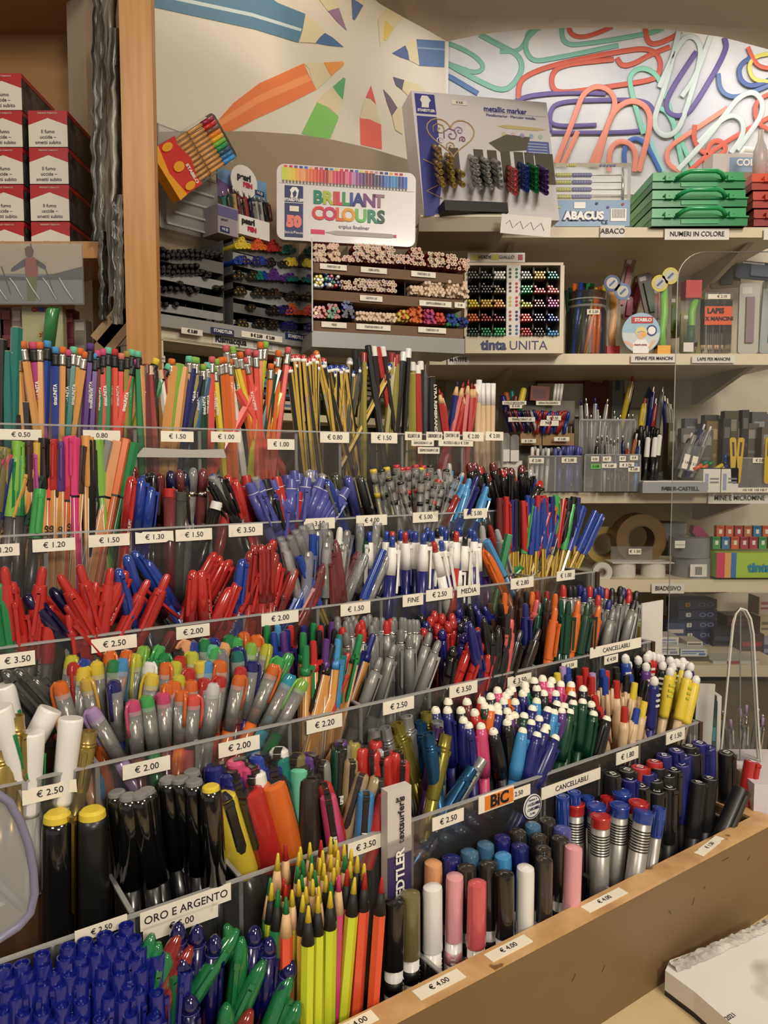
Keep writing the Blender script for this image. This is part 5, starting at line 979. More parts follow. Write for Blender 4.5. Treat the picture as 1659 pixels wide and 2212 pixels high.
# ================================================================ cabinet with tabletop displays, slanting away on the left
LC = Y(335, 703, 1.05)
def CP(u, v, off=0.0): return onplane(u, v, LC + LN * off, LN)
def cabx(u, off=0.0): return (CP(u, 700, off) - LC).dot(LD)
ZT = LC.z
cab = rootat('corner_cabinet', 'cream corner cabinet with open dark compartments under the displays', 'cabinet', Vector((LC.x, LC.y, 0)))
def cbox(x0, x1, o0, o1, z0, z1, name, m):
    mb = MB(); mb.obox(LC + LD * ((x0+x1)/2) + LN * ((o0+o1)/2) + EZ * ((z0+z1)/2 - LC.z), LD * ((x1-x0)/2), LN * ((o1-o0)/2), EZ * ((z1-z0)/2)); return mb.obj(name, m, cab, True)
xe = cabx(905)
cbox(.0, xe, -.13, 0, ZT - .018, ZT, 'top_board', CREAM)
TEAL = col(52, 66, 62)
for u0, u1 in ((335, 352), (668, 690), (893, 905)):
    cbox(cabx(u0), cabx(u1), -.10, 0, .0, ZT - .019, 'upright', CREAM)
cbox(0, xe, -.12, -.105, 0, ZT - .019, 'back_board', TEAL)
zf = CP(500, 742, 0).z
cbox(cabx(352), cabx(668), -.006, 0, zf - .004, ZT - .019, 'fascia_strip', CREAM)
cbox(cabx(690), cabx(893), -.006, 0, zf - .010, ZT - .019, 'fascia_strip', CREAM)
for dz in (.1, .2, .3): cbox(.01, xe - .01, -.1, -.004, zf - dz - .012, zf - dz, 'inner_shelf', CREAM)
s = Slab('cabinet_label', 'white label with italic lettering on the cabinet strip', 'label', (462, 731, 604, 752), LC + LN * .0015, LN, .0008, PW, part='paper')
s.text('Rismacqua', .26, .5, .9, bold=.0003); 
for i in range(3): s.rect(.6 + i*.12, .2, .66 + i*.12, .8, col(180, 176, 166), 'printed_icon')
s = Slab('cabinet_label', 'small white label reading carta carbone', 'label', (702, 746, 800, 760), LC + LN * .0015, LN, .0008, PW, part='paper'); s.text('CARTA CARBONE', .5, .5, .7)
s = Slab('cabinet_label', 'small white label with two text lines at the cabinet post', 'label', (343, 768, 357, 782), LC + LN * .0015, LN, .0008, PW, part='paper'); s.text('BUSTE', .5, .5, .3)
for i in range(9):      # packs of carbon paper seen between the pencils
    v = 768 + i * 11; s = Slab('paper_pack', f'flat pack of carbon paper, {ordinal(i, 9).replace("from the left", "from the top").replace("leftmost", "topmost").replace("rightmost", "lowest")} in the cabinet', 'paper pack', (704, v, 882, v + 9), LC - LN * .01, LN, .06, col(*[(150, 146, 140), (60, 60, 100), (40, 40, 46), (172, 166, 156)][i % 4]), 'carbon paper packs'); s.rect(.1, .2, .6, .8, col(190, 186, 176), 'printed_strip')
for i in range(4):
    s = Slab('paper_pack', f'striped paper ream, {ORD[i]} one down behind the pencils', 'paper pack', (566, 800 + i * 22, 660, 818 + i * 22), LC - LN * .012, LN, .07, col(*[(196, 80, 60), (80, 150, 170), (40, 40, 44), (196, 180, 160)][i]), 'paper reams in the cabinet'); s.rect(.05, .3, .95, .6, col(60, 110, 140), 'printed_strip')
# ---------------------------------------------------------------- pens lying in the racks, ends to the customer
RP = {}
def rackpen(P, n, r, c, kind, label, group, name, ln=.05):
    k = (kind, c, round(r, 5))
    if k not in RP:
        mb = MB()
        if kind == 'dome': mb.lathe([(-ln, r*.9), (-.012, r), (-.006, r*1.02), (-.0015, r*.75), (0, r*.3)], 8); ms = [mat(RGB[c], .15, 0, 1, .8)]
        elif kind == 'ring': mb.lathe([(-ln, r*.9), (-.012, r), (0, r), (0, r*.6), (-.002, r*.55)], 8); mb.lathe([(-.0025, r*.4), (-.0005, r*.35)], 6, 1); ms = [mat(RGB[c], .25, 0, 1, .5), GOLDM if c in ('k', 'n', 'kb') else mat(RGB[c], .3)]
        elif kind == 'wood': mb.lathe([(-ln, r), (-.0012, r)], 6, 0, smooth=False); mb.lathe([(-.0012, r*.9), (0, r*.88)], 6, 1, smooth=False); mb.lathe([(0, r*.35), (.0003, r*.35)], 6, 2); ms = [C('rr'), mat((222, 196, 168), .6), mat(RGB[c], .4)]
        elif kind == 'fibre': mb.lathe([(-.03, r), (-.006, r), (-.002, r*.9), (0, r*.5)], 8); ms = [mat(RGB[c], .25, 0, 1, .5)]
        RP[k] = mb.mesh(name, ms)
    o = bpy.data.objects.new(name, RP[k]); COL.objects.link(o)
    z = n; x = z.orthogonal().normalized(); o.matrix_basis = frame(P, x, z.cross(x), z)
    return tag(o, label, 'pen' if 'pencil' not in name else 'pencil', group)
def Q(x, y): return 320 + x / 3.606, 480 + y / 3.606
SL = col(150, 150, 148, .35); TRB = col(26, 25, 24, .25, coat=.5)
def stand(name, label, x0, x1, rows, tops, s_off, words):
    """rows: crop y of each tray's lip"""
    u0, v0 = Q(x0, tops); u1, v1 = Q(x1, rows[-1] + 34)
    base = LC + LN * s_off
    r = rootat(name, label, 'display stand', onplane((u0+u1)/2, v1, base, LN) - LN * .05)
    def pb(xa, ya, xb, yb, o0, o1, nm, m):
        A = onplane(*Q(xa, ya), base, LN); B2 = onplane(*Q(xb, yb), base, LN); w_ = (B2 - A).dot(LD); z0, z1 = min(A.z, B2.z), max(A.z, B2.z)
        mb = MB(); mb.obox(A + LD * (w_/2) + LN * ((o0+o1)/2) + EZ * ((z0+z1)/2 - A.z), LD * (w_/2), LN * ((o1-o0)/2), EZ * ((z1-z0)/2)); return mb.obj(nm, m, r, True)
    pb(x0, tops, x1, rows[-1] + 30, -.1, -.095, 'back_panel', TRB)
    for xs in (x0, x1 - 8): pb(xs, tops - 40, xs + 8, rows[-1] + 30, -.1, 0, 'side_panel', CLEARS)
    for k, y in enumerate(rows):
        pb(x0 + 8, y, x1 - 8, y + 24, -.09, -.002, 'tray', TRB); pb(x0 + 8, y - 2, x1 - 8, y + 22, -.002, .0, 'tray_lip', [SL, CLEARS][0] if k % 2 else CLEARS)
        for q in range(1, 4): xs = x0 + (x1 - x0) * q / 4; pb(xs - 2, y - 60, xs + 2, y, -.09, -.012, 'divider', CLEARS)
    return r
random.seed(11)
stand('marker_stand', 'black tray stand of shiny black pens beside the oak post', 62, 592, [295, 440, 568, 690, 800], 180, -.01, '')
stand('marker_stand', 'black tray stand with small clumps of coloured pens', 655, 1180, [225, 335, 465, 590, 700, 822], 190, -.01, '')
def rk(pts, kind, r, cat_, lab, grp, y_off, frm=Q, nm='display_pen'):
    for x, y, c in pts:
        P = onplane(*frm(x, y), LC + LN * y_off, LN); rackpen(P, LN, r, c, kind, lab, grp, nm)
R1 = [[(x, 255 + random.uniform(-10, 14), 'k') for x in range(88, 585, 38)] + [(x + 14, 215 + x * .05 + random.uniform(-12, 8), 'k') for x in range(70, 560, 44)],
      [(x, 385 + random.uniform(-10, 10), 'k') for x in range(90, 440, 38)] + [(x + 14, 345 + random.uniform(-10, 10), 'k') for x in range(70, 400, 44)] + [(465, 420, 'k'), (490, 400, 'k')],
      [(x, 515 + random.uniform(-8, 8), 'k') for x in (140, 185, 235, 285, 335, 395, 545, 590)] + [(265, 475, 'k'), (345, 540, 'k')],
      [(100, 635, 'k'), (150, 640, 'k'), (232, 638, 'k')], [(120, 755, 'cy'), (163, 750, 'cy'), (208, 762, 'cy'), (490, 775, 'k'), (550, 785, 'k'), (590, 785, 'k')]]
for k, row in enumerate(R1):
    w_ = ['top', 'second', 'third', 'fourth', 'lowest'][k]
    for c in sorted({q[2] for q in row}): rk([q for q in row if q[2] == c], 'dome', .0048, 'pen', f'shiny {CN[c]} pen end in the {w_} tray beside the post', f'{CN[c]} pens in the {w_} tray by the post', .0)
def clump(cx, cy, cs, n, sp=30):
    o = []; k = 0; rows_ = 0
    while k < n:
        m_ = min(n - k, max(1, int(math.ceil((n - k) * .55)))); 
        for i in range(m_): o.append((cx + (i - (m_-1)/2) * sp + random.uniform(-4, 4), cy - rows_ * sp * .85, random.choice(cs))); 
        k += m_; rows_ += 1
    return o
R2 = [clump(735, 185, ['y'], 7) + clump(862, 195, ['o', 'cr'], 7) + clump(985, 205, ['r'], 7) + clump(1100, 220, ['t'], 6),
      clump(735, 305, ['n', 'b'], 6) + clump(875, 310, ['n', 'b'], 6) + clump(970, 320, ['k'], 3) + clump(1120, 320, ['y', 'y'], 5) + clump(1065, 320, ['k'], 2),
      clump(710, 420, ['k'], 4) + clump(830, 425, ['k', 't'], 5) + clump(890, 425, ['t', 'b'], 5) + clump(990, 430, ['v'], 7) + clump(1110, 440, ['v', 't'], 6),
      clump(720, 545, ['k'], 5) + clump(870, 555, ['k'], 5) + clump(990, 560, ['br', 'kb'], 6) + clump(1130, 580, ['kb'], 4),
      clump(810, 660, ['k'], 2) + clump(985, 690, ['k'], 4) + clump(1070, 690, ['n'], 6) + clump(1130, 700, ['cr', 'o'], 7),
      clump(740, 800, ['k'], 5) + clump(880, 800, ['k'], 5) + clump(985, 805, ['k'], 5) + clump(1110, 815, ['n'], 6)]
for k, row in enumerate(R2):
    w_ = ['top', 'second', 'third', 'fourth', 'fifth', 'lowest'][k]
    for c in sorted({q[2] for q in row}): rk([q for q in row if q[2] == c], 'ring', .0046, 'pen', f'{CN[c]} pen end in the {w_} tray of the mixed stand', f'{CN[c]} pens in the {w_} tray of the mixed stand', .0)
# grey base strip with tags
def strip(u0, v0, u1, v1, label, items):
    A = CP(u0, v0, .012); B2 = CP(u1, v0, .012); s_ = Slab('display_base', label, 'display base', (u0, (v0+v0)/2, u1, v1), LC + LN * .012, LN, .02, SL); return s_
b1 = rootat('grey_plinth', 'long grey base strip under the two tray stands', 'display base', CP(500, 720, .01))
A = CP(338, 703, .012); B2 = CP(665, 703, .012); mb = MB(); w_ = (B2 - A).dot(LD); mb.obox(A + LD * (w_/2) + EZ * .0085 - LN * .006, LD * (w_/2), LN * .006, EZ * .0085); mb.obj('strip', SL, b1, True)
for u, v, w_, t_, m_, tm in [(415, 717, 46, '€ 3.80', PAPER, INK), (481, 717, 50, 'STAEDTLER', NB, WHITE), (567, 728, 88, 'B € 2.50    € 2.00', PAPER, INK), (640, 729, 46, 'STAEDTLER', NB, WHITE)]:
    s = Slab('base_tag', f'{"blue brand" if m_ == NB else "cream price"} tag {"left" if u < 500 else "right"} on the grey display base', 'tag', (u - w_/2, v - 7, u + w_/2, v + 6), LC + LN * .0135, LN, .0008, m_, part='paper'); s.text(t_, .5, .5, .72, tm, xs=min(1, s.w * .9 / (len(t_) * s.h * .72 * .62)), bold=.0002)
# ---------------------------------------------------------------- long pencil rack with three tiers
RN = Vector((math.sin(math.radians(-22)) * -1, -math.cos(math.radians(22)), 0)); RN = Vector((.30, -.954, 0)).normalized()
RO = Y(840, 760, 1.20)
def Rp(x, y): return 640 + x / 2.765, 500 + y / 2.765
RX = Vector((-RN.y, RN.x, 0))
rr_ = rootat('pencil_rack', 'wide three tier rack packed with coloured pencil ends', 'rack', onplane(*Rp(540, 690), RO, RN) - RN * .05)
def rb(xa, ya, xb, yb, o0, o1, nm, m):
    A = onplane(*Rp(xa, ya), RO, RN); B2 = onplane(*Rp(xb, ya), RO, RN); w_ = (B2 - A).dot(RX); z1 = A.z; z0 = onplane(*Rp(xa, yb), RO, RN).z
    mb = MB(); mb.obox(A + RX * (w_/2) + RN * ((o0+o1)/2) + EZ * ((z0+z1)/2 - A.z), RX * (w_/2), RN * ((o1-o0)/2), EZ * ((z1-z0)/2)); return mb.obj(nm, m, rr_, True)
KBR = noisy('kraft_board', (104, 78, 54), (116, 88, 62), 8, rough=.7)
rb(90, 595, 1000, 690, -.1, .004, 'base', SL)
for y in (182, 345, 530): rb(95, y, 1000, y + 60, -.1, -.002, 'tier', KBR)
rb(95, 60, 1000, 600, -.105, -.1, 'back_board', col(70, 56, 44)); rb(84, 50, 90, 600, -.1, .006, 'side_sheet', CLEARS); rb(84, 48, 92, 600, .003, .007, 'side_edge', ACRYL_EDGE)
for xs, t0, t1 in ((318, 70, 200), (660, 110, 380)): rb(xs, t0, xs + 3, t1, -.09, -.01, 'divider', CLEARS)
for i, (x, y, w_) in enumerate([(222, 212, 160), (464, 232, 156), (760, 256, 146), (448, 400, 134), (832, 432, 192), (978, 440, 64), (226, 558, 150), (462, 572, 204), (812, 590, 166)]):
    u, v = Rp(x, y); s = Slab('rack_tag', f'small cream tag on the pencil rack, {ORD[i]} reading downwards', 'tag', (u - w_/5.53, v - 6, u + w_/5.53, v + 6), RO + RN * .001, RN, .001, PAPER, 'tags on the pencil rack', part='paper'); s.text(['STAEDTLER € 1.00', 'FABER CASTELL', 'STAEDTLER € 1.20', 'GIOTTO € 1.00', 'GIOTTO SUPERMINA € 1.00', '€ 1.00', 'TREND', 'STAEDTLER NORIS € 1.00', 'STAEDTLER € 1.00'][i], .5, .5, .55, xs=.55)
random.seed(21); npc = 0; REST = {}
def fill(x0, x1, ybase, ytop, cs, kind, lab, sp=20, nmax=999):
    global npc; y = ybase; k = 0; row = 0
    while y > ytop and k < nmax:
        x = x0 + (sp/2 if row % 2 else 0)
        while x < x1 - (row * 3) and k < nmax:
            P = onplane(*Rp(x + random.uniform(-2, 2), y + (x - x0) * .06 + random.uniform(-2, 2)), RO - RN * random.uniform(0, .012), RN)
            
            if npc >= 296:
                mb_ = MB(); mb_.lathe([(-.05, .0036), (-.004, .0036), (0, .0030)], 6, 0, frame(P, RN.orthogonal().normalized(), RN.cross(RN.orthogonal().normalized()), RN), smooth=False)
                c_ = random.choice(cs); REST.setdefault((kind, c_), MB()).add(mb_.v, mb_.f); npc += 1; k += 1; x += sp; continue
            rackpen(P, RN, .0036 if kind == 'wood' else .0040, random.choice(cs), kind, lab, lab.split(',')[0] + ' group', 'rack_pencil'); npc += 1; k += 1; x += sp
        y -= sp * .86; row += 1
fill(112, 185, 168, 70, ['be', 'ta'], 'wood', 'coloured pencil end, pinkish wood, clump at the rack top corner')
fill(195, 265, 165, 75, ['sa', 'pe'], 'wood', 'coloured pencil end, second clump on the top tier')
fill(280, 345, 168, 140, ['p', 'r'], 'wood', 'pink cored pencil end, low clump on the top tier')
fill(350, 600, 170, 62, ['g', 'wi', 'br', 'b', 'p', 'be', 'k'], 'wood', 'mixed coloured pencil end, big heap on the top tier', 21)
fill(605, 680, 180, 130, ['b', 'p', 'v'], 'wood', 'coloured pencil end, clump beside the clear divider')
fill(685, 770, 190, 100, ['p', 'wi', 'k'], 'wood', 'coloured pencil end, clump right of the clear divider')
fill(795, 890, 200, 130, ['g', 'l', 'wi'], 'wood', 'green cored pencil end on the top tier')
fill(905, 965, 212, 130, ['br', 'k'], 'wood', 'dark cored pencil end near the top tier end')
fill(975, 1035, 222, 160, ['p', 'k', 'wi'], 'wood', 'coloured pencil end at the top tier end')
fill(115, 165, 318, 255, ['y', 'w', 'y'], 'fibre', 'yellow or white pencil tip on the middle tier')
fill(180, 262, 315, 230, ['r', 'n', 'g', 'w', 'b', 'k'], 'fibre', 'dipped pencil end in bright colours on the middle tier')
fill(275, 340, 335, 300, ['k', 'br'], 'wood', 'thin pencil end, low clump on the middle tier')
fill(350, 600, 340, 285, ['g', 'wi', 'b', 'br'], 'wood', 'coloured pencil end, long row on the middle tier')
fill(690, 770, 365, 320, ['pe', 'sa'], 'wood', 'pale pencil end on the middle tier')
fill(775, 890, 375, 290, ['br', 'k', 'gy'], 'wood', 'grey cored pencil end on the middle tier')
fill(905, 1035, 385, 295, ['k', 'gy', 'sa'], 'wood', 'coloured pencil end at the middle tier end')
fill(110, 185, 505, 440, ['o', 'y', 'r'], 'fibre', 'orange or yellow pencil end on the lowest tier')
fill(195, 265, 508, 430, ['r', 'g', 'rr'], 'fibre', 'red or green pencil end on the lowest tier')
fill(280, 350, 505, 415, ['n', 'b', 'k'], 'fibre', 'blue pencil end on the lowest tier')
fill(365, 605, 520, 475, ['y', 'ly', 'yo'], 'wood', 'yellow cored pencil end on the lowest tier')
fill(615, 675, 528, 470, ['y', 'o', 'yo'], 'fibre', 'yellow pencil end right of the pale row')
fill(685, 758, 532, 440, ['o'], 'fibre', 'orange pencil end on the lowest tier')
fill(768, 830, 540, 470, ['p', 'm'], 'fibre', 'pink pencil end on the lowest tier')
fill(838, 895, 545, 485, ['cr', 'r'], 'fibre', 'coral pencil end on the lowest tier')
fill(905, 968, 552, 500, ['g', 'b', 'g'], 'fibre', 'green pencil end at the lowest tier end')
fill(975, 1030, 556, 505, ['n', 'b'], 'fibre', 'navy pencil end at the lowest tier end')
rest = MB(); rm = []
for i, ((kind, c), m_) in enumerate(REST.items()):
    rm.append(mat((222, 196, 168), .6) if kind == 'wood' else mat(RGB[c], .25, 0, 1, .5)); rest.add(m_.v, m_.f, i)
o = rest.obj('rack_pencils', rm); tag(o, 'remaining pencil ends packed along the lower rack tiers', 'pencils', kind='stuff')
# ---------------------------------------------------------------- fibre pen box with thirty cells
TB = Y(1110, 760, 1.42); u0, u1, v0, v1 = 1008, 1217, 570, 763
tb = rootat('pen_display_box', 'cream wooden box of fibre pens sorted by colour in cells', 'display box', Y(1112, 763, 1.46))
def tbox(ua, va, ub, vb, y0, y1, nm, m):
    A, B2 = Y(ua, va, y0), Y(ub, vb, y0); mb = MB(); mb.box((A.x, y0, B2.z), (B2.x, y1, A.z)); return mb.obj(nm, m, tb, True)
GC = col(84, 80, 70, .6)
tbox(1010, 572, 1215, 728, 1.47, 1.476, 'back_board', GC); tbox(1008, 567, 1217, 573, 1.41, 1.476, 'top_board', CREAM); tbox(1211, 573, 1217, 726, 1.41, 1.476, 'side_board', CREAM); tbox(1004, 573, 1009, 726, 1.41, 1.476, 'side_board', CREAM)
tbox(1005, 726, 1217, 763, 1.408, 1.476, 'front_board', CREAM)
for i in range(1, 5): tbox(1009, 573 + i * 30.6 - 1, 1211, 573 + i * 30.6 + 1, 1.418, 1.47, 'cell_shelf', GC)
for u in (1036, 1065, 1152, 1182): tbox(u - .8, 573, u + .8, 726, 1.418, 1.47, 'cell_divider', GC)
tbox(1095, 573, 1123, 726, 1.409, 1.418, 'colour_chart', PW)
for i in range(5):
    for j in range(3):
        for q in range(2):
            cc = [(60, 70, 60), (90, 60, 60), (200, 180, 60), (170, 60, 50), (40, 60, 90)][i] if q == 0 else [(50, 120, 100), (190, 60, 80), (200, 60, 50), (40, 50, 110), (60, 110, 160)][i]
            P = Y(1102 + q * 14, 582 + i * 30.6 + j * 8, 1.4085); mb = MB(); mb.lathe([(0, .0026), (.0004, .0026)], 10, 0, frame(P, RGT, EZ, TO)); mb.obj('colour_dot', mat(cc, .6), tb, True)
P = Y(1110, 745, 1.4075)
text('tinta', tb, frame(Y(1066, 746, 1.4075), RGT, EZ, TO), .026, NB, bold=.0012); text('UNITA', tb, frame(Y(1141, 747, 1.4075), RGT, EZ, TO), .024, NB)
CELLS = [['dgy', 'dgy', 'w', 's', 'yo', 't'], ['k', 'kb', 'ov', 'ng', 'co', 'sa'], ['y', 'yo', 'or_', 'ly', 'wi', 'm'], ['o', 'rr', 'dr', 'cr', 'db', 'b'], ['dg', 'g', 'ng', 'r', 'k', 'lb']]
CX = [1013, 1041, 1069, 1128, 1156, 1185]; nf = 0; random.seed(5)
cw = ['first', 'second', 'third', 'fourth', 'fifth', 'last']; extra = MB(); emats = []
for i in range(5):
    for j in range(6):
        c = CELLS[i][j]; n = random.choice((8, 9, 10, 11, 12)) if j != 0 else 10; k = 0; row = 0
        while k < n:
            m_ = min(n - k, 4 if row == 0 else 4 - (row % 2))
            for q in range(m_):
                u = CX[j] + 1 + (q + (.5 if row % 2 else 0)) * 6.5; v = 573 + (i + 1) * 30.6 - 4.6 - row * 5.6
                P = Y(u, v, 1.397 + random.uniform(0, .004))
                lab = f'{CN[c]} fibre pen in the {cw[j]} column, {["top", "second", "third", "fourth", "bottom"][i]} row of the display box'
                rackpen(P, TO, .0029, c, 'fibre', lab, f'fibre pens of cell {i}{j}'.replace('0', 'a'), 'fibre_pen'); nf += 1
            k += m_; row += 1
s = Slab('small_box', 'flat white box lying on top of the fibre pen box', 'box', (1010, 546, 1134, 566), YP(1.42), TO, .05, PW); s.rect(.05, .2, .2, .8, col(206, 196, 90), 'printed_square'); s.rect(.42, .2, .55, .8, col(206, 196, 90), 'printed_square'); s.rect(.88, .2, .96, .8, col(170, 50, 60), 'printed_square'); s.text('VERDE', .3, .5, .5); s.text('GIALLO', .68, .5, .5)
# ================================================================ sticks: pens drawn between two places
STK = {}
def stick(A, Bt, r, c, name, label, cat, group=None, tip=None, clear=False, tipc=None):
    """A foot, Bt head"""
    Ln = (Bt - A).length; D = (Bt - A).normalized(); k = (round(Ln, 3), r, c, tip, clear, tipc)
    if k not in STK:
        m = CLEAR if clear else C(c, .3, coat=.3); Lm = Ln*1000; R = r*1000
        if tip == 'lead': parts = [('body', lt([(0, R), (Lm-14, R)], 6, smooth=False), m), ('wood_cone', lt([(Lm-14, R*.95), (Lm-5, R*.4)], 6), WOODC), ('lead', lt([(Lm-5, R*.4), (Lm, R*.1)], 6), C(tipc or c))]
        elif tip == 'button': parts = [('barrel', lt([(0, R), (Lm*.8, R*1.1), (Lm-12, R*.8)], 8), m), ('push_button', lt([(Lm-12, R*.5), (Lm-1, R*.45), (Lm, R*.3)], 8), METAL if not tipc else C(tipc)), ('clip', clip(Lm*.62, Lm-12, R, 2.0, 1.0), METAL)]
        elif tip == 'cap': parts = [('barrel', lt([(0, R), (Lm*.62, R)], 8), m), ('cap', lt([(Lm*.6, R*1.15), (Lm-3, R*1.05), (Lm, R*.6)], 8), C(tipc or c))]
        else: parts = [('body', lt([(0, R), (Lm, R)], 6 if tip == 'hex' else 8), m), ('end', lt([(Lm, R*.8), (Lm+.6, R*.7)], 8), C(tipc or 'be'))]
        STK[k] = [(n, mb.mesh(n, m_)) for n, mb, m_ in parts]
    x = D.orthogonal(); h = TO - D * D.dot(TO); x = h.normalized() if h.length > .1 else x.normalized()
    r_ = root(name, label, cat, group, frame(A, x, D.cross(x), D))
    for n, me in STK[k]: o = bpy.data.objects.new(n, me); COL.objects.link(o); o.parent = r_
    return r_
def S_(x, y): return 1160 + x / 3.325, 500 + y / 3.325
def T(x, y): return 1060 + x / 2.77, 800 + y / 2.77
def sset(fn, spec, yf, yb, r, name, desc, cat, group, zfloor, tip='button', Ln=None, clear=False, desc2=''):
    """spec entries: colour x y lean[deg]; heads given in the crop, feet on the shelf below"""
    L_ = [q.split() for q in spec.split(',')]; byc = {}
    for q in L_: byc.setdefault(q[0], []).append(q)
    for c, qs in byc.items():
        qs.sort(key=lambda q: float(q[1]))
        for i, q in enumerate(qs):
            y = random.uniform(yf, yb); u, v = fn(float(q[1]), float(q[2])); H = Y(u, v, y); t = math.tan(math.radians(float(q[3]) if len(q) > 3 else 0))
            h = H.z - zfloor; A = Vector((H.x - t * h, y + random.uniform(-.004, .004), zfloor))
            if Ln and (H - A).length > Ln: A = H + (A - H).normalized() * Ln
            cc = c.split('/'); stick(A, H, r, cc[0], name, f'{CN[cc[0]]} {desc}, {ordinal(i, len(qs))} {desc2}'.strip(), cat, group, tip, clear, cc[1] if len(cc) > 1 else None)
random.seed(31)
# ---------------------------------------------------------------- on top of the left stands
def on(u, v, d=.0): return onplane(u, v, LC - LN * .03 + LN * d, LN)
lh = Slab('leaflet_holder', 'empty clear plastic leaflet holder behind the tilted fineliner wallet', 'holder', (342, 288, 458, 505), LC - LN * .06, LN, .003, CLEAR, part='back_sheet')
lh.rect(.0, .0, 1, .55, CLEARS, 'front_pocket', .02, .002); lh.rect(0, 0, 1, .02, ACRYL_EDGE, 'pocket_edge', .022, .003); lh.rect(-.01, 0, .01, 1, ACRYL_EDGE, 'side_edge', .002, .003); lh.rect(.99, 0, 1.01, .98, ACRYL_EDGE, 'side_edge', .002, .003); lh.rect(.04, .54, .96, .56, ACRYL_EDGE, 'pocket_edge', .022, .003)
for i in range(3): lh.rect(.12, .12 + i * .13, .9, .14 + i * .13, ACRYL_EDGE, 'ridge', .024, .001)
fw = Slab('fineliner_wallet', 'tilted red and yellow wallet holding ten orange barrelled fineliners', 'pen wallet', (366, 256, 484, 412), LC + LN * .01, LN, .016, BAG, roll=-50, part='clear_sleeve', rad=.008)
RWL = col(206, 52, 48, .35, coat=.4); OYL = col(236, 164, 40, .35, coat=.3)
fw.shape([(0, 0), (1, 0), (1, .36), (.85, .33), (.7, .36), (.5, .4), (.3, .36), (.15, .33), (0, .36)], RWL, 'red_base', .002, .019)
fw.shape([(-.02, -.02), (1.02, -.02), (1.0, .1), (.5, .04), (0, .1)], OYL, 'yellow_trim', .003, .02)
for cx in (.1, .5, .9): fw.shape(circ(cx, .19, .075, 14, 1.0 if cx != .5 else .8), OYL, 'oval_window', .004, .001)
fw.text('STABILO', .74, .3, .055, WHITE, bold=.0003, off=.0028)
FC = [(150,30,50), (206,40,40), (120,80,60), (230,130,40), (230,170,40), (110,180,60), (40,140,80), (40,80,100), (50,110,160), (60,140,210)]
for i, c in enumerate(FC):
    x = .09 + i * .091; mb = MB(); mb.poly([fw.P(x - .036, .3, -.001), fw.P(x + .036, .3, -.001), fw.P(x + .036, .78, -.001), fw.P(x - .036, .78, -.001)], .006, fw.n)
    mb.tube([fw.P(x, .3, -.001), fw.P(x, .78, -.001)], .0028, 6); mb.obj('pen_barrel', C('or_'), fw.r, True)
    mb = MB(); mb.tube([fw.P(x, .77, -.001), fw.P(x, .955, -.001)], .0036, 8); mb.obj('pen_cap', mat(c, .3), fw.r, True); fw.text('88', x, .5, .035, off=.006)
# pearl pen box
pb_ = Slab('counter_display', 'white counter box with round header holding assorted pearly pens', 'display box', (516, 472, 584, 513), LC - LN * .0, LN, .05, PW, part='box_front')
pb_.text('pearl', .28, .72, .42, bold=.0006); pb_.text('PEN', .4, .35, .32, col(190, 40, 60), bold=.0006)
s = Slab('counter_display_side', 'x', 'x', (470, 446, 516, 508), LC - LN * .004, LN, .04, col(150, 142, 150)); s.rect(.1, .06, .55, .26, NB); s.text('NUJI', .32, .16, .13, WHITE); s.text('pearl', .3, .5, .14); s.rect(0, .6, 1, .95, col(96, 90, 130), 'printed_panel')
for o in [s.body] + [o for o in bpy.data.objects if o.parent == s.r]: 
    o.parent = pb_.r; o.matrix_parent_inverse = pb_.r.matrix_basis.inverted()
bpy.data.objects.remove(s.r)
mb = MB(); hd = Slab('tmp', 'x', 'x', (496, 358, 556, 428), LC - LN * .03, LN, .002, PW, part='header_card'); hd.shape(circ(.5, .5, .5, 24), PW, 'round_header', .002, .002); hd.text('pearl', .48, .62, .26, bold=.0007, off=.003); hd.text('PEN', .62, .4, .2, col(190, 40, 60), bold=.0006, off=.003); hd.rect(.9, .2, 1.25, .36, NB, 'logo_panel', .003); hd.text('NUJI', 1.07, .28, .12, WHITE, off=.0036)
hd.body.hide_render = False
for o in [o for o in bpy.data.objects if o.parent == hd.r]:
    if o is hd.body: bpy.data.objects.remove(o); continue
    o.parent = pb_.r; o.matrix_parent_inverse = pb_.r.matrix_basis.inverted()
bpy.data.objects.remove(hd.r)
s = pb_
for i, (u, v, c) in enumerate([(480, 412, 't'), (492, 408, 'dg'), (503, 404, 'gd'), (513, 408, 'wi'), (526, 412, 'rr'), (538, 418, 'db'), (549, 424, 's'), (559, 426, 's'), (569, 428, 'k'), (578, 434, 'wi'), (520, 430, 'k'), (545, 436, 'gy')]):
    H = onplane(u, v, LC - LN * .012, LN); A = onplane(u + 8, 478, LC - LN * .02, LN); stick(A, H, .0036, c, 'pearl_pen', f'{CN[c]} pearly pen in the white counter box, {ORD[i]} along', 'pen', 'pens in the counter box', 'button')
mb = MB(); a0, a1 = on(468, 380, -.02), on(500, 420, -.02); 
sc_ = Slab('backing_card', 'blue and purple landscape card behind the pearly pens', 'card', (468, 378, 580, 440), LC - LN * .045, LN, .002, col(110, 150, 190), part='card'); sc_.shape([(0, 0), (1, 0), (1, .3), (.6, .2), (.3, .45), (0, .6)], col(110, 84, 130), 'printed_hills')
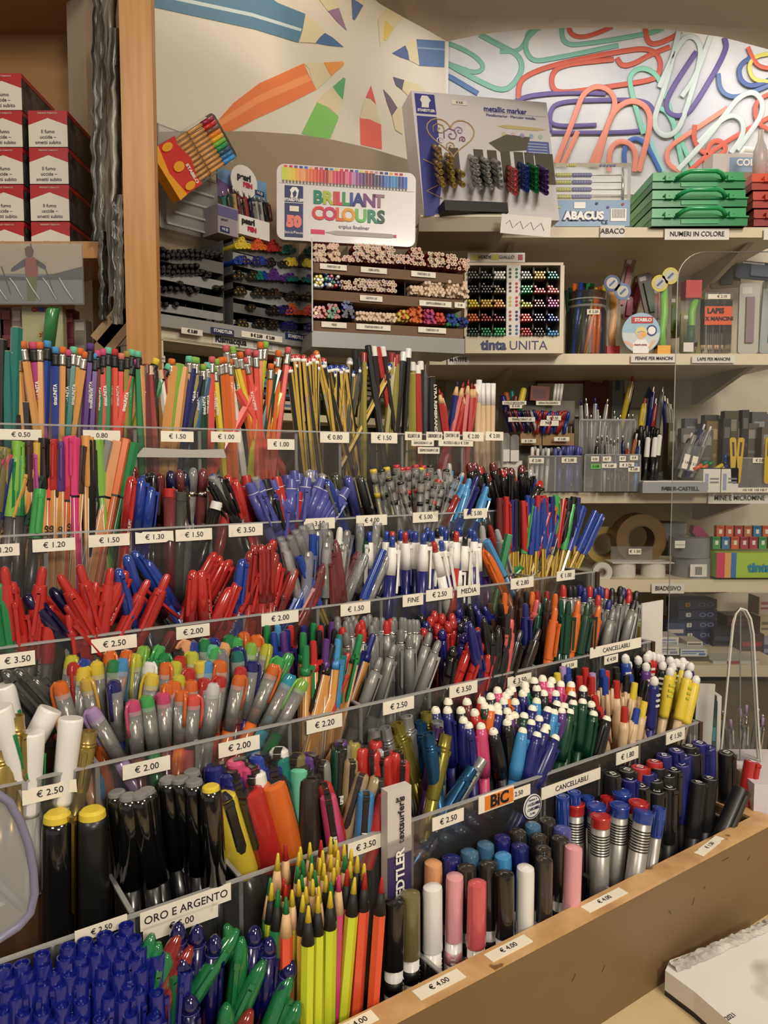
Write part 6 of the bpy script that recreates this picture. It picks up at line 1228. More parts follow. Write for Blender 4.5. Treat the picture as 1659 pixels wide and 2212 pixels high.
# tin box of fineliners
TN = Vector((.16, -.987, 0)).normalized()
tin = Slab('pen_tin', 'white metal tin with rainbow pen picture and colourful lettering', 'tin', (600, 364, 900, 526), Y(750, 527, 1.20), TN, .014, col(214, 210, 208, .3, coat=.3), roll=-.6, part='lid', rad=.012)
tin.rect(.015, .745, .985, .752, col(190, 186, 184), 'rim_line')
TC = [(200,214,60),(206,210,50),(226,206,50),(226,200,60),(236,170,60),(236,150,70),(240,160,110),(226,120,60),(230,110,60),(226,90,50),(214,70,50),(214,60,50),(196,50,50),(176,50,50),(226,130,100),(214,80,90),(206,40,90),(200,40,80),(180,40,70),(226,120,140),(196,70,130),(190,140,180),(150,80,150),(120,70,140),(90,50,110),(110,50,80),(130,40,70),(70,50,90),(70,60,80),(60,60,110),(50,70,150),(60,120,190),(50,110,190),(60,140,200),(50,130,190),(40,60,140),(60,60,150),(50,110,200)]
for i, c in enumerate(TC):
    x = .035 + i * .0238; tin.rect(x, .775, x + .0205, .955 if i < 28 else .94, mat(c, .5), 'printed_pen'); tin.rect(x + .004, .75, x + .016, .79, col(110, 104, 100), 'printed_tip', .0009)
for i in range(24): tin.rect(.05 + i * .036, .955, .074 + i * .036, .985, mat(TC[(i * 7 + 9) % 38], .5), 'printed_cap')
tin.rect(.055, .04, .185, .72, NB, 'blue_band'); tin.text('STAEDTLER', .12, .53, .05, WHITE, bold=.0003); tin.rect(.055, .49, .185, .497, WHITE, 'white_line', .0012); tin.text('50', .12, .24, .19, col(226, 120, 110), bold=.002); tin.text('Stück/Pieces', .12, .1, .05, WHITE)
tin.rect(.09, .38, .155, .45, PAPER, 'price_sticker', .0015)
tin.shape([(.095, .56), (.145, .56), (.15, .62), (.155, .66), (.14, .7), (.11, .7), (.092, .66), (.1, .62)], WHITE, 'white_helmet_emblem', .0012); tin.shape([(.118, .56), (.135, .58), (.14, .63), (.128, .66), (.11, .62)], NB, 'emblem_face', .0016)
BC = [(20,130,100),(170,190,60),(210,80,50),(210,60,90),(60,150,90),(70,80,160),(40,60,130),(120,70,130),(150,110,130)]
for i, ch in enumerate('BRILLIANT'): tin.text(ch, .29 + [0, .07, .12, .16, .20, .24, .29, .37, .44][i], .58, .235, mat(BC[i], .5), bold=.0011)
CC2 = [(214,60,50),(200,50,90),(220,110,50),(226,160,60),(110,190,90),(60,140,120),(60,90,80)]
for i, ch in enumerate('COLOURS'): tin.text(ch, .29 + [0, .085, .155, .22, .31, .39, .455][i], .37, .235, mat(CC2[i], .5), bold=.0011)
tin.text('triplus fineliner', .55, .215, .07, col(110, 104, 130)); tin.rect(.24, .1, .34, .16, col(214, 50, 90), 'printed_cap_end'); tin.shape([(.34, .13), (.42, .16), (.82, .16), (.86, .13), (.82, .1), (.42, .1)], col(170, 164, 160), 'printed_fineliner'); tin.rect(.84, .11, .86, .15, col(214, 50, 90), 'printed_nib', .0012)
# metallic marker display
MN = Vector((.30, -.94, .12)).normalized()
md = Slab('marker_display', 'white cardboard display with gold heart print and metallic markers', 'display box', (907, 208, 1199, 472), Y(1050, 480, 1.36), MN, .05, col(218, 214, 216, .45), roll=4, part='backing_card')
VB = col(60, 62, 136, .5)
md.rect(.02, .82, .16, .98, VB, 'blue_square'); md.text('STAEDTLER', .09, .845, .028, WHITE, bold=.0003)
md.shape([(.06, .87), (.11, .87), (.115, .91), (.13, .93), (.11, .965), (.07, .965), (.055, .93), (.065, .905)], WHITE, 'white_helmet_emblem', .0013)
md.shape([(.0, .0), (.1, .0), (.14, .25), (.1, .4), (.16, .6), (.16, .8), (.02, .8)], VB, 'blue_curve')
md.rect(.28, .915, .39, .95, PAPER, 'price_sticker', .0013); md.text('€ 3.25', .335, .932, .022, bold=.0002)
md.text('metallic marker', .67, .9, .062, VB, bold=.0002); md.text('Metallicmarker · Marcador metallic', .71, .85, .032, VB); md.rect(.52, .873, .98, .876, col(170, 166, 190), 'thin_line')
md.shape([(.6, .765), (.66, .78), (.9, .775), (.97, .765), (.9, .75), (.66, .75)], col(200, 186, 130), 'printed_marker')
for i, c in enumerate([(206,190,150),(220,180,190),(170,160,200),(150,180,210),(170,200,180)]): md.shape(circ(.64 + i * .07, .7, .02, 10, 1.2), mat(c, .5), 'colour_dab')
GH = col(190, 160, 96, .4, )
def hrt(k, cx=.25, cz=.66): return [(cx + k * .17 * (16*math.sin(t)**3)/16, cz + k * .17 * (13*math.cos(t) - 5*math.cos(2*t) - 2*math.cos(3*t) - math.cos(4*t))/16) for t in [i*math.pi/16 for i in range(32)]]
mb = MB(); mb.tube([md.P(a_, b_, .0012) for a_, b_ in hrt(1.0)], .0012, 5, 0, True); mb.obj('gold_heart_outline', GH, md.r, True)
for k, (cx, cz, r_, c) in enumerate([(.17, .7, .045, (190,160,96)), (.25, .66, .05, (150,110,150)), (.31, .7, .03, (180,150,190)), (.24, .57, .03, (190,160,96)), (.33, .63, .022, (150,90,130)), (.17, .61, .025, (230,226,230))]):
    mb = MB(); mb.tube([md.P(cx + r_*q*.11*math.cos(q*.9), cz + r_*q*.11*math.sin(q*.9)*1.1, .0016) for q in range(1, 12)], .0009, 5); mb.obj('heart_swirl', mat(c, .5), md.r, True)
mb = MB(); mb.tube([md.P(.03 + .16*abs(math.sin(q*.35)), .45 - q * .028, .0016) for q in range(12)], .0009, 5); mb.obj('gold_flourish', GH, md.r, True)
md.shape([(.52, .62), (.66, .7), (.84, .69), (.8, .58), (.6, .55)], col(96, 92, 78), 'printed_tin'); md.rect(.8, .54, .98, .66, col(96, 110, 170), 'blue_note')
for i in range(4): md.rect(.815, .56 + i * .024, .965, .568 + i * .024, col(180, 186, 214), 'note_line', .0009)
for i, x in enumerate((.1, .22, .4, .5, .6, .7, .78, .86, .93)): md.rect(x, .3, x + .07, .56, GC, 'slot', .0008)
md.rect(.1, -.01, .55, .07, col(30, 30, 30), 'black_tray', .03, .03)
random.seed(2)
MK = [('gd', q) for q in [(1180,960),(1190,1010),(1190,1060),(1195,1105),(1200,1150),(1210,1185),(1265,1020),(1262,1065),(1268,1110),(1272,1150),(1280,1190),(1335,1120),(1335,1185)]] + [('s', q) for q in [(1420,1030),(1430,1070),(1432,1110),(1440,1160),(1448,1200),(1492,1040),(1498,1080),(1500,1120),(1508,1160),(1520,1200),(1562,1050),(1568,1085),(1572,1125),(1575,1165),(1580,1200)]]
MK += [(c, (1630 + x, y)) for c, x, ys in (('co', 42, range(1100, 1245, 34)), ('b', 115, range(1080, 1235, 34)), ('g', 176, range(1085, 1255, 34)), ('v', 240, range(1100, 1265, 34))) for y in ys]
MM = {}; cnt = {}
dirv = (TO * .86 + RGT * .12 - EZ * .48).normalized()
tot = {}
for c, _ in MK: tot[c] = tot.get(c, 0) + 1
for c, (x, y) in MK:
    if c not in MM: MM[c] = [('barrel', lt([(-60, 4.2), (-14, 4.4)], 10).mesh('barrel', C(c, .35, .6))), ('cap', lt([(-14, 5.0), (-3, 4.8), (0, 4.2), (0, 2.6), (-1.5, 2.2)], 12).mesh('cap', C(c, .25, .7)))]
    cnt[c] = cnt.get(c, 0) + 1
    u, v = 550 + x/2.963, y/2.963; P = onplane(u, v, Y(1050, 480, 1.31), MN); xx = dirv.orthogonal().normalized()
    r_ = root('metallic_marker', f'{CN[c]} metallic marker in the cardboard display, {ORD[cnt[c]-1]} counting downwards', 'marker', f'{CN[c]} markers in the cardboard display', frame(P, xx, dirv.cross(xx), dirv))
    for n, me in MM[c]: o = bpy.data.objects.new(n, me); COL.objects.link(o); o.parent = r_
s = Slab('paper_note', 'white paper note with scribbles hanging from the shelf edge', 'note', (1082, 466, 1190, 508), YP(1.30), TO, .0006, PW, roll=-5, part='paper')
mb = MB(); mb.tube([s.P(.1 + .07*i, .5 + .22*math.sin(i*2.1), .0006) for i in range(12)], .0005, 4); mb.obj('scribble', col(120, 110, 140), s.r, True)
tr_ = Slab('display_tray', 'taupe plinth board under the cardboard marker display', 'tray', (905, 462, 1090, 500), YP(1.33), TO, .12, noisy('taupe_plinth', (140, 126, 100), (150, 136, 110), 4), part='board'); tr_.rect(.02, .82, .98, .92, CREAM, 'top_edge', .001)
# ---------------------------------------------------------------- top shelf goods
zA, zB, zC, zD, zE = SZ
s = Slab('abacus_pack', 'bagged bead frame set with blue header reading abacus', 'toy', (1200, 352, 1362, 489), YP(1.465), TO, .02, BAG, part='bag')
s.rect(0, 0, 1, .42, col(70, 130, 180, .4), 'blue_header', -.001, .002); s.text('ABACUS', .38, .16, .17, WHITE, bold=.0012, off=.0019); s.text('ABACUS', .375, .155, .17, col(40, 60, 110), bold=.0024, name='lettering_shadow')
s.rect(.25, .28, .4, .38, WHITE, 'price_sticker', .001); s.rect(.74, .08, .95, .28, WHITE, 'barcode_panel', .0008)
for i in range(9): s.rect(.76 + i*.02, .13, .768 + i*.02, .27, BLACK, 'bar', .0014)
s.text('CE', .66, .06, .09)
for i, (x, z, c) in enumerate([(.05, .3, (190,200,70)), (.55, .36, (50,60,120)), (.7, .3, (90,60,140)), (.9, .35, (180,60,70)), (.6, .12, (150,180,80))]): s.shape(circ(x, z, .022, 6), mat(c, .5), 'printed_star')
mb = MB(); mb2 = MB(); mb3 = MB(); bw = s.w * .033
for k in range(4):
    z = .5 + k * .115; mb3.tube([s.P(.02, z, -.012), s.P(.92, z, -.012)], .0012, 5)
    for i in range(6): mb.lathe([(-.8*bw, bw*.5), (-.4*bw, bw*.95), (.4*bw, bw*.95), (.8*bw, bw*.5)], 8, 0, frame(s.P(.04 + i*.034, z, -.012), EZ, TO, RGT))
    for i in range(7): mb2.lathe([(-.8*bw, bw*.5), (-.4*bw, bw*.95), (.4*bw, bw*.95), (.8*bw, bw*.5)], 8, 0, frame(s.P(.26 + i*.036, z, -.012), EZ, TO, RGT))
mb3.tube([s.P(.92, .44, -.012), s.P(.92, .95, -.012)], .003, 6)
o = mb.obj('yellow_beads', C('ly'), s.r, True); o['kind'] = 'stuff'; o = mb2.obj('blue_beads', C('vi'), s.r, True); o['kind'] = 'stuff'; mb3.obj('wire_frame', METAL, s.r, True)
for i in range(9): s.shape(circ(.16 + i*.03 if i < 4 else .42 + i*.045, .96, .02, 8), C('ly' if i < 4 else 'vi'), 'bead', .001, .004)
CNm = Vector((-.02, -1, 0)).normalized()
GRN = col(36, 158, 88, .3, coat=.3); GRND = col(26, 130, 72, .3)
def case_(u0, v0, u1, v1, label, m, md_, grp, yy=1.44):
    s = Slab('plastic_case', label, 'case', (u0, v0, u1, v1), Y(u0, v1, yy), CNm, .15, m, grp, part='lid')
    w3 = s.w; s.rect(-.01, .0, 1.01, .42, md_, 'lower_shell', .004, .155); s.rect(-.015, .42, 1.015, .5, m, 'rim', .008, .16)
    s.rect(.12, .4, .2, .72, m, 'latch', .012, .01); s.rect(.8, .4, .88, .72, m, 'latch', .012, .01); s.shape(circ(.16, .56, .02, 8, 3), md_, 'latch_stud', .014); s.shape(circ(.84, .56, .02, 8, 3), md_, 'latch_stud', .014)
    mb = MB(); mb.tube([s.P(.24, .5, .01), s.P(.3, .68, .022), s.P(.36, .76, .026), s.P(.64, .76, .026), s.P(.7, .68, .022), s.P(.76, .5, .01)], .0042, 8); mb.obj('handle', m, s.r, True)
    s.rect(.3, .1, .7, .34, m, 'front_recess', .006)
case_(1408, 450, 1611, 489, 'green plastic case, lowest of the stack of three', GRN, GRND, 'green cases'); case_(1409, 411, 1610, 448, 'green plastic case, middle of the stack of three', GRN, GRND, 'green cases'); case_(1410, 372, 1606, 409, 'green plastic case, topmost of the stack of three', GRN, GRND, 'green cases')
ORG = col(214, 78, 48, .35, coat=.3); RDD = col(168, 58, 44, .35)
case_(1628, 452, 1800, 489, 'red plastic case, lowest beside the green stack', RDD, col(140, 40, 34), 'red cases', 1.46); case_(1626, 413, 1800, 450, 'red plastic case, middle beside the green stack', col(190, 66, 48, .35), RDD, 'red cases', 1.46); case_(1624, 374, 1800, 411, 'orange red plastic case on top beside the green stack', ORG, RDD, 'red cases', 1.46)
s = Slab('paint_case', 'pale translucent case with handle and blue lettering above the red cases', 'case', (1540, 332, 1720, 372), YP(1.62), TO, .05, col(206, 204, 198, .3, alpha=.85), part='case'); s.rect(.2, .0, 1, .8, col(130, 160, 190), 'blue_label'); s.text('COLORI PER', .58, .5, .5, WHITE, bold=.0006)
mb = MB(); mb.tube([s.P(.38, 1.0, -.02), s.P(.42, 1.45, -.02), s.P(.8, 1.35, -.02), s.P(.86, 1.0, -.02)], .006, 8); mb.obj('handle', WHITE, s.r, True)
mb = MB(); mb.lathe([(0, .014), (.05, .013), (.07, .006), (.09, .005)], 14, 0, Matrix.Translation(Vector((Y(1652, 372, 1.5).x, 1.52, Y(0, 374, 1.5).z)))); tag(mb.obj('glue_bottle', col(190, 180, 176, .3)), 'small white nozzle bottle beside the pale case', 'bottle')
# ---------------------------------------------------------------- second shelf goods
def lathe_at(name, label, cat, u, vbase, y, prof, m, z=None, n=20, part='shell', grp=None):
    P = Y(u, vbase, y); 
    if z is not None: P.z = z
    r_ = rootat(name, label, cat, P, grp); mb = MB(); mb.lathe(prof, n, 0, Matrix.Translation(P)); mb.obj(part, m, r_, True); return r_, P
r_, P = lathe_at('glass_jar', 'clear ridged jar full of leaning coloured pencils', 'jar', 1264, 764, 1.50, [(0, .036), (.004, .040), (.085, .040), (.095, .036), (.100, .039), (.106, .039), (.112, .036), (.125, .038), (.126, .035)], BAG, zB)
mb = MB(); mb.lathe([(.094, .0365), (.098, .0395)], 20, 0, Matrix.Translation(P), caps=False); mb.lathe([(.108, .0395), (.111, .0368)], 20, 0, Matrix.Translation(P), caps=False); mb.obj('neck_rings', ACRYL_EDGE, r_, True)
s = Slab('jar_tag', 'small price tag taped on the pencil jar', 'tag', (1268, 668, 1296, 679), YP(1.455), TO, .0006, PAPER, part='paper'); s.text('€ 2.20', .5, .5, .7)
for i, (x, y, c, bx) in enumerate([(270, 378, 'o', 195), (315, 370, 'b', 240), (345, 375, 'k', 262), (370, 376, 'g', 280), (398, 378, 'dg', 300), (430, 408, 'y', 300), (455, 402, 'o', 330), (487, 388, 'y', 350), (240, 408, 'dg', 205), (215, 425, 'dg', 198), (385, 400, 'kb', 320), (330, 400, 'n', 250), (420, 470, 'o', 400), (455, 480, 'o', 430), (300, 440, 'g', 222), (350, 430, 'dg', 245), (470, 560, 'b', 455), (440, 540, 'b', 440), (290, 420, 'kb', 230)]):
    y_ = 1.478 + .04 * random.random(); H = Y(*S_(x, y), y_); A = Y(*S_(bx, 860), y_ + random.uniform(-.005, .005)); A.z = zB + .004; A.x = max(P.x - .03, min(P.x + .03, A.x)); stick(A, H, .0048, c, 'jar_pencil', f'{CN[c]} pencil leaning in the ridged jar, {ORD[i]} to be picked', 'pencil', 'pencils in the ridged jar', 'hex', tipc=c)
def blister(name, label, cat, u0, v0, u1, v1, y, body, base, m3=None):
    s = Slab(name, label, cat, (u0, v0, u1, v1), YP(y), TO, .02, BAG, part='clear_tube', rad=.008)
    mb = MB(); mb.tube([s.P(.55, .06, -.01), s.P(.45, .3, -.01), s.P(.6, .55, -.01), s.P(.5, .95, -.01)], .0075, 8); mb.obj('pen', body, s.r, True)
    s.rect(.0, -.02, 1, .1, base, 'base', .001, .022); return s
blister('pen_blister', 'orange moulded pen in a clear tube beside the jar', 'pen pack', 1312, 616, 1340, 762, 1.5, col(226, 150, 50, .35), col(190, 50, 50))
blister('pen_blister', 'lime green chunky pen in a clear tube with yellow base', 'pen pack', 1422, 604, 1450, 762, 1.46, col(126, 196, 60, .35), OYL)
mb = MB(); s = Slab('pen_tube', 'clear tube with red lid holding a lime green pen', 'pen pack', (1481, 628, 1512, 740), YP(1.47), TO, .02, BAG, part='clear_tube', rad=.008); s.rect(-.05, .86, 1.05, 1.2, col(190, 50, 44), 'red_lid', .002, .026); mb.tube([s.P(.5, .05, -.01), s.P(.6, .3, -.01), s.P(.55, .6, -.01), s.P(.8, .85, -.01)], .007, 8); mb.obj('pen', col(126, 196, 60, .35), s.r, True); mb = MB(); mb.tube([s.P(.5, .0, -.009), s.P(.55, .34, -.009)], .0078, 8); mb.obj('pen_grip', col(50, 90, 50), s.r, True); s.rect(-.1, -.18, .6, .0, PW, 'tag_paper')
s = Slab('round_card', 'round card with red banner and picture of a fair haired child', 'card', (1343, 676, 1426, 763), YP(1.455), TO, .0015, col(150, 190, 210), part='backing'); s.body.hide_render = False
bpy.data.objects.remove(s.body); s.shape(circ(.5, .5, .5, 36), col(160, 192, 214, .5), 'disc'); s.shape([(.5 + .48*math.cos(t), .5 + .48*math.sin(t)) for t in [math.pi + i*math.pi/14 for i in range(15)]], col(206, 214, 216), 'printed_lower_sky', .0012)
s.rect(.24, .74, .8, .9, col(190, 46, 48), 'red_banner', .0018); s.text('STABILO', .54, .82, .11, WHITE, bold=.0004, off=.0024); s.shape([(.3, .0), (.7, .0), (.72, .2), (.62, .34), (.4, .34), (.28, .22)], WHITE, 'printed_shirt', .0015); s.shape(circ(.5, .44, .1, 16), col(226, 184, 150), 'printed_face', .0018)
s.shape([(.38, .42), (.34, .52), (.38, .62), (.5, .66), (.62, .62), (.66, .52), (.62, .42), (.6, .52), (.5, .55), (.4, .52)], col(226, 210, 140), 'printed_hair', .0021); s.text('THAT\'S COOL', .49, .2, .05, col(150, 50, 60), bold=.0002, off=.0024); s.shape([(.05, .28), (.12, .32), (.32, .2), (.28, .12)], col(226, 184, 150), 'printed_arm', .0017); s.shape([(.68, .14), (.82, .34), (.88, .3), (.74, .08)], col(226, 184, 150), 'printed_arm', .0017)
s.shape(circ(.77, .56, .14, 20), col(40, 60, 130), 'blue_badge', .0018); s.shape(circ(.77, .56, .1, 18), WHITE, 'badge_centre', .0022); s.shape(circ(.58, .46, .06, 14), OYL, 'small_badge', .0022)
s = Slab('jar_of_black_pencils', 'square clear jar of black pencils with handwritten orange note', 'jar', (1521, 632, 1581, 762), YP(1.47), TO, .06, BAG, part='jar')
s.rect(0, .88, 1, 1, CLEARS, 'lid', .001, .062); s.rect(.0, .46, .98, .77, col(226, 90, 44, .6), 'orange_note', .002); s.text('LAPIS', .38, .69, .12, bold=.0006, off=.0028); s.text('X MANCINI', .52, .56, .09, bold=.0004, off=.0028); s.rect(.1, .89, .9, .97, PAPER, 'price_tag', .002); s.text('€ 2.10', .6, .93, .06, off=.0028)
for i in range(11):
    x = -.0 + .08 + i * .084; A = s.P(x, .01, -.03 - .02 * (i % 3 == 0)); H = s.P(min(.96, x + random.uniform(-.03, .03)), .9 + .05 * (i % 2), -.035); stick(H, A + EZ * .004, .0032, 'k', 'jar_pencil', f'black pencil with wooden point down in the square jar, {ordinal(i, 11)}', 'pencil', 'pencils in the square jar', 'lead', tipc='k')
random.seed(8)
for (u0, v0, u1, v1, c1, c2, lab, roll) in [(1596, 612, 1640, 764, (196,196,186), (150,130,140), 'clear pouch with a slim purple tool hanging at the shelf end', 0), (1645, 606, 1700, 764, (180,186,186), (90,130,150), 'clear pouch with printed text at the shelf end', 2), (1340, 550, 1362, 680, (150,130,126), (170,80,90), 'clear tube with pink tipped pen leaning back', 12), (1360, 596, 1384, 690, (150,90,100), (170,60,80), 'pink pen blister leaning behind the disc', 14), (1386, 590, 1416, 690, (96,84,76), (60,80,60), 'dark blister pack behind the disc', -14), (1404, 620, 1440, 700, (150,150,130), (160,60,50), 'pale card with red square behind the green pen', -10), (1440, 640, 1470, 730, (120,120,60), (90,110,40), 'olive green card pack behind the guard', 0), (1346, 640, 1366, 690, (120,50,60), (160,60,90), 'dark red blister low behind the disc', 4), (1535, 574, 1600, 622, (110,92,70), (60,60,60), 'brown toned pack lying behind the square jar', -4), (1590, 566, 1690, 604, (60,72,92), (110,120,140), 'dark blue pack at the back of the shelf', 5), (1470, 676, 1520, 764, (140,146,60), (170,60,50), 'olive card behind the red lidded tube', 0)]:
    s = Slab('blister_pack', lab, 'blister pack', (u0, v0, u1, v1), YP(1.60 + .008 * random.random() * 10), TO, .006, mat(c1, .4), roll=-roll, rad=.006, part='card'); s.rect(.3, .15, .7, .8, mat(c2, .35), 'tool', .006, .006); s.rect(.12, .85, .6, .94, PW, 'printed_strip')
for (u, v, c1, lab) in [(1322, 612, (60,76,120), 'ring shaped blue badge on the orange pen pack'), (1345, 630, (90,120,160), 'ring shaped light badge with red centre'), (1425, 612, (206,190,70), 'yellow round badge on the green pen pack'), (1448, 596, (200,190,90), 'large yellow rimmed round badge above the green pen')]:
    P = Y(u, v, 1.455); r_ = rootat('round_badge', lab, 'badge', P); mb = MB(); mb.lathe([(-.001, .016), (.0008, .016)], 22, 0, frame(P, RGT, EZ, TO)); mb.obj('disc', mat(c1, .5), r_, True); mb = MB(); mb.lathe([(.0008, .011), (.0012, .011)], 18, 0, frame(P, RGT, EZ, TO)); mb.obj('disc_centre', col(190, 186, 170), r_, True)
    mb = MB(); mb.obox(P + TO * .0016, (RGT + EZ).normalized() * .007, (RGT - EZ).normalized() * .002, TO * .0003); mb.obj('printed_stroke', col(60, 90, 140), r_, True)
# ================================================================ third shelf: stands of mechanical pencils
random.seed(17)
def clearbox(name, label, px, y, depth=.05, cat='pen stand', m=None, grp=None):
    s = Slab(name, label, cat, px, YP(y), TO, depth, m or CLEAR, grp, part='box'); s.rect(0, .975, 1, 1, ACRYL_EDGE, 'rim', .0004, .002); s.rect(0, 0, .015, 1, ACRYL_EDGE, 'side_edge', .0004, .002); s.rect(.985, 0, 1, 1, ACRYL_EDGE, 'side_edge', .0004, .002); return s
def sub(x, y): return T(x, y)
def ctag(u0, v0, u1, v1, t_, lab, y, m=PAPER): s = Slab('stand_tag', lab, 'tag', (u0, v0, u1, v1), YP(y), TO, .0006, m, part='paper'); s.text(t_, .5, .5, .7, xs=min(1, s.w / (len(t_) * s.h * .5)))
b = clearbox('refill_box', 'clear box of blue and clear refills on the third shelf', (1140, 984, 1258, 1062), 1.43, .04); b.rect(.49, 0, .51, 1, ACRYL_EDGE, 'divider', .0004, .03)
sset(T, ','.join(f'{random.choice(["gy","s","w"])} {x} {random.randint(445,470)} {random.randint(-3,4)}' for x in range(250, 380, 16)) + ',o 232 560 14,r 262 500 8', 1.44, 1.465, .0034, 'clear_refill_pen', 'slim tube', 'refill', 'slim tubes in the left refill box', zC + .002, 'cap', desc2='in the left half of the refill box')
sset(T, ','.join(f'vi {x} {random.randint(448,475)} {random.randint(-3,4)}' for x in range(388, 550, 15)) + ',w 400 460 -20', 1.44, 1.465, .004, 'blue_refill', 'refill tube', 'refill', 'blue refills', zC + .002, 'cap', desc2='in the refill box')
ctag(1143, 989, 1175, 1001, '€ 2.00', 'left price tag on the refill box', 1.428); ctag(1213, 988, 1246, 1000, '€ 2.00', 'right price tag on the refill box', 1.428)
for i, u in enumerate((1092, 1112)): s = Slab('glue_tube', f'clear bottle with white label, {"left" if i == 0 else "right"} of the pair beside the refill box', 'bottle', (u - 9, 935 + i*4, u + 9, 1000), YP(1.44), TO, .016, CLEAR, part='bottle', rad=.006); s.rect(0, .05, 1, .45, PW, 'label')
s = Slab('white_holder', 'white tray in front of the two clear bottles', 'tray', (1076, 995, 1128, 1062), YP(1.45), TO, .06, col(200, 198, 190), part='tray'); s.rect(.1, .8, .95, .95, PAPER, 'label')
b = clearbox('pencil_stand', 'clear divided stand of mechanical pencils with white tags', (1262, 981, 1384, 1062), 1.42, .05)
for q in (.3, .54, .78): b.rect(q, 0, q + .012, 1, ACRYL_EDGE, 'divider', .0004, .04)
sset(T, 's 640 395 2,gy 665 385 -2,s 695 388 -4,s 720 405 4,s 740 415 5,s 762 398 3,k 635 420 0,n 790 388 -3,s 690 430 6,s 755 440 5,r/w 822 432 0,o/w 875 378 9,b/w 890 418 4,gy 705 470 -5,wi 660 470 -3,s 735 480 4', 1.43, 1.46, .0040, 'mechanical_pencil', 'mechanical pencil', 'mechanical pencil', 'mechanical pencils in the divided stand', zC + .002, 'button', desc2='in the front divided stand')
sset(T, 'k 700 590 0,k 725 590 0,k 750 595 2,k 765 600 0,k 785 600 0,s 680 600 -2,k 800 610 2,lb 870 560 2', 1.428, 1.432, .0032, 'checkered_pencil', 'short checkered pencil', 'pencil', 'checkered pencils', zC + .002, 'hex', desc2='low in the divided stand')
for i, (a_, b_, c_, d_, t_, m_) in enumerate([(1277, 986, 1294, 997, '0.35', PAPER), (1302, 986, 1320, 997, '0.7', PAPER), (1338, 985, 1352, 996, '0.7', PAPER), (1361, 984, 1378, 994, '0.9', PAPER), (1276, 1002, 1298, 1013, '€ 4.90', col(110, 180, 80)), (1300, 1001, 1332, 1011, '€ 3.60', PAPER), (1338, 999, 1370, 1010, '€ 3.70', PAPER), (1357, 1008, 1382, 1019, '€ 2.00', PAPER)]):
    ctag(a_, b_, c_, d_, t_, f'{"green" if i == 4 else "small"} sticker on the divided stand, {ORD[i]} in reading order', 1.4185, m_)
# taller pens behind
sset(T, 's/n 540 175 -2,s 570 165 -3,s/n 625 165 0,s/b 635 200 -3,s 700 170 8,gy 545 260 0,k 575 260 0,gy 600 265 0,n 635 260 0,k 655 270 3,y 665 290 6,s 720 290 4,wi 775 265 2,s 760 280 0,s 825 260 3,n 850 260 2,k 690 300 4,k 560 300 0,gy 740 240 2', 1.50, 1.54, .0042, 'mechanical_pencil', 'tall mechanical pencil', 'mechanical pencil', 'tall mechanical pencils behind', zC + .03, 'button', .15, desc2='in the row behind')
b = clearbox('pencil_stand', 'clear stand holding tall mechanical pencils behind the divided one', (1250, 905, 1372, 1040), 1.49, .06)
sset(T, 'k 860 345 0,k 890 350 0,k 920 355 -1,k 945 360 0,k 985 345 2,k 1010 380 4,k 900 330 0,k 935 325 0,k 970 335 3,k 1000 350 3,k 1015 400 5,k 965 380 2,k 870 370 0', 1.46, 1.50, .0046, 'black_pen', 'slim black pen with pale end', 'pen', 'black pens in the black stand', zC + .012, 'cap', desc2='in the black stand')
sset(T, 'k/w 942 400 3,k/w 985 400 4,k/w 1012 385 5', 1.445, 1.45, .0048, 'black_pen', 'front black pen with white end', 'pen', 'front black pens', zC + .012, 'cap', desc2='in the black stand')
s = Slab('pen_stand', 'low black stand holding slim black pens', 'pen stand', (1378, 1018, 1432, 1050), YP(1.47), TO, .06, BLACK, part='base'); s.rect(.05, .7, .95, .9, col(50, 50, 50), 'slot_row')
sset(T, 'y/r 850 35 12,k/r 855 60 12,y/r 925 165 8,k/r 915 190 6,n 975 95 6,r 990 165 8,gy 1030 95 6,b 1040 150 -4,gy 1055 165 -6,gy 1075 200 -4', 1.56, 1.6, .006, 'large_pencil', 'big novelty pencil', 'pencil', 'big novelty pencils', zC + .06, 'button', .13, desc2='at the back of the third shelf')
s = Slab('product_tray', 'grey tray with white insert and dark lettering', 'tray', (1388, 1042, 1528, 1065), YP(1.40), TO, .10, col(150, 152, 156, .4), part='tray'); s.text('FABER-CASTELL', .58, .4, .5, col(50, 50, 56), bold=.0003); s.shape([(.32, .35), (.36, .6), (.42, .55), (.4, .3)], col(50, 50, 56), 'printed_emblem')
mb = MB(); mb.obox(s.P(.5, 1.0, -.05) + EZ * .0012, s.x * s.w * .46, TO * .04, EZ * .001); mb.obj('white_insert', PW, s.r, True)
s = Slab('pen_stand', 'tilted clear stand with a card slot and four pens', 'pen stand', (1472, 960, 1512, 1018), YP(1.44), TO, .03, CLEARS, roll=-14, part='holder'); s.rect(.15, .05, .45, .6, PAPER, 'price_tag'); s.rect(.6, .05, .9, .6, PAPER, 'price_tag'); s.text('€ 1.80', .3, .3, .12); s.text('€ 2.20', .75, .3, .12)
sset(T, 'k/w 1205 375 22,s/n 1235 352 18,n/w 1280 322 18,s/w 1318 335 20,g 1260 400 22,k 1250 380 20', 1.445, 1.46, .0046, 'display_ballpoint', 'pen slanting in the tilted stand', 'pen', 'pens in the tilted stand', zC + .03, 'button', .11)
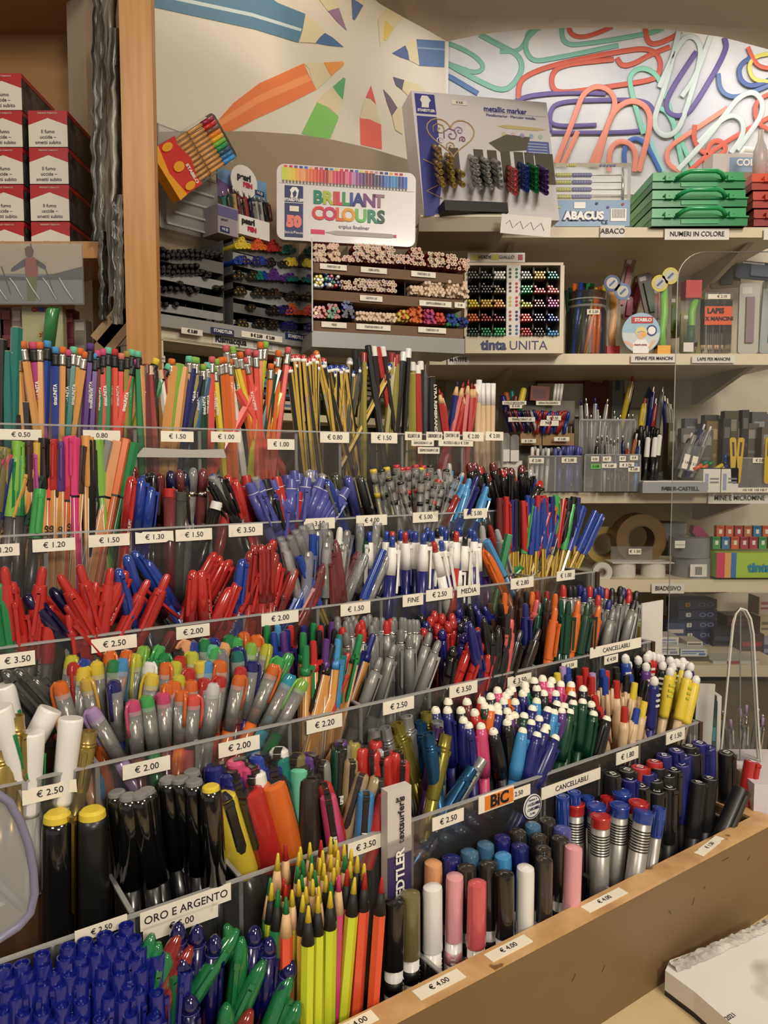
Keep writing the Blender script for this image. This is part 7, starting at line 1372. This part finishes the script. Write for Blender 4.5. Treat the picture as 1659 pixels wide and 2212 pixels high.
for i, (u0, u1) in enumerate(((1519, 1556), (1558, 1595))):
    s = Slab('lead_box', f'white box of small lead tubes, {"left" if i == 0 else "right"} one', 'box', (u0, 1013, u1, 1064), YP(1.42), TO, .05, PW, 'white lead boxes', part='box'); s.rect(.1, .1, .3, .8, col(150, 160, 190), 'printed_strip'); s.rect(.4, .55, .9, .62, col(130, 130, 140), 'printed_line'); s.rect(.4, .4, .9, .47, col(130, 130, 140), 'printed_line')
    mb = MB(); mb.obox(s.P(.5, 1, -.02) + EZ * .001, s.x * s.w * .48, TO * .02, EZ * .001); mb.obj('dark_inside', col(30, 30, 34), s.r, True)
sset(T, 'o/t 1300 545 60,o/g 1330 550 60,b 1405 500 2,b 1440 500 6,y/k 1420 545 60,y 1450 545 55,b/k 1430 510 -4', 1.43, 1.45, .004, 'small_pen', 'short pen', 'pen', 'short pens in the white boxes', zC + .045, 'cap', .06, desc2='over the white lead boxes')
for i, (u0, u1, ro) in enumerate(((1578, 1592, 4), (1590, 1604, -4), (1652, 1666, 0))):
    s = Slab('ruler', f'yellow slotted ruler, {ordinal(i, 3)} at the black holder', 'ruler', (u0, 945, u1, 1045), YP(1.42), TO, .003, col(206, 168, 50, .4), 'yellow rulers', roll=ro, part='blade', rad=.005); s.rect(.35, .6, .65, .9, col(60, 50, 40), 'slot')
s = Slab('ruler_box', 'smoked clear holder for yellow rulers with long price tag', 'holder', (1592, 988, 1720, 1064), YP(1.43), TO, .05, CLEARS, part='box'); s.rect(0, .97, 1, 1, ACRYL_EDGE, 'rim'); s.rect(0, 0, .8, .14, PAPER, 'tag_strip', .001); s.text('H5 HB  HB HB F H 2H', .38, .07, .1)
ctag(1626, 989, 1658, 1000, '€ 2.00', 'price tag on the ruler holder', 1.4275)
# dark clutter at the back of the third shelf
random.seed(23)
sset(T, 'o 90 130 -12,t/t 125 120 -6,wi 100 180 -10,g/y 200 105 12,n 70 150 -14,wi 150 150 0', 1.5, 1.54, .0062, 'crayon_pen', 'chunky pen', 'pen', 'chunky pens at the back', zC + .12, 'cap', .10, desc2='on the upper tier')
s = Slab('eraser_box', 'dark red box with a window on the upper tier', 'box', (1146, 834, 1187, 866), YP(1.53), TO, .03, col(120, 48, 44), part='box', roll=-4); s.rect(.15, .2, .8, .75, col(84, 44, 44), 'window')
for i in range(3): A = Y(1196 + i*7, 866, 1.52); stick(A, A + EZ * .034 + RGT * .004, .0032, 'w', 'white_stick', f'white stick, {ordinal(i, 3)} beside the dark red box', 'chalk', 'white sticks', 'hex')
s = Slab('tier_rack', 'grey tiered rack with white tags behind the pencil stands', 'rack', (1084, 866, 1240, 1062), YP(1.56), TO, .05, col(110, 104, 92), part='rack')
for i, (a_, b_, c_, d_, t_) in enumerate([(1085, 866, 1137, 874, 'COLLO BICOLORE'), (1158, 866, 1211, 875, 'PENNA STILOGRAFICA'), (1101, 873, 1128, 882, '€ 0.50'), (1098, 901, 1156, 911, 'PENNINI CHINA € 1.40'), (1181, 898, 1212, 908, '€ 1.50'), (1126, 948, 1158, 957, '€ 3.00'), (1197, 944, 1230, 953, '€ 3.00'), (1163, 907, 1207, 920, 'NIB')]): ctag(a_, b_, c_, d_, t_, f'blurred tag on the tiered rack, {ORD[i]} in reading order', 1.487)
for i, (u0, u1) in enumerate(((1124, 1170), (1172, 1208), (1208, 1240))):
    s = Slab('nib_tray', f'brown card tray of thin nib holders, {ordinal(i, 3)}', 'tray', (u0, 936, u1, 962), YP(1.50), TO, .04, col(150, 112, 62), 'brown nib trays', part='tray')
    for j in range(6): s.rect(.1 + j * .14, .6, .16 + j*.14, 1.6, col(*[(200, 190, 176), (84, 60, 50), (160, 140, 120)][j % 3]), 'nib_holder', -.004, .003)
rows_ = ','.join(f'{random.choice(["wi","n","k","s","r","db"])} {x} {240 + random.randint(-6,6)} {random.randint(-26,-16)}' for x in range(85, 280, 13)); sset(T, rows_, 1.49, 1.5, .003, 'nib_holder', 'thin nib holder', 'pen', 'slanting nib holders', zC + .09, 'cap', .045, desc2='slanting in the left tier')
rows_ = ','.join(f'{random.choice(["r","b","n","rr"])} {x} {246 + random.randint(-6,6)} {random.randint(8,18)}' for x in range(285, 470, 13)); sset(T, rows_, 1.49, 1.5, .0034, 'nib_holder', 'thin coloured nib holder', 'pen', 'coloured nib holders', zC + .09, 'cap', .045, desc2='in the right tier')
s = Slab('framed_card', 'white card with dark red frame standing at the back wall', 'card', (1157, 817, 1260, 900), YP(1.74), TO, .004, PW, part='card'); s.rect(0, .86, 1, 1, col(110, 40, 44), 'red_frame'); s.rect(0, 0, .03, 1, col(110, 40, 44), 'red_frame')
s = Slab('red_panel', 'dark red hanging pack with pale emblem at the back wall', 'pack', (1262, 803, 1316, 905), YP(1.73), TO, .01, col(104, 38, 36), part='pack'); s.shape([(.2, .8), (.4, .95), (.6, .85), (.8, .95), (.7, .76), (.4, .78)], col(170, 120, 100), 'printed_emblem')
s = Slab('hanging_card', 'grey hanging card strip beside the dark red pack', 'card', (1322, 803, 1346, 905), YP(1.73), TO, .004, col(130, 132, 134), part='card'); s.rect(.3, .6, .7, .85, col(70, 84, 110), 'printed_square')
s = Slab('hanging_card', 'pale wide card with small triangle print at the back wall', 'card', (1348, 803, 1452, 880), YP(1.735), TO, .003, col(176, 174, 164), part='card'); s.shape([(.42, .25), (.62, .25), (.52, .6)], col(60, 80, 110), 'printed_triangle'); s.rect(.0, .15, .1, .4, col(150, 70, 60), 'printed_mark')
for i in range(34):
    u = 1436 + random.random() * 225; v = 885 + random.random() * 60; w_ = random.uniform(14, 34); c = random.choice([(50,50,48),(36,36,36),(90,84,76),(150,146,136),(70,66,44),(60,80,50),(120,96,50),(84,84,90)])
    y_ = 1.52 + .12 * random.random(); bot = Y(u, 1040, y_); H = Y(u, v, y_); s = Slab('small_pack', f'dim small pack in the clutter behind the guard, {["dark", "grey", "narrow", "wide", "boxy", "leaning", "squat"][i % 7]} one by the {["tilted stand", "lead boxes", "rulers", "grey tray", "shelf back"][i // 7]}', 'pack', (u - w_/2, v, u + w_/2, 1060 - random.random() * 30), YP(y_), TO, .02, mat(c, .45), 'clutter packs', part='pack'); s.rect(.15, .72, .85, .88, mat(tuple(min(255, x + 60) for x in c), .5), 'printed_strip'); s.rect(.2, .45, .8, .5, mat(tuple(min(255, x + 30) for x in c), .5), 'printed_line')
# ---------------------------------------------------------------- fourth shelf: adhesive tape
def roll_(u, v, y, R, r, wd, label, m, mi, axis='z', z=None):
    P = Y(u, v, y); 
    if z is not None: P.z = z
    F_ = Matrix.Translation(P) if axis == 'z' else frame(P, RGT, EZ, TO)
    r_ = rootat('tape_roll', label, 'tape', P); mb = MB(); mb.lathe([(0, R), (wd, R), (wd, r), (0, r), (0, R)], 28, 0, F_, caps=False); mb.obj('tape', m, r_, True); mb = MB(); mb.lathe([(0, r), (wd + .0005, r), (wd + .0005, r - .003), (0, r - .003), (0, r)], 24, 0, F_, caps=False); mb.obj('core', mi, r_, True); return r_, P
SIL = noisy('silver_duct_tape', (112, 112, 114), (142, 142, 144), 12, rough=.3); BRT = col(120, 96, 56, .3, alpha=.9)
roll_(1298, 1234, 1.47, .0195, .0095, .012, 'small white tape roll standing on its side', col(206, 202, 190, .4), col(150, 146, 136), 'y')
roll_(1370, 1160, 1.56, .052, .030, .045, 'large brown see-through tape roll facing out', BRT, col(96, 76, 46), 'y'); 
roll_(1300, 1175, 1.60, .040, .026, .02, 'yellowish tape roll half hidden behind the striped pens', col(176, 150, 80, .4), col(120, 100, 60), 'y')
P0_ = Y(1350, 1195, 1.5); s = Slab('tape_pack', 'clear wrap with price tag around the large brown roll', 'wrap', (1320, 1180, 1410, 1215), YP(1.505), TO, .003, FILM, part='wrap'); s.rect(.42, .5, .72, .85, PAPER, 'price_tag'); s.text('€ 1.50', .57, .68, .25)
R1_, P1 = roll_(1497, 1247, 1.50, .041, .02, .040, 'silver duct tape roll, lower of the stack', SIL, col(120, 110, 90), z=zD); R2_, P2 = roll_(1489, 1210, 1.50, .041, .02, .040, 'silver duct tape roll, upper of the stack', SIL, col(120, 110, 90), z=zD + .0405)
R3_, P3 = roll_(1440, 1160, 1.62, .040, .02, .07, 'grey tape roll pile behind the duct tape', SIL, col(120, 110, 90), z=zD + .03)
s = Slab('roll_label', 'white barcode label on the lower duct tape roll', 'label', (1491, 1219, 1527, 1246), YP(1.458), TO, .0008, PW, part='paper'); [s.rect(.3 + i*.06, .15, .33 + i*.06, .8, BLACK, 'bar') for i in range(7)]
s = Slab('roll_label', 'small white label on the upper duct tape roll', 'label', (1458, 1168, 1480, 1184), YP(1.458), TO, .0008, PW, part='paper'); s.rect(.1, .4, .9, .5, col(150, 150, 150), 'printed_line')
for i, u in enumerate((1346, 1410)): roll_(u, 1250, 1.50, .024, .014, .028, f'white tape roll under the card, {"left" if i == 0 else "right"} one', col(206, 202, 190, .4), col(170, 166, 156), z=zD)
mb = MB(); P = Y(1380, 1224, 1.5); mb.obox(Vector((P.x, 1.5, zD + .0295)), RGT * .062, Vector((0, .026, 0)), EZ * .0008); tag(mb.obj('paper_sheet', PW), 'white card lying over the two white tape rolls', 'card')
s = Slab('clothespin_box', 'lime box front with pink orange and blue stripes reading tinta', 'box', (1548, 1194, 1740, 1248), YP(1.44), TO, .07, col(166, 196, 64, .4), part='box_front')
s.rect(0, 0, .09, 1, col(206, 50, 90), 'pink_stripe'); s.rect(.09, 0, .16, 1, col(226, 160, 90), 'orange_stripe'); s.rect(.16, 0, .22, 1, col(40, 110, 180), 'blue_stripe'); s.text('tinta', .48, .4, .5, col(30, 130, 170), bold=.0012)
mb = MB(); A = [Y(u, v, 1.50) for u, v in [(1548, 1248), (1546, 1190), (1534, 1160), (1516, 1140), (1500, 1135), (1496, 1150), (1512, 1170), (1520, 1200), (1536, 1248)]]; mb.poly(A[::-1], .02, TO); mb.obj('magenta_side', col(140, 40, 84, .35), s.r, True)
random.seed(4)
for i in range(14):
    u = 1548 + (i % 7) * 20 + (i // 7) * 8; v = 1172 - (i // 7) * 24; c = random.choice([(206,96,50), (70,150,80), (60,120,170), (176,60,70), (190,110,60)])
    q = Slab('clothes_peg', f'coloured plastic clip in the tinted box, {ordinal(i % 7, 7)} in the {"lower" if i < 7 else "upper"} row', 'clip', (u - 8, v - 12, u + 8, v + 14), YP(1.46 + .02 * (i // 7)), TO, .012, mat(c, .4), 'plastic clips in the lime box', part='body'); q.rect(.3, .35, .7, .7, PW, 'jaw', .001); q.rect(.1, .8, .9, .95, mat(tuple(max(0, x - 40) for x in c), .4), 'spring_band')
# ---------------------------------------------------------------- fifth shelf: small boxes
for i, (u0, v0, u1, v1, y_, c, c2, lab, t_) in enumerate([(1378, 1315, 1408, 1340, 1.6, (140,40,44), (110,30,34), 'dark red box at the back', ''), (1374, 1336, 1426, 1358, 1.54, (206,196,180), (130,170,70), 'white pack with green band', ''), (1384, 1356, 1430, 1378, 1.52, (196,176,60), (210,200,180), 'yellow green pack with round print', ''),
    (1400, 1376, 1466, 1396, 1.50, (206,200,192), (120,140,180), 'flat white box with blue lines, upper one', 'box'), (1402, 1397, 1467, 1415, 1.47, (214,208,200), (130,140,170), 'flat white box with blue lines, lower one', 'box'), (1470, 1402, 1527, 1418, 1.47, (206,206,204), (70,110,170), 'flat white box with a blue print', 'box'), (1484, 1386, 1518, 1402, 1.5, (200,190,176), (60,60,60), 'small white barcode box', ''),
    (1440, 1346, 1480, 1400, 1.56, (60,70,110), (200,190,180), 'dark blue carton leaning by the guard', ''), (1400, 1340, 1472, 1372, 1.66, (190,150,60), (150,110,40), 'yellow carton at the back', ''), (1420, 1418, 1532, 1434, 1.48, (90,84,70), (60,56,50), 'long grey carton on the shelf board', ''),
    (1540, 1360, 1600, 1420, 1.6, (40,44,52), (70,76,90), 'black carton behind the blue battery stack', ''), (1570, 1330, 1640, 1360, 1.64, (60,40,40), (120,60,60), 'dark carton with red print', ''), (1600, 1370, 1650, 1436, 1.56, (70,60,60), (150,50,50), 'dark carton with a red mark behind the arched stand', ''), (1640, 1290, 1700, 1330, 1.62, (176,160,150), (150,80,90), 'pale pink carton at the shelf end, top one', ''), (1642, 1332, 1700, 1376, 1.6, (186,170,130), (120,110,90), 'beige carton at the shelf end, middle one', ''), (1644, 1378, 1700, 1436, 1.58, (150,150,170), (90,90,130), 'grey lilac carton at the shelf end, low one', '')]):
    s = Slab('small_carton', lab, 'box', (u0, v0, u1, v1), YP(y_), TO, .05, mat(c, .45), 'cartons on the lowest shelf', part='carton'); s.rect(.06, .35, .6, .45, mat(c2, .5), 'printed_line'); s.rect(.06, .6, .9, .75, mat(c2, .5), 'printed_band'); s.rect(.7, .15, .94, .45, mat(c2, .5), 'printed_square')
for i in range(5):
    v = 1316 + i * 22; s = Slab('battery_pack', f'dark blue blister box with white glyphs, {["topmost", "second", "third", "fourth", "lowest"][i]} in the stack', 'box', (1464 + i * 2, v - 20, 1549, v), YP(1.53), Vector((.12, -.99, 0)).normalized(), .05, col(36, 44, 84, .35), 'dark blue box stack', part='box'); s.text('83', .25, .5, .6, OYL if i == 0 else WHITE, bold=.0006)
    for j in range(2): s.shape(circ(.62 + j*.2, .5, .24, 12, 2.6), col(120, 130, 170), 'printed_ring'); s.shape(circ(.62 + j*.2, .5, .14, 12, 2.6), col(36, 44, 84), 'ring_centre', .0014)
s = Slab('leaflet', 'pale leaflet lying flat at the shelf edge', 'paper', (1540, 1428, 1640, 1436), YP(1.46), TO, .06, col(186, 190, 180), part='paper'); s.rect(.3, 0, .6, 1, col(150, 60, 60), 'red_print')
# ================================================================ right side of the counter
gz = CZ - .493
gr_ = rootat('sneeze_guard', 'tall clear acrylic guard with rounded corner before the shelves', 'acrylic guard', Vector((Y(1560, 0, 1.0).x, 1.0, gz)))
x0 = Y(1464, 600, 1.0).x; zt = Y(0, 545, 1.0).z; R_ = .035; out = [(x0, gz), (.9, gz), (.9, zt + .004)] + [(x0 + R_ - R_ * math.sin(t), zt - R_ + R_ * math.cos(t)) for t in [i * math.pi / 16 for i in range(9)]]
mb = MB(); mb.poly([Vector((a_, .998, b_)) for a_, b_ in out], .004, TO); mb.obj('sheet', GUARD, gr_, True)
mb = MB(); mb.tube([Vector((a_, 1.0, b_)) for a_, b_ in out[2:]] + [Vector((x0, 1.0, gz))], .0007, 5); mb.obj('polished_edge', mat((208, 206, 200), .3), gr_, True)
def Yc(u, v, y): return Y(u, v, y)
ar = rootat('menu_stand', 'narrow clear acrylic stand with an arched top on the counter', 'stand', Vector((Y(1600, 1800, .88).x, .88, gz)))
ol_ = [(1547, 1720), (1560, 1600), (1574, 1450), (1584, 1350), (1590, 1326), (1600, 1314), (1612, 1318), (1622, 1336), (1628, 1370), (1632, 1450), (1640, 1600), (1650, 1720)]
mb = MB(); P3 = [Y(u, v, .86) for u, v in ol_]; mb.poly(P3, .004, TO); mb.obj('sheet', GUARD, ar, True)
mb = MB(); mb.tube(P3, .0013, 6); mb.obj('highlight_edge', mat((222, 220, 212), .25, 0, .8), ar, True)  # bright highlight along the acrylic edge, painted in as a pale tube
mb = MB(); mb.tube([Y(u - 6, v + 2, .87) for u, v in ol_[5:]], .0012, 6); mb.tube([Y(1600, 1322, .865), Y(1598, 1720, .865)], .0009, 5); mb.obj('rear_edge', ACRYL_EDGE, ar, True)
random.seed(13)
for cu, n0, lab in ((1590, 9, 'clear cup of transparent pens by the arched stand'), (1650, 6, 'clear cup of transparent pens at the counter end')):
    base = Y(cu, 1760, .93); base.z = gz
    r_ = rootat('pen_cup', lab, 'cup', base); mb = MB(); mb.lathe([(0, .024), (.075, .028), (.075, .0265), (.003, .0225)], 18, 0, Matrix.Translation(base), caps=False); mb.obj('cup', CLEAR, r_, True)
    for i in range(n0):
        a_ = i * 2.4; A = base + Vector((.012 * math.cos(a_), .012 * math.sin(a_), .004)); H = base + Vector((.034 * math.cos(a_) - .004, .02 * math.sin(a_), .165 + .012 * random.random())); stick(A, H, .0042, 'cl', 'clear_pen', f'transparent pen, {ORD[i]} round the cup {"by the arched stand" if n0 == 9 else "at the counter end"}', 'pen', 'transparent pens in the cups', 'button', True, 'la' if i % 2 else None)
s = Slab('white_board', 'upright white card panel standing behind the striped pens', 'card', (1500, 1478, 1538, 1700), YP(.90), TO, .003, PW, roll=-2, part='panel')
s = Slab('white_board', 'narrow white card edge beside the dark green tube', 'card', (1546, 1504, 1556, 1700), YP(.91), TO, .03, PW, part='panel')
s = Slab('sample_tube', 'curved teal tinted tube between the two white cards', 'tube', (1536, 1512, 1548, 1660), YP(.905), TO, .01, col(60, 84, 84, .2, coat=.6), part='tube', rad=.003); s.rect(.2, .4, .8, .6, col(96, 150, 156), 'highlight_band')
s = Slab('white_box', 'pale lilac white box at the counter end beside the display', 'box', (1628, 1694, 1760, 1790), YP(.80), TO, .1, col(206, 200, 206, .5), part='box'); s.rect(.05, .1, .9, .16, col(180, 176, 186), 'fold_line')
s = Slab('white_board', 'short white card behind the pens of the fourth step', 'card', (1386, 1300, 1432, 1420), L(.79, .59, -.2), -EY, .002, PW, part='panel')
# pad of paper on the counter
zp = -.493 + .024
def H_(u, v, z): return onplane(u, v, L(0, 0, z), EZ)
pr = rootat('paper_pad', 'thick white paper pad with torn glue binding on the counter', 'paper pad', H_(1560, 2120, -.493))
c4 = [(1437, 2096), (1447, 2074), (1530, 2044), (1660, 1986), (1780, 2120), (1700, 2290), (1585, 2216), (1500, 2142)]
PADW = noisy('pad_paper', (222, 220, 212), (232, 230, 224), 3, rough=.6, spots=((176, 172, 160), 7, .60))
mb = MB(); mb.poly([H_(u, v, zp) for u, v in c4], .019, EZ); mb.obj('sheets', [PADW], pr, True)
mb = MB(); mb.poly([H_(u, v, zp) - EZ * .0192 for u, v in c4], .0048, EZ); mb.obj('backing_board', BLACK, pr, True)
random.seed(77); mb = MB(); a_, b_ = H_(1440, 2084, zp), H_(1662, 1984, zp); n = 46; ax = (b_ - a_) / n; side = ax.normalized().cross(EZ)
vs = []
for i in range(n + 1):
    P = a_ + ax * i
    for j in range(5): vs.append(P + side * (.013 * j / 4 + random.uniform(-.0012, .0012)) + EZ * (.0006 + (.0045 if 0 < j < 4 else 0) * random.uniform(.3, 1)))
mb.add(vs, [(i*5+j, i*5+j+1, i*5+6+j, i*5+5+j) for i in range(n) for j in range(4)], 0, False); mb.obj('torn_binding', noisy('torn_glue', (150, 146, 136), (200, 196, 186), 60, rough=.8, bump=.8), pr, True)
text('2021', pr, frame(H_(1578, 2196, zp + .0003), (EX * .9 - EY * .1).normalized(), EY, EZ), .006)
# box standing in the bins, and the clear flap at the near left
s = Slab('card_box', 'tall narrow white and purple card box with vertical lettering', 'box', (836, 1704, 890, 1985), L(0, .470, 0), -EY, .009, col(206, 198, 190, .5), part='carton')
s.rect(0, 0, 1, .50, col(56, 46, 88, .4), 'purple_panel', .0004); s.text('3.50', .5, .92, .045, bold=.0002)
M_ = frame(s.P(.55, .74, .001), s.z, -s.x, s.n); text('textsurfer', s.r, M_, .0085, INK, bold=.0001)
M_ = frame(s.P(.5, .27, .0016), s.z, -s.x, s.n); text('STAEDTLER', s.r, M_, .0115, WHITE, bold=.0003); s.rect(0, .5, 1, .62, FILM, 'tape', .0012)
fl_ = [(-60, 1700), (-10, 1712), (20, 1732), (44, 1775), (62, 1825), (72, 1880), (75, 1930), (66, 1972), (40, 2002), (-10, 2034), (-60, 2050)]
P3 = [CB(u, v, .36) for u, v in fl_]; fr = rootat('clear_flap', 'rounded clear plastic flap with lilac rim at the near corner', 'plastic cover', P3[5])
mb = MB(); mb.poly(P3[::-1], .003, -EY); mb.obj('sheet', clearmat('dusty_acrylic', (.82, .82, .84), .28), fr, True); mb = MB(); mb.tube(P3, .0019, 8); mb.obj('rim', mat((128, 126, 150), .3, 0, .9), fr, True)
mb = MB(); mb.tube([CB(-30, 1880, .362), CB(20, 1930, .362), CB(50, 1960, .362)], .002, 6); mb.obj('ridge', ACRYL_EDGE, fr, True)
mb = MB(); A_, B2 = CB(-60, 2040, .362), CB(-60, 2040, .362); mb.obox(P3[-1] - EZ * .16, EX * .002, EY * .002, EZ * .15); mb.obj('stem', ACRYL_EDGE, fr, True)
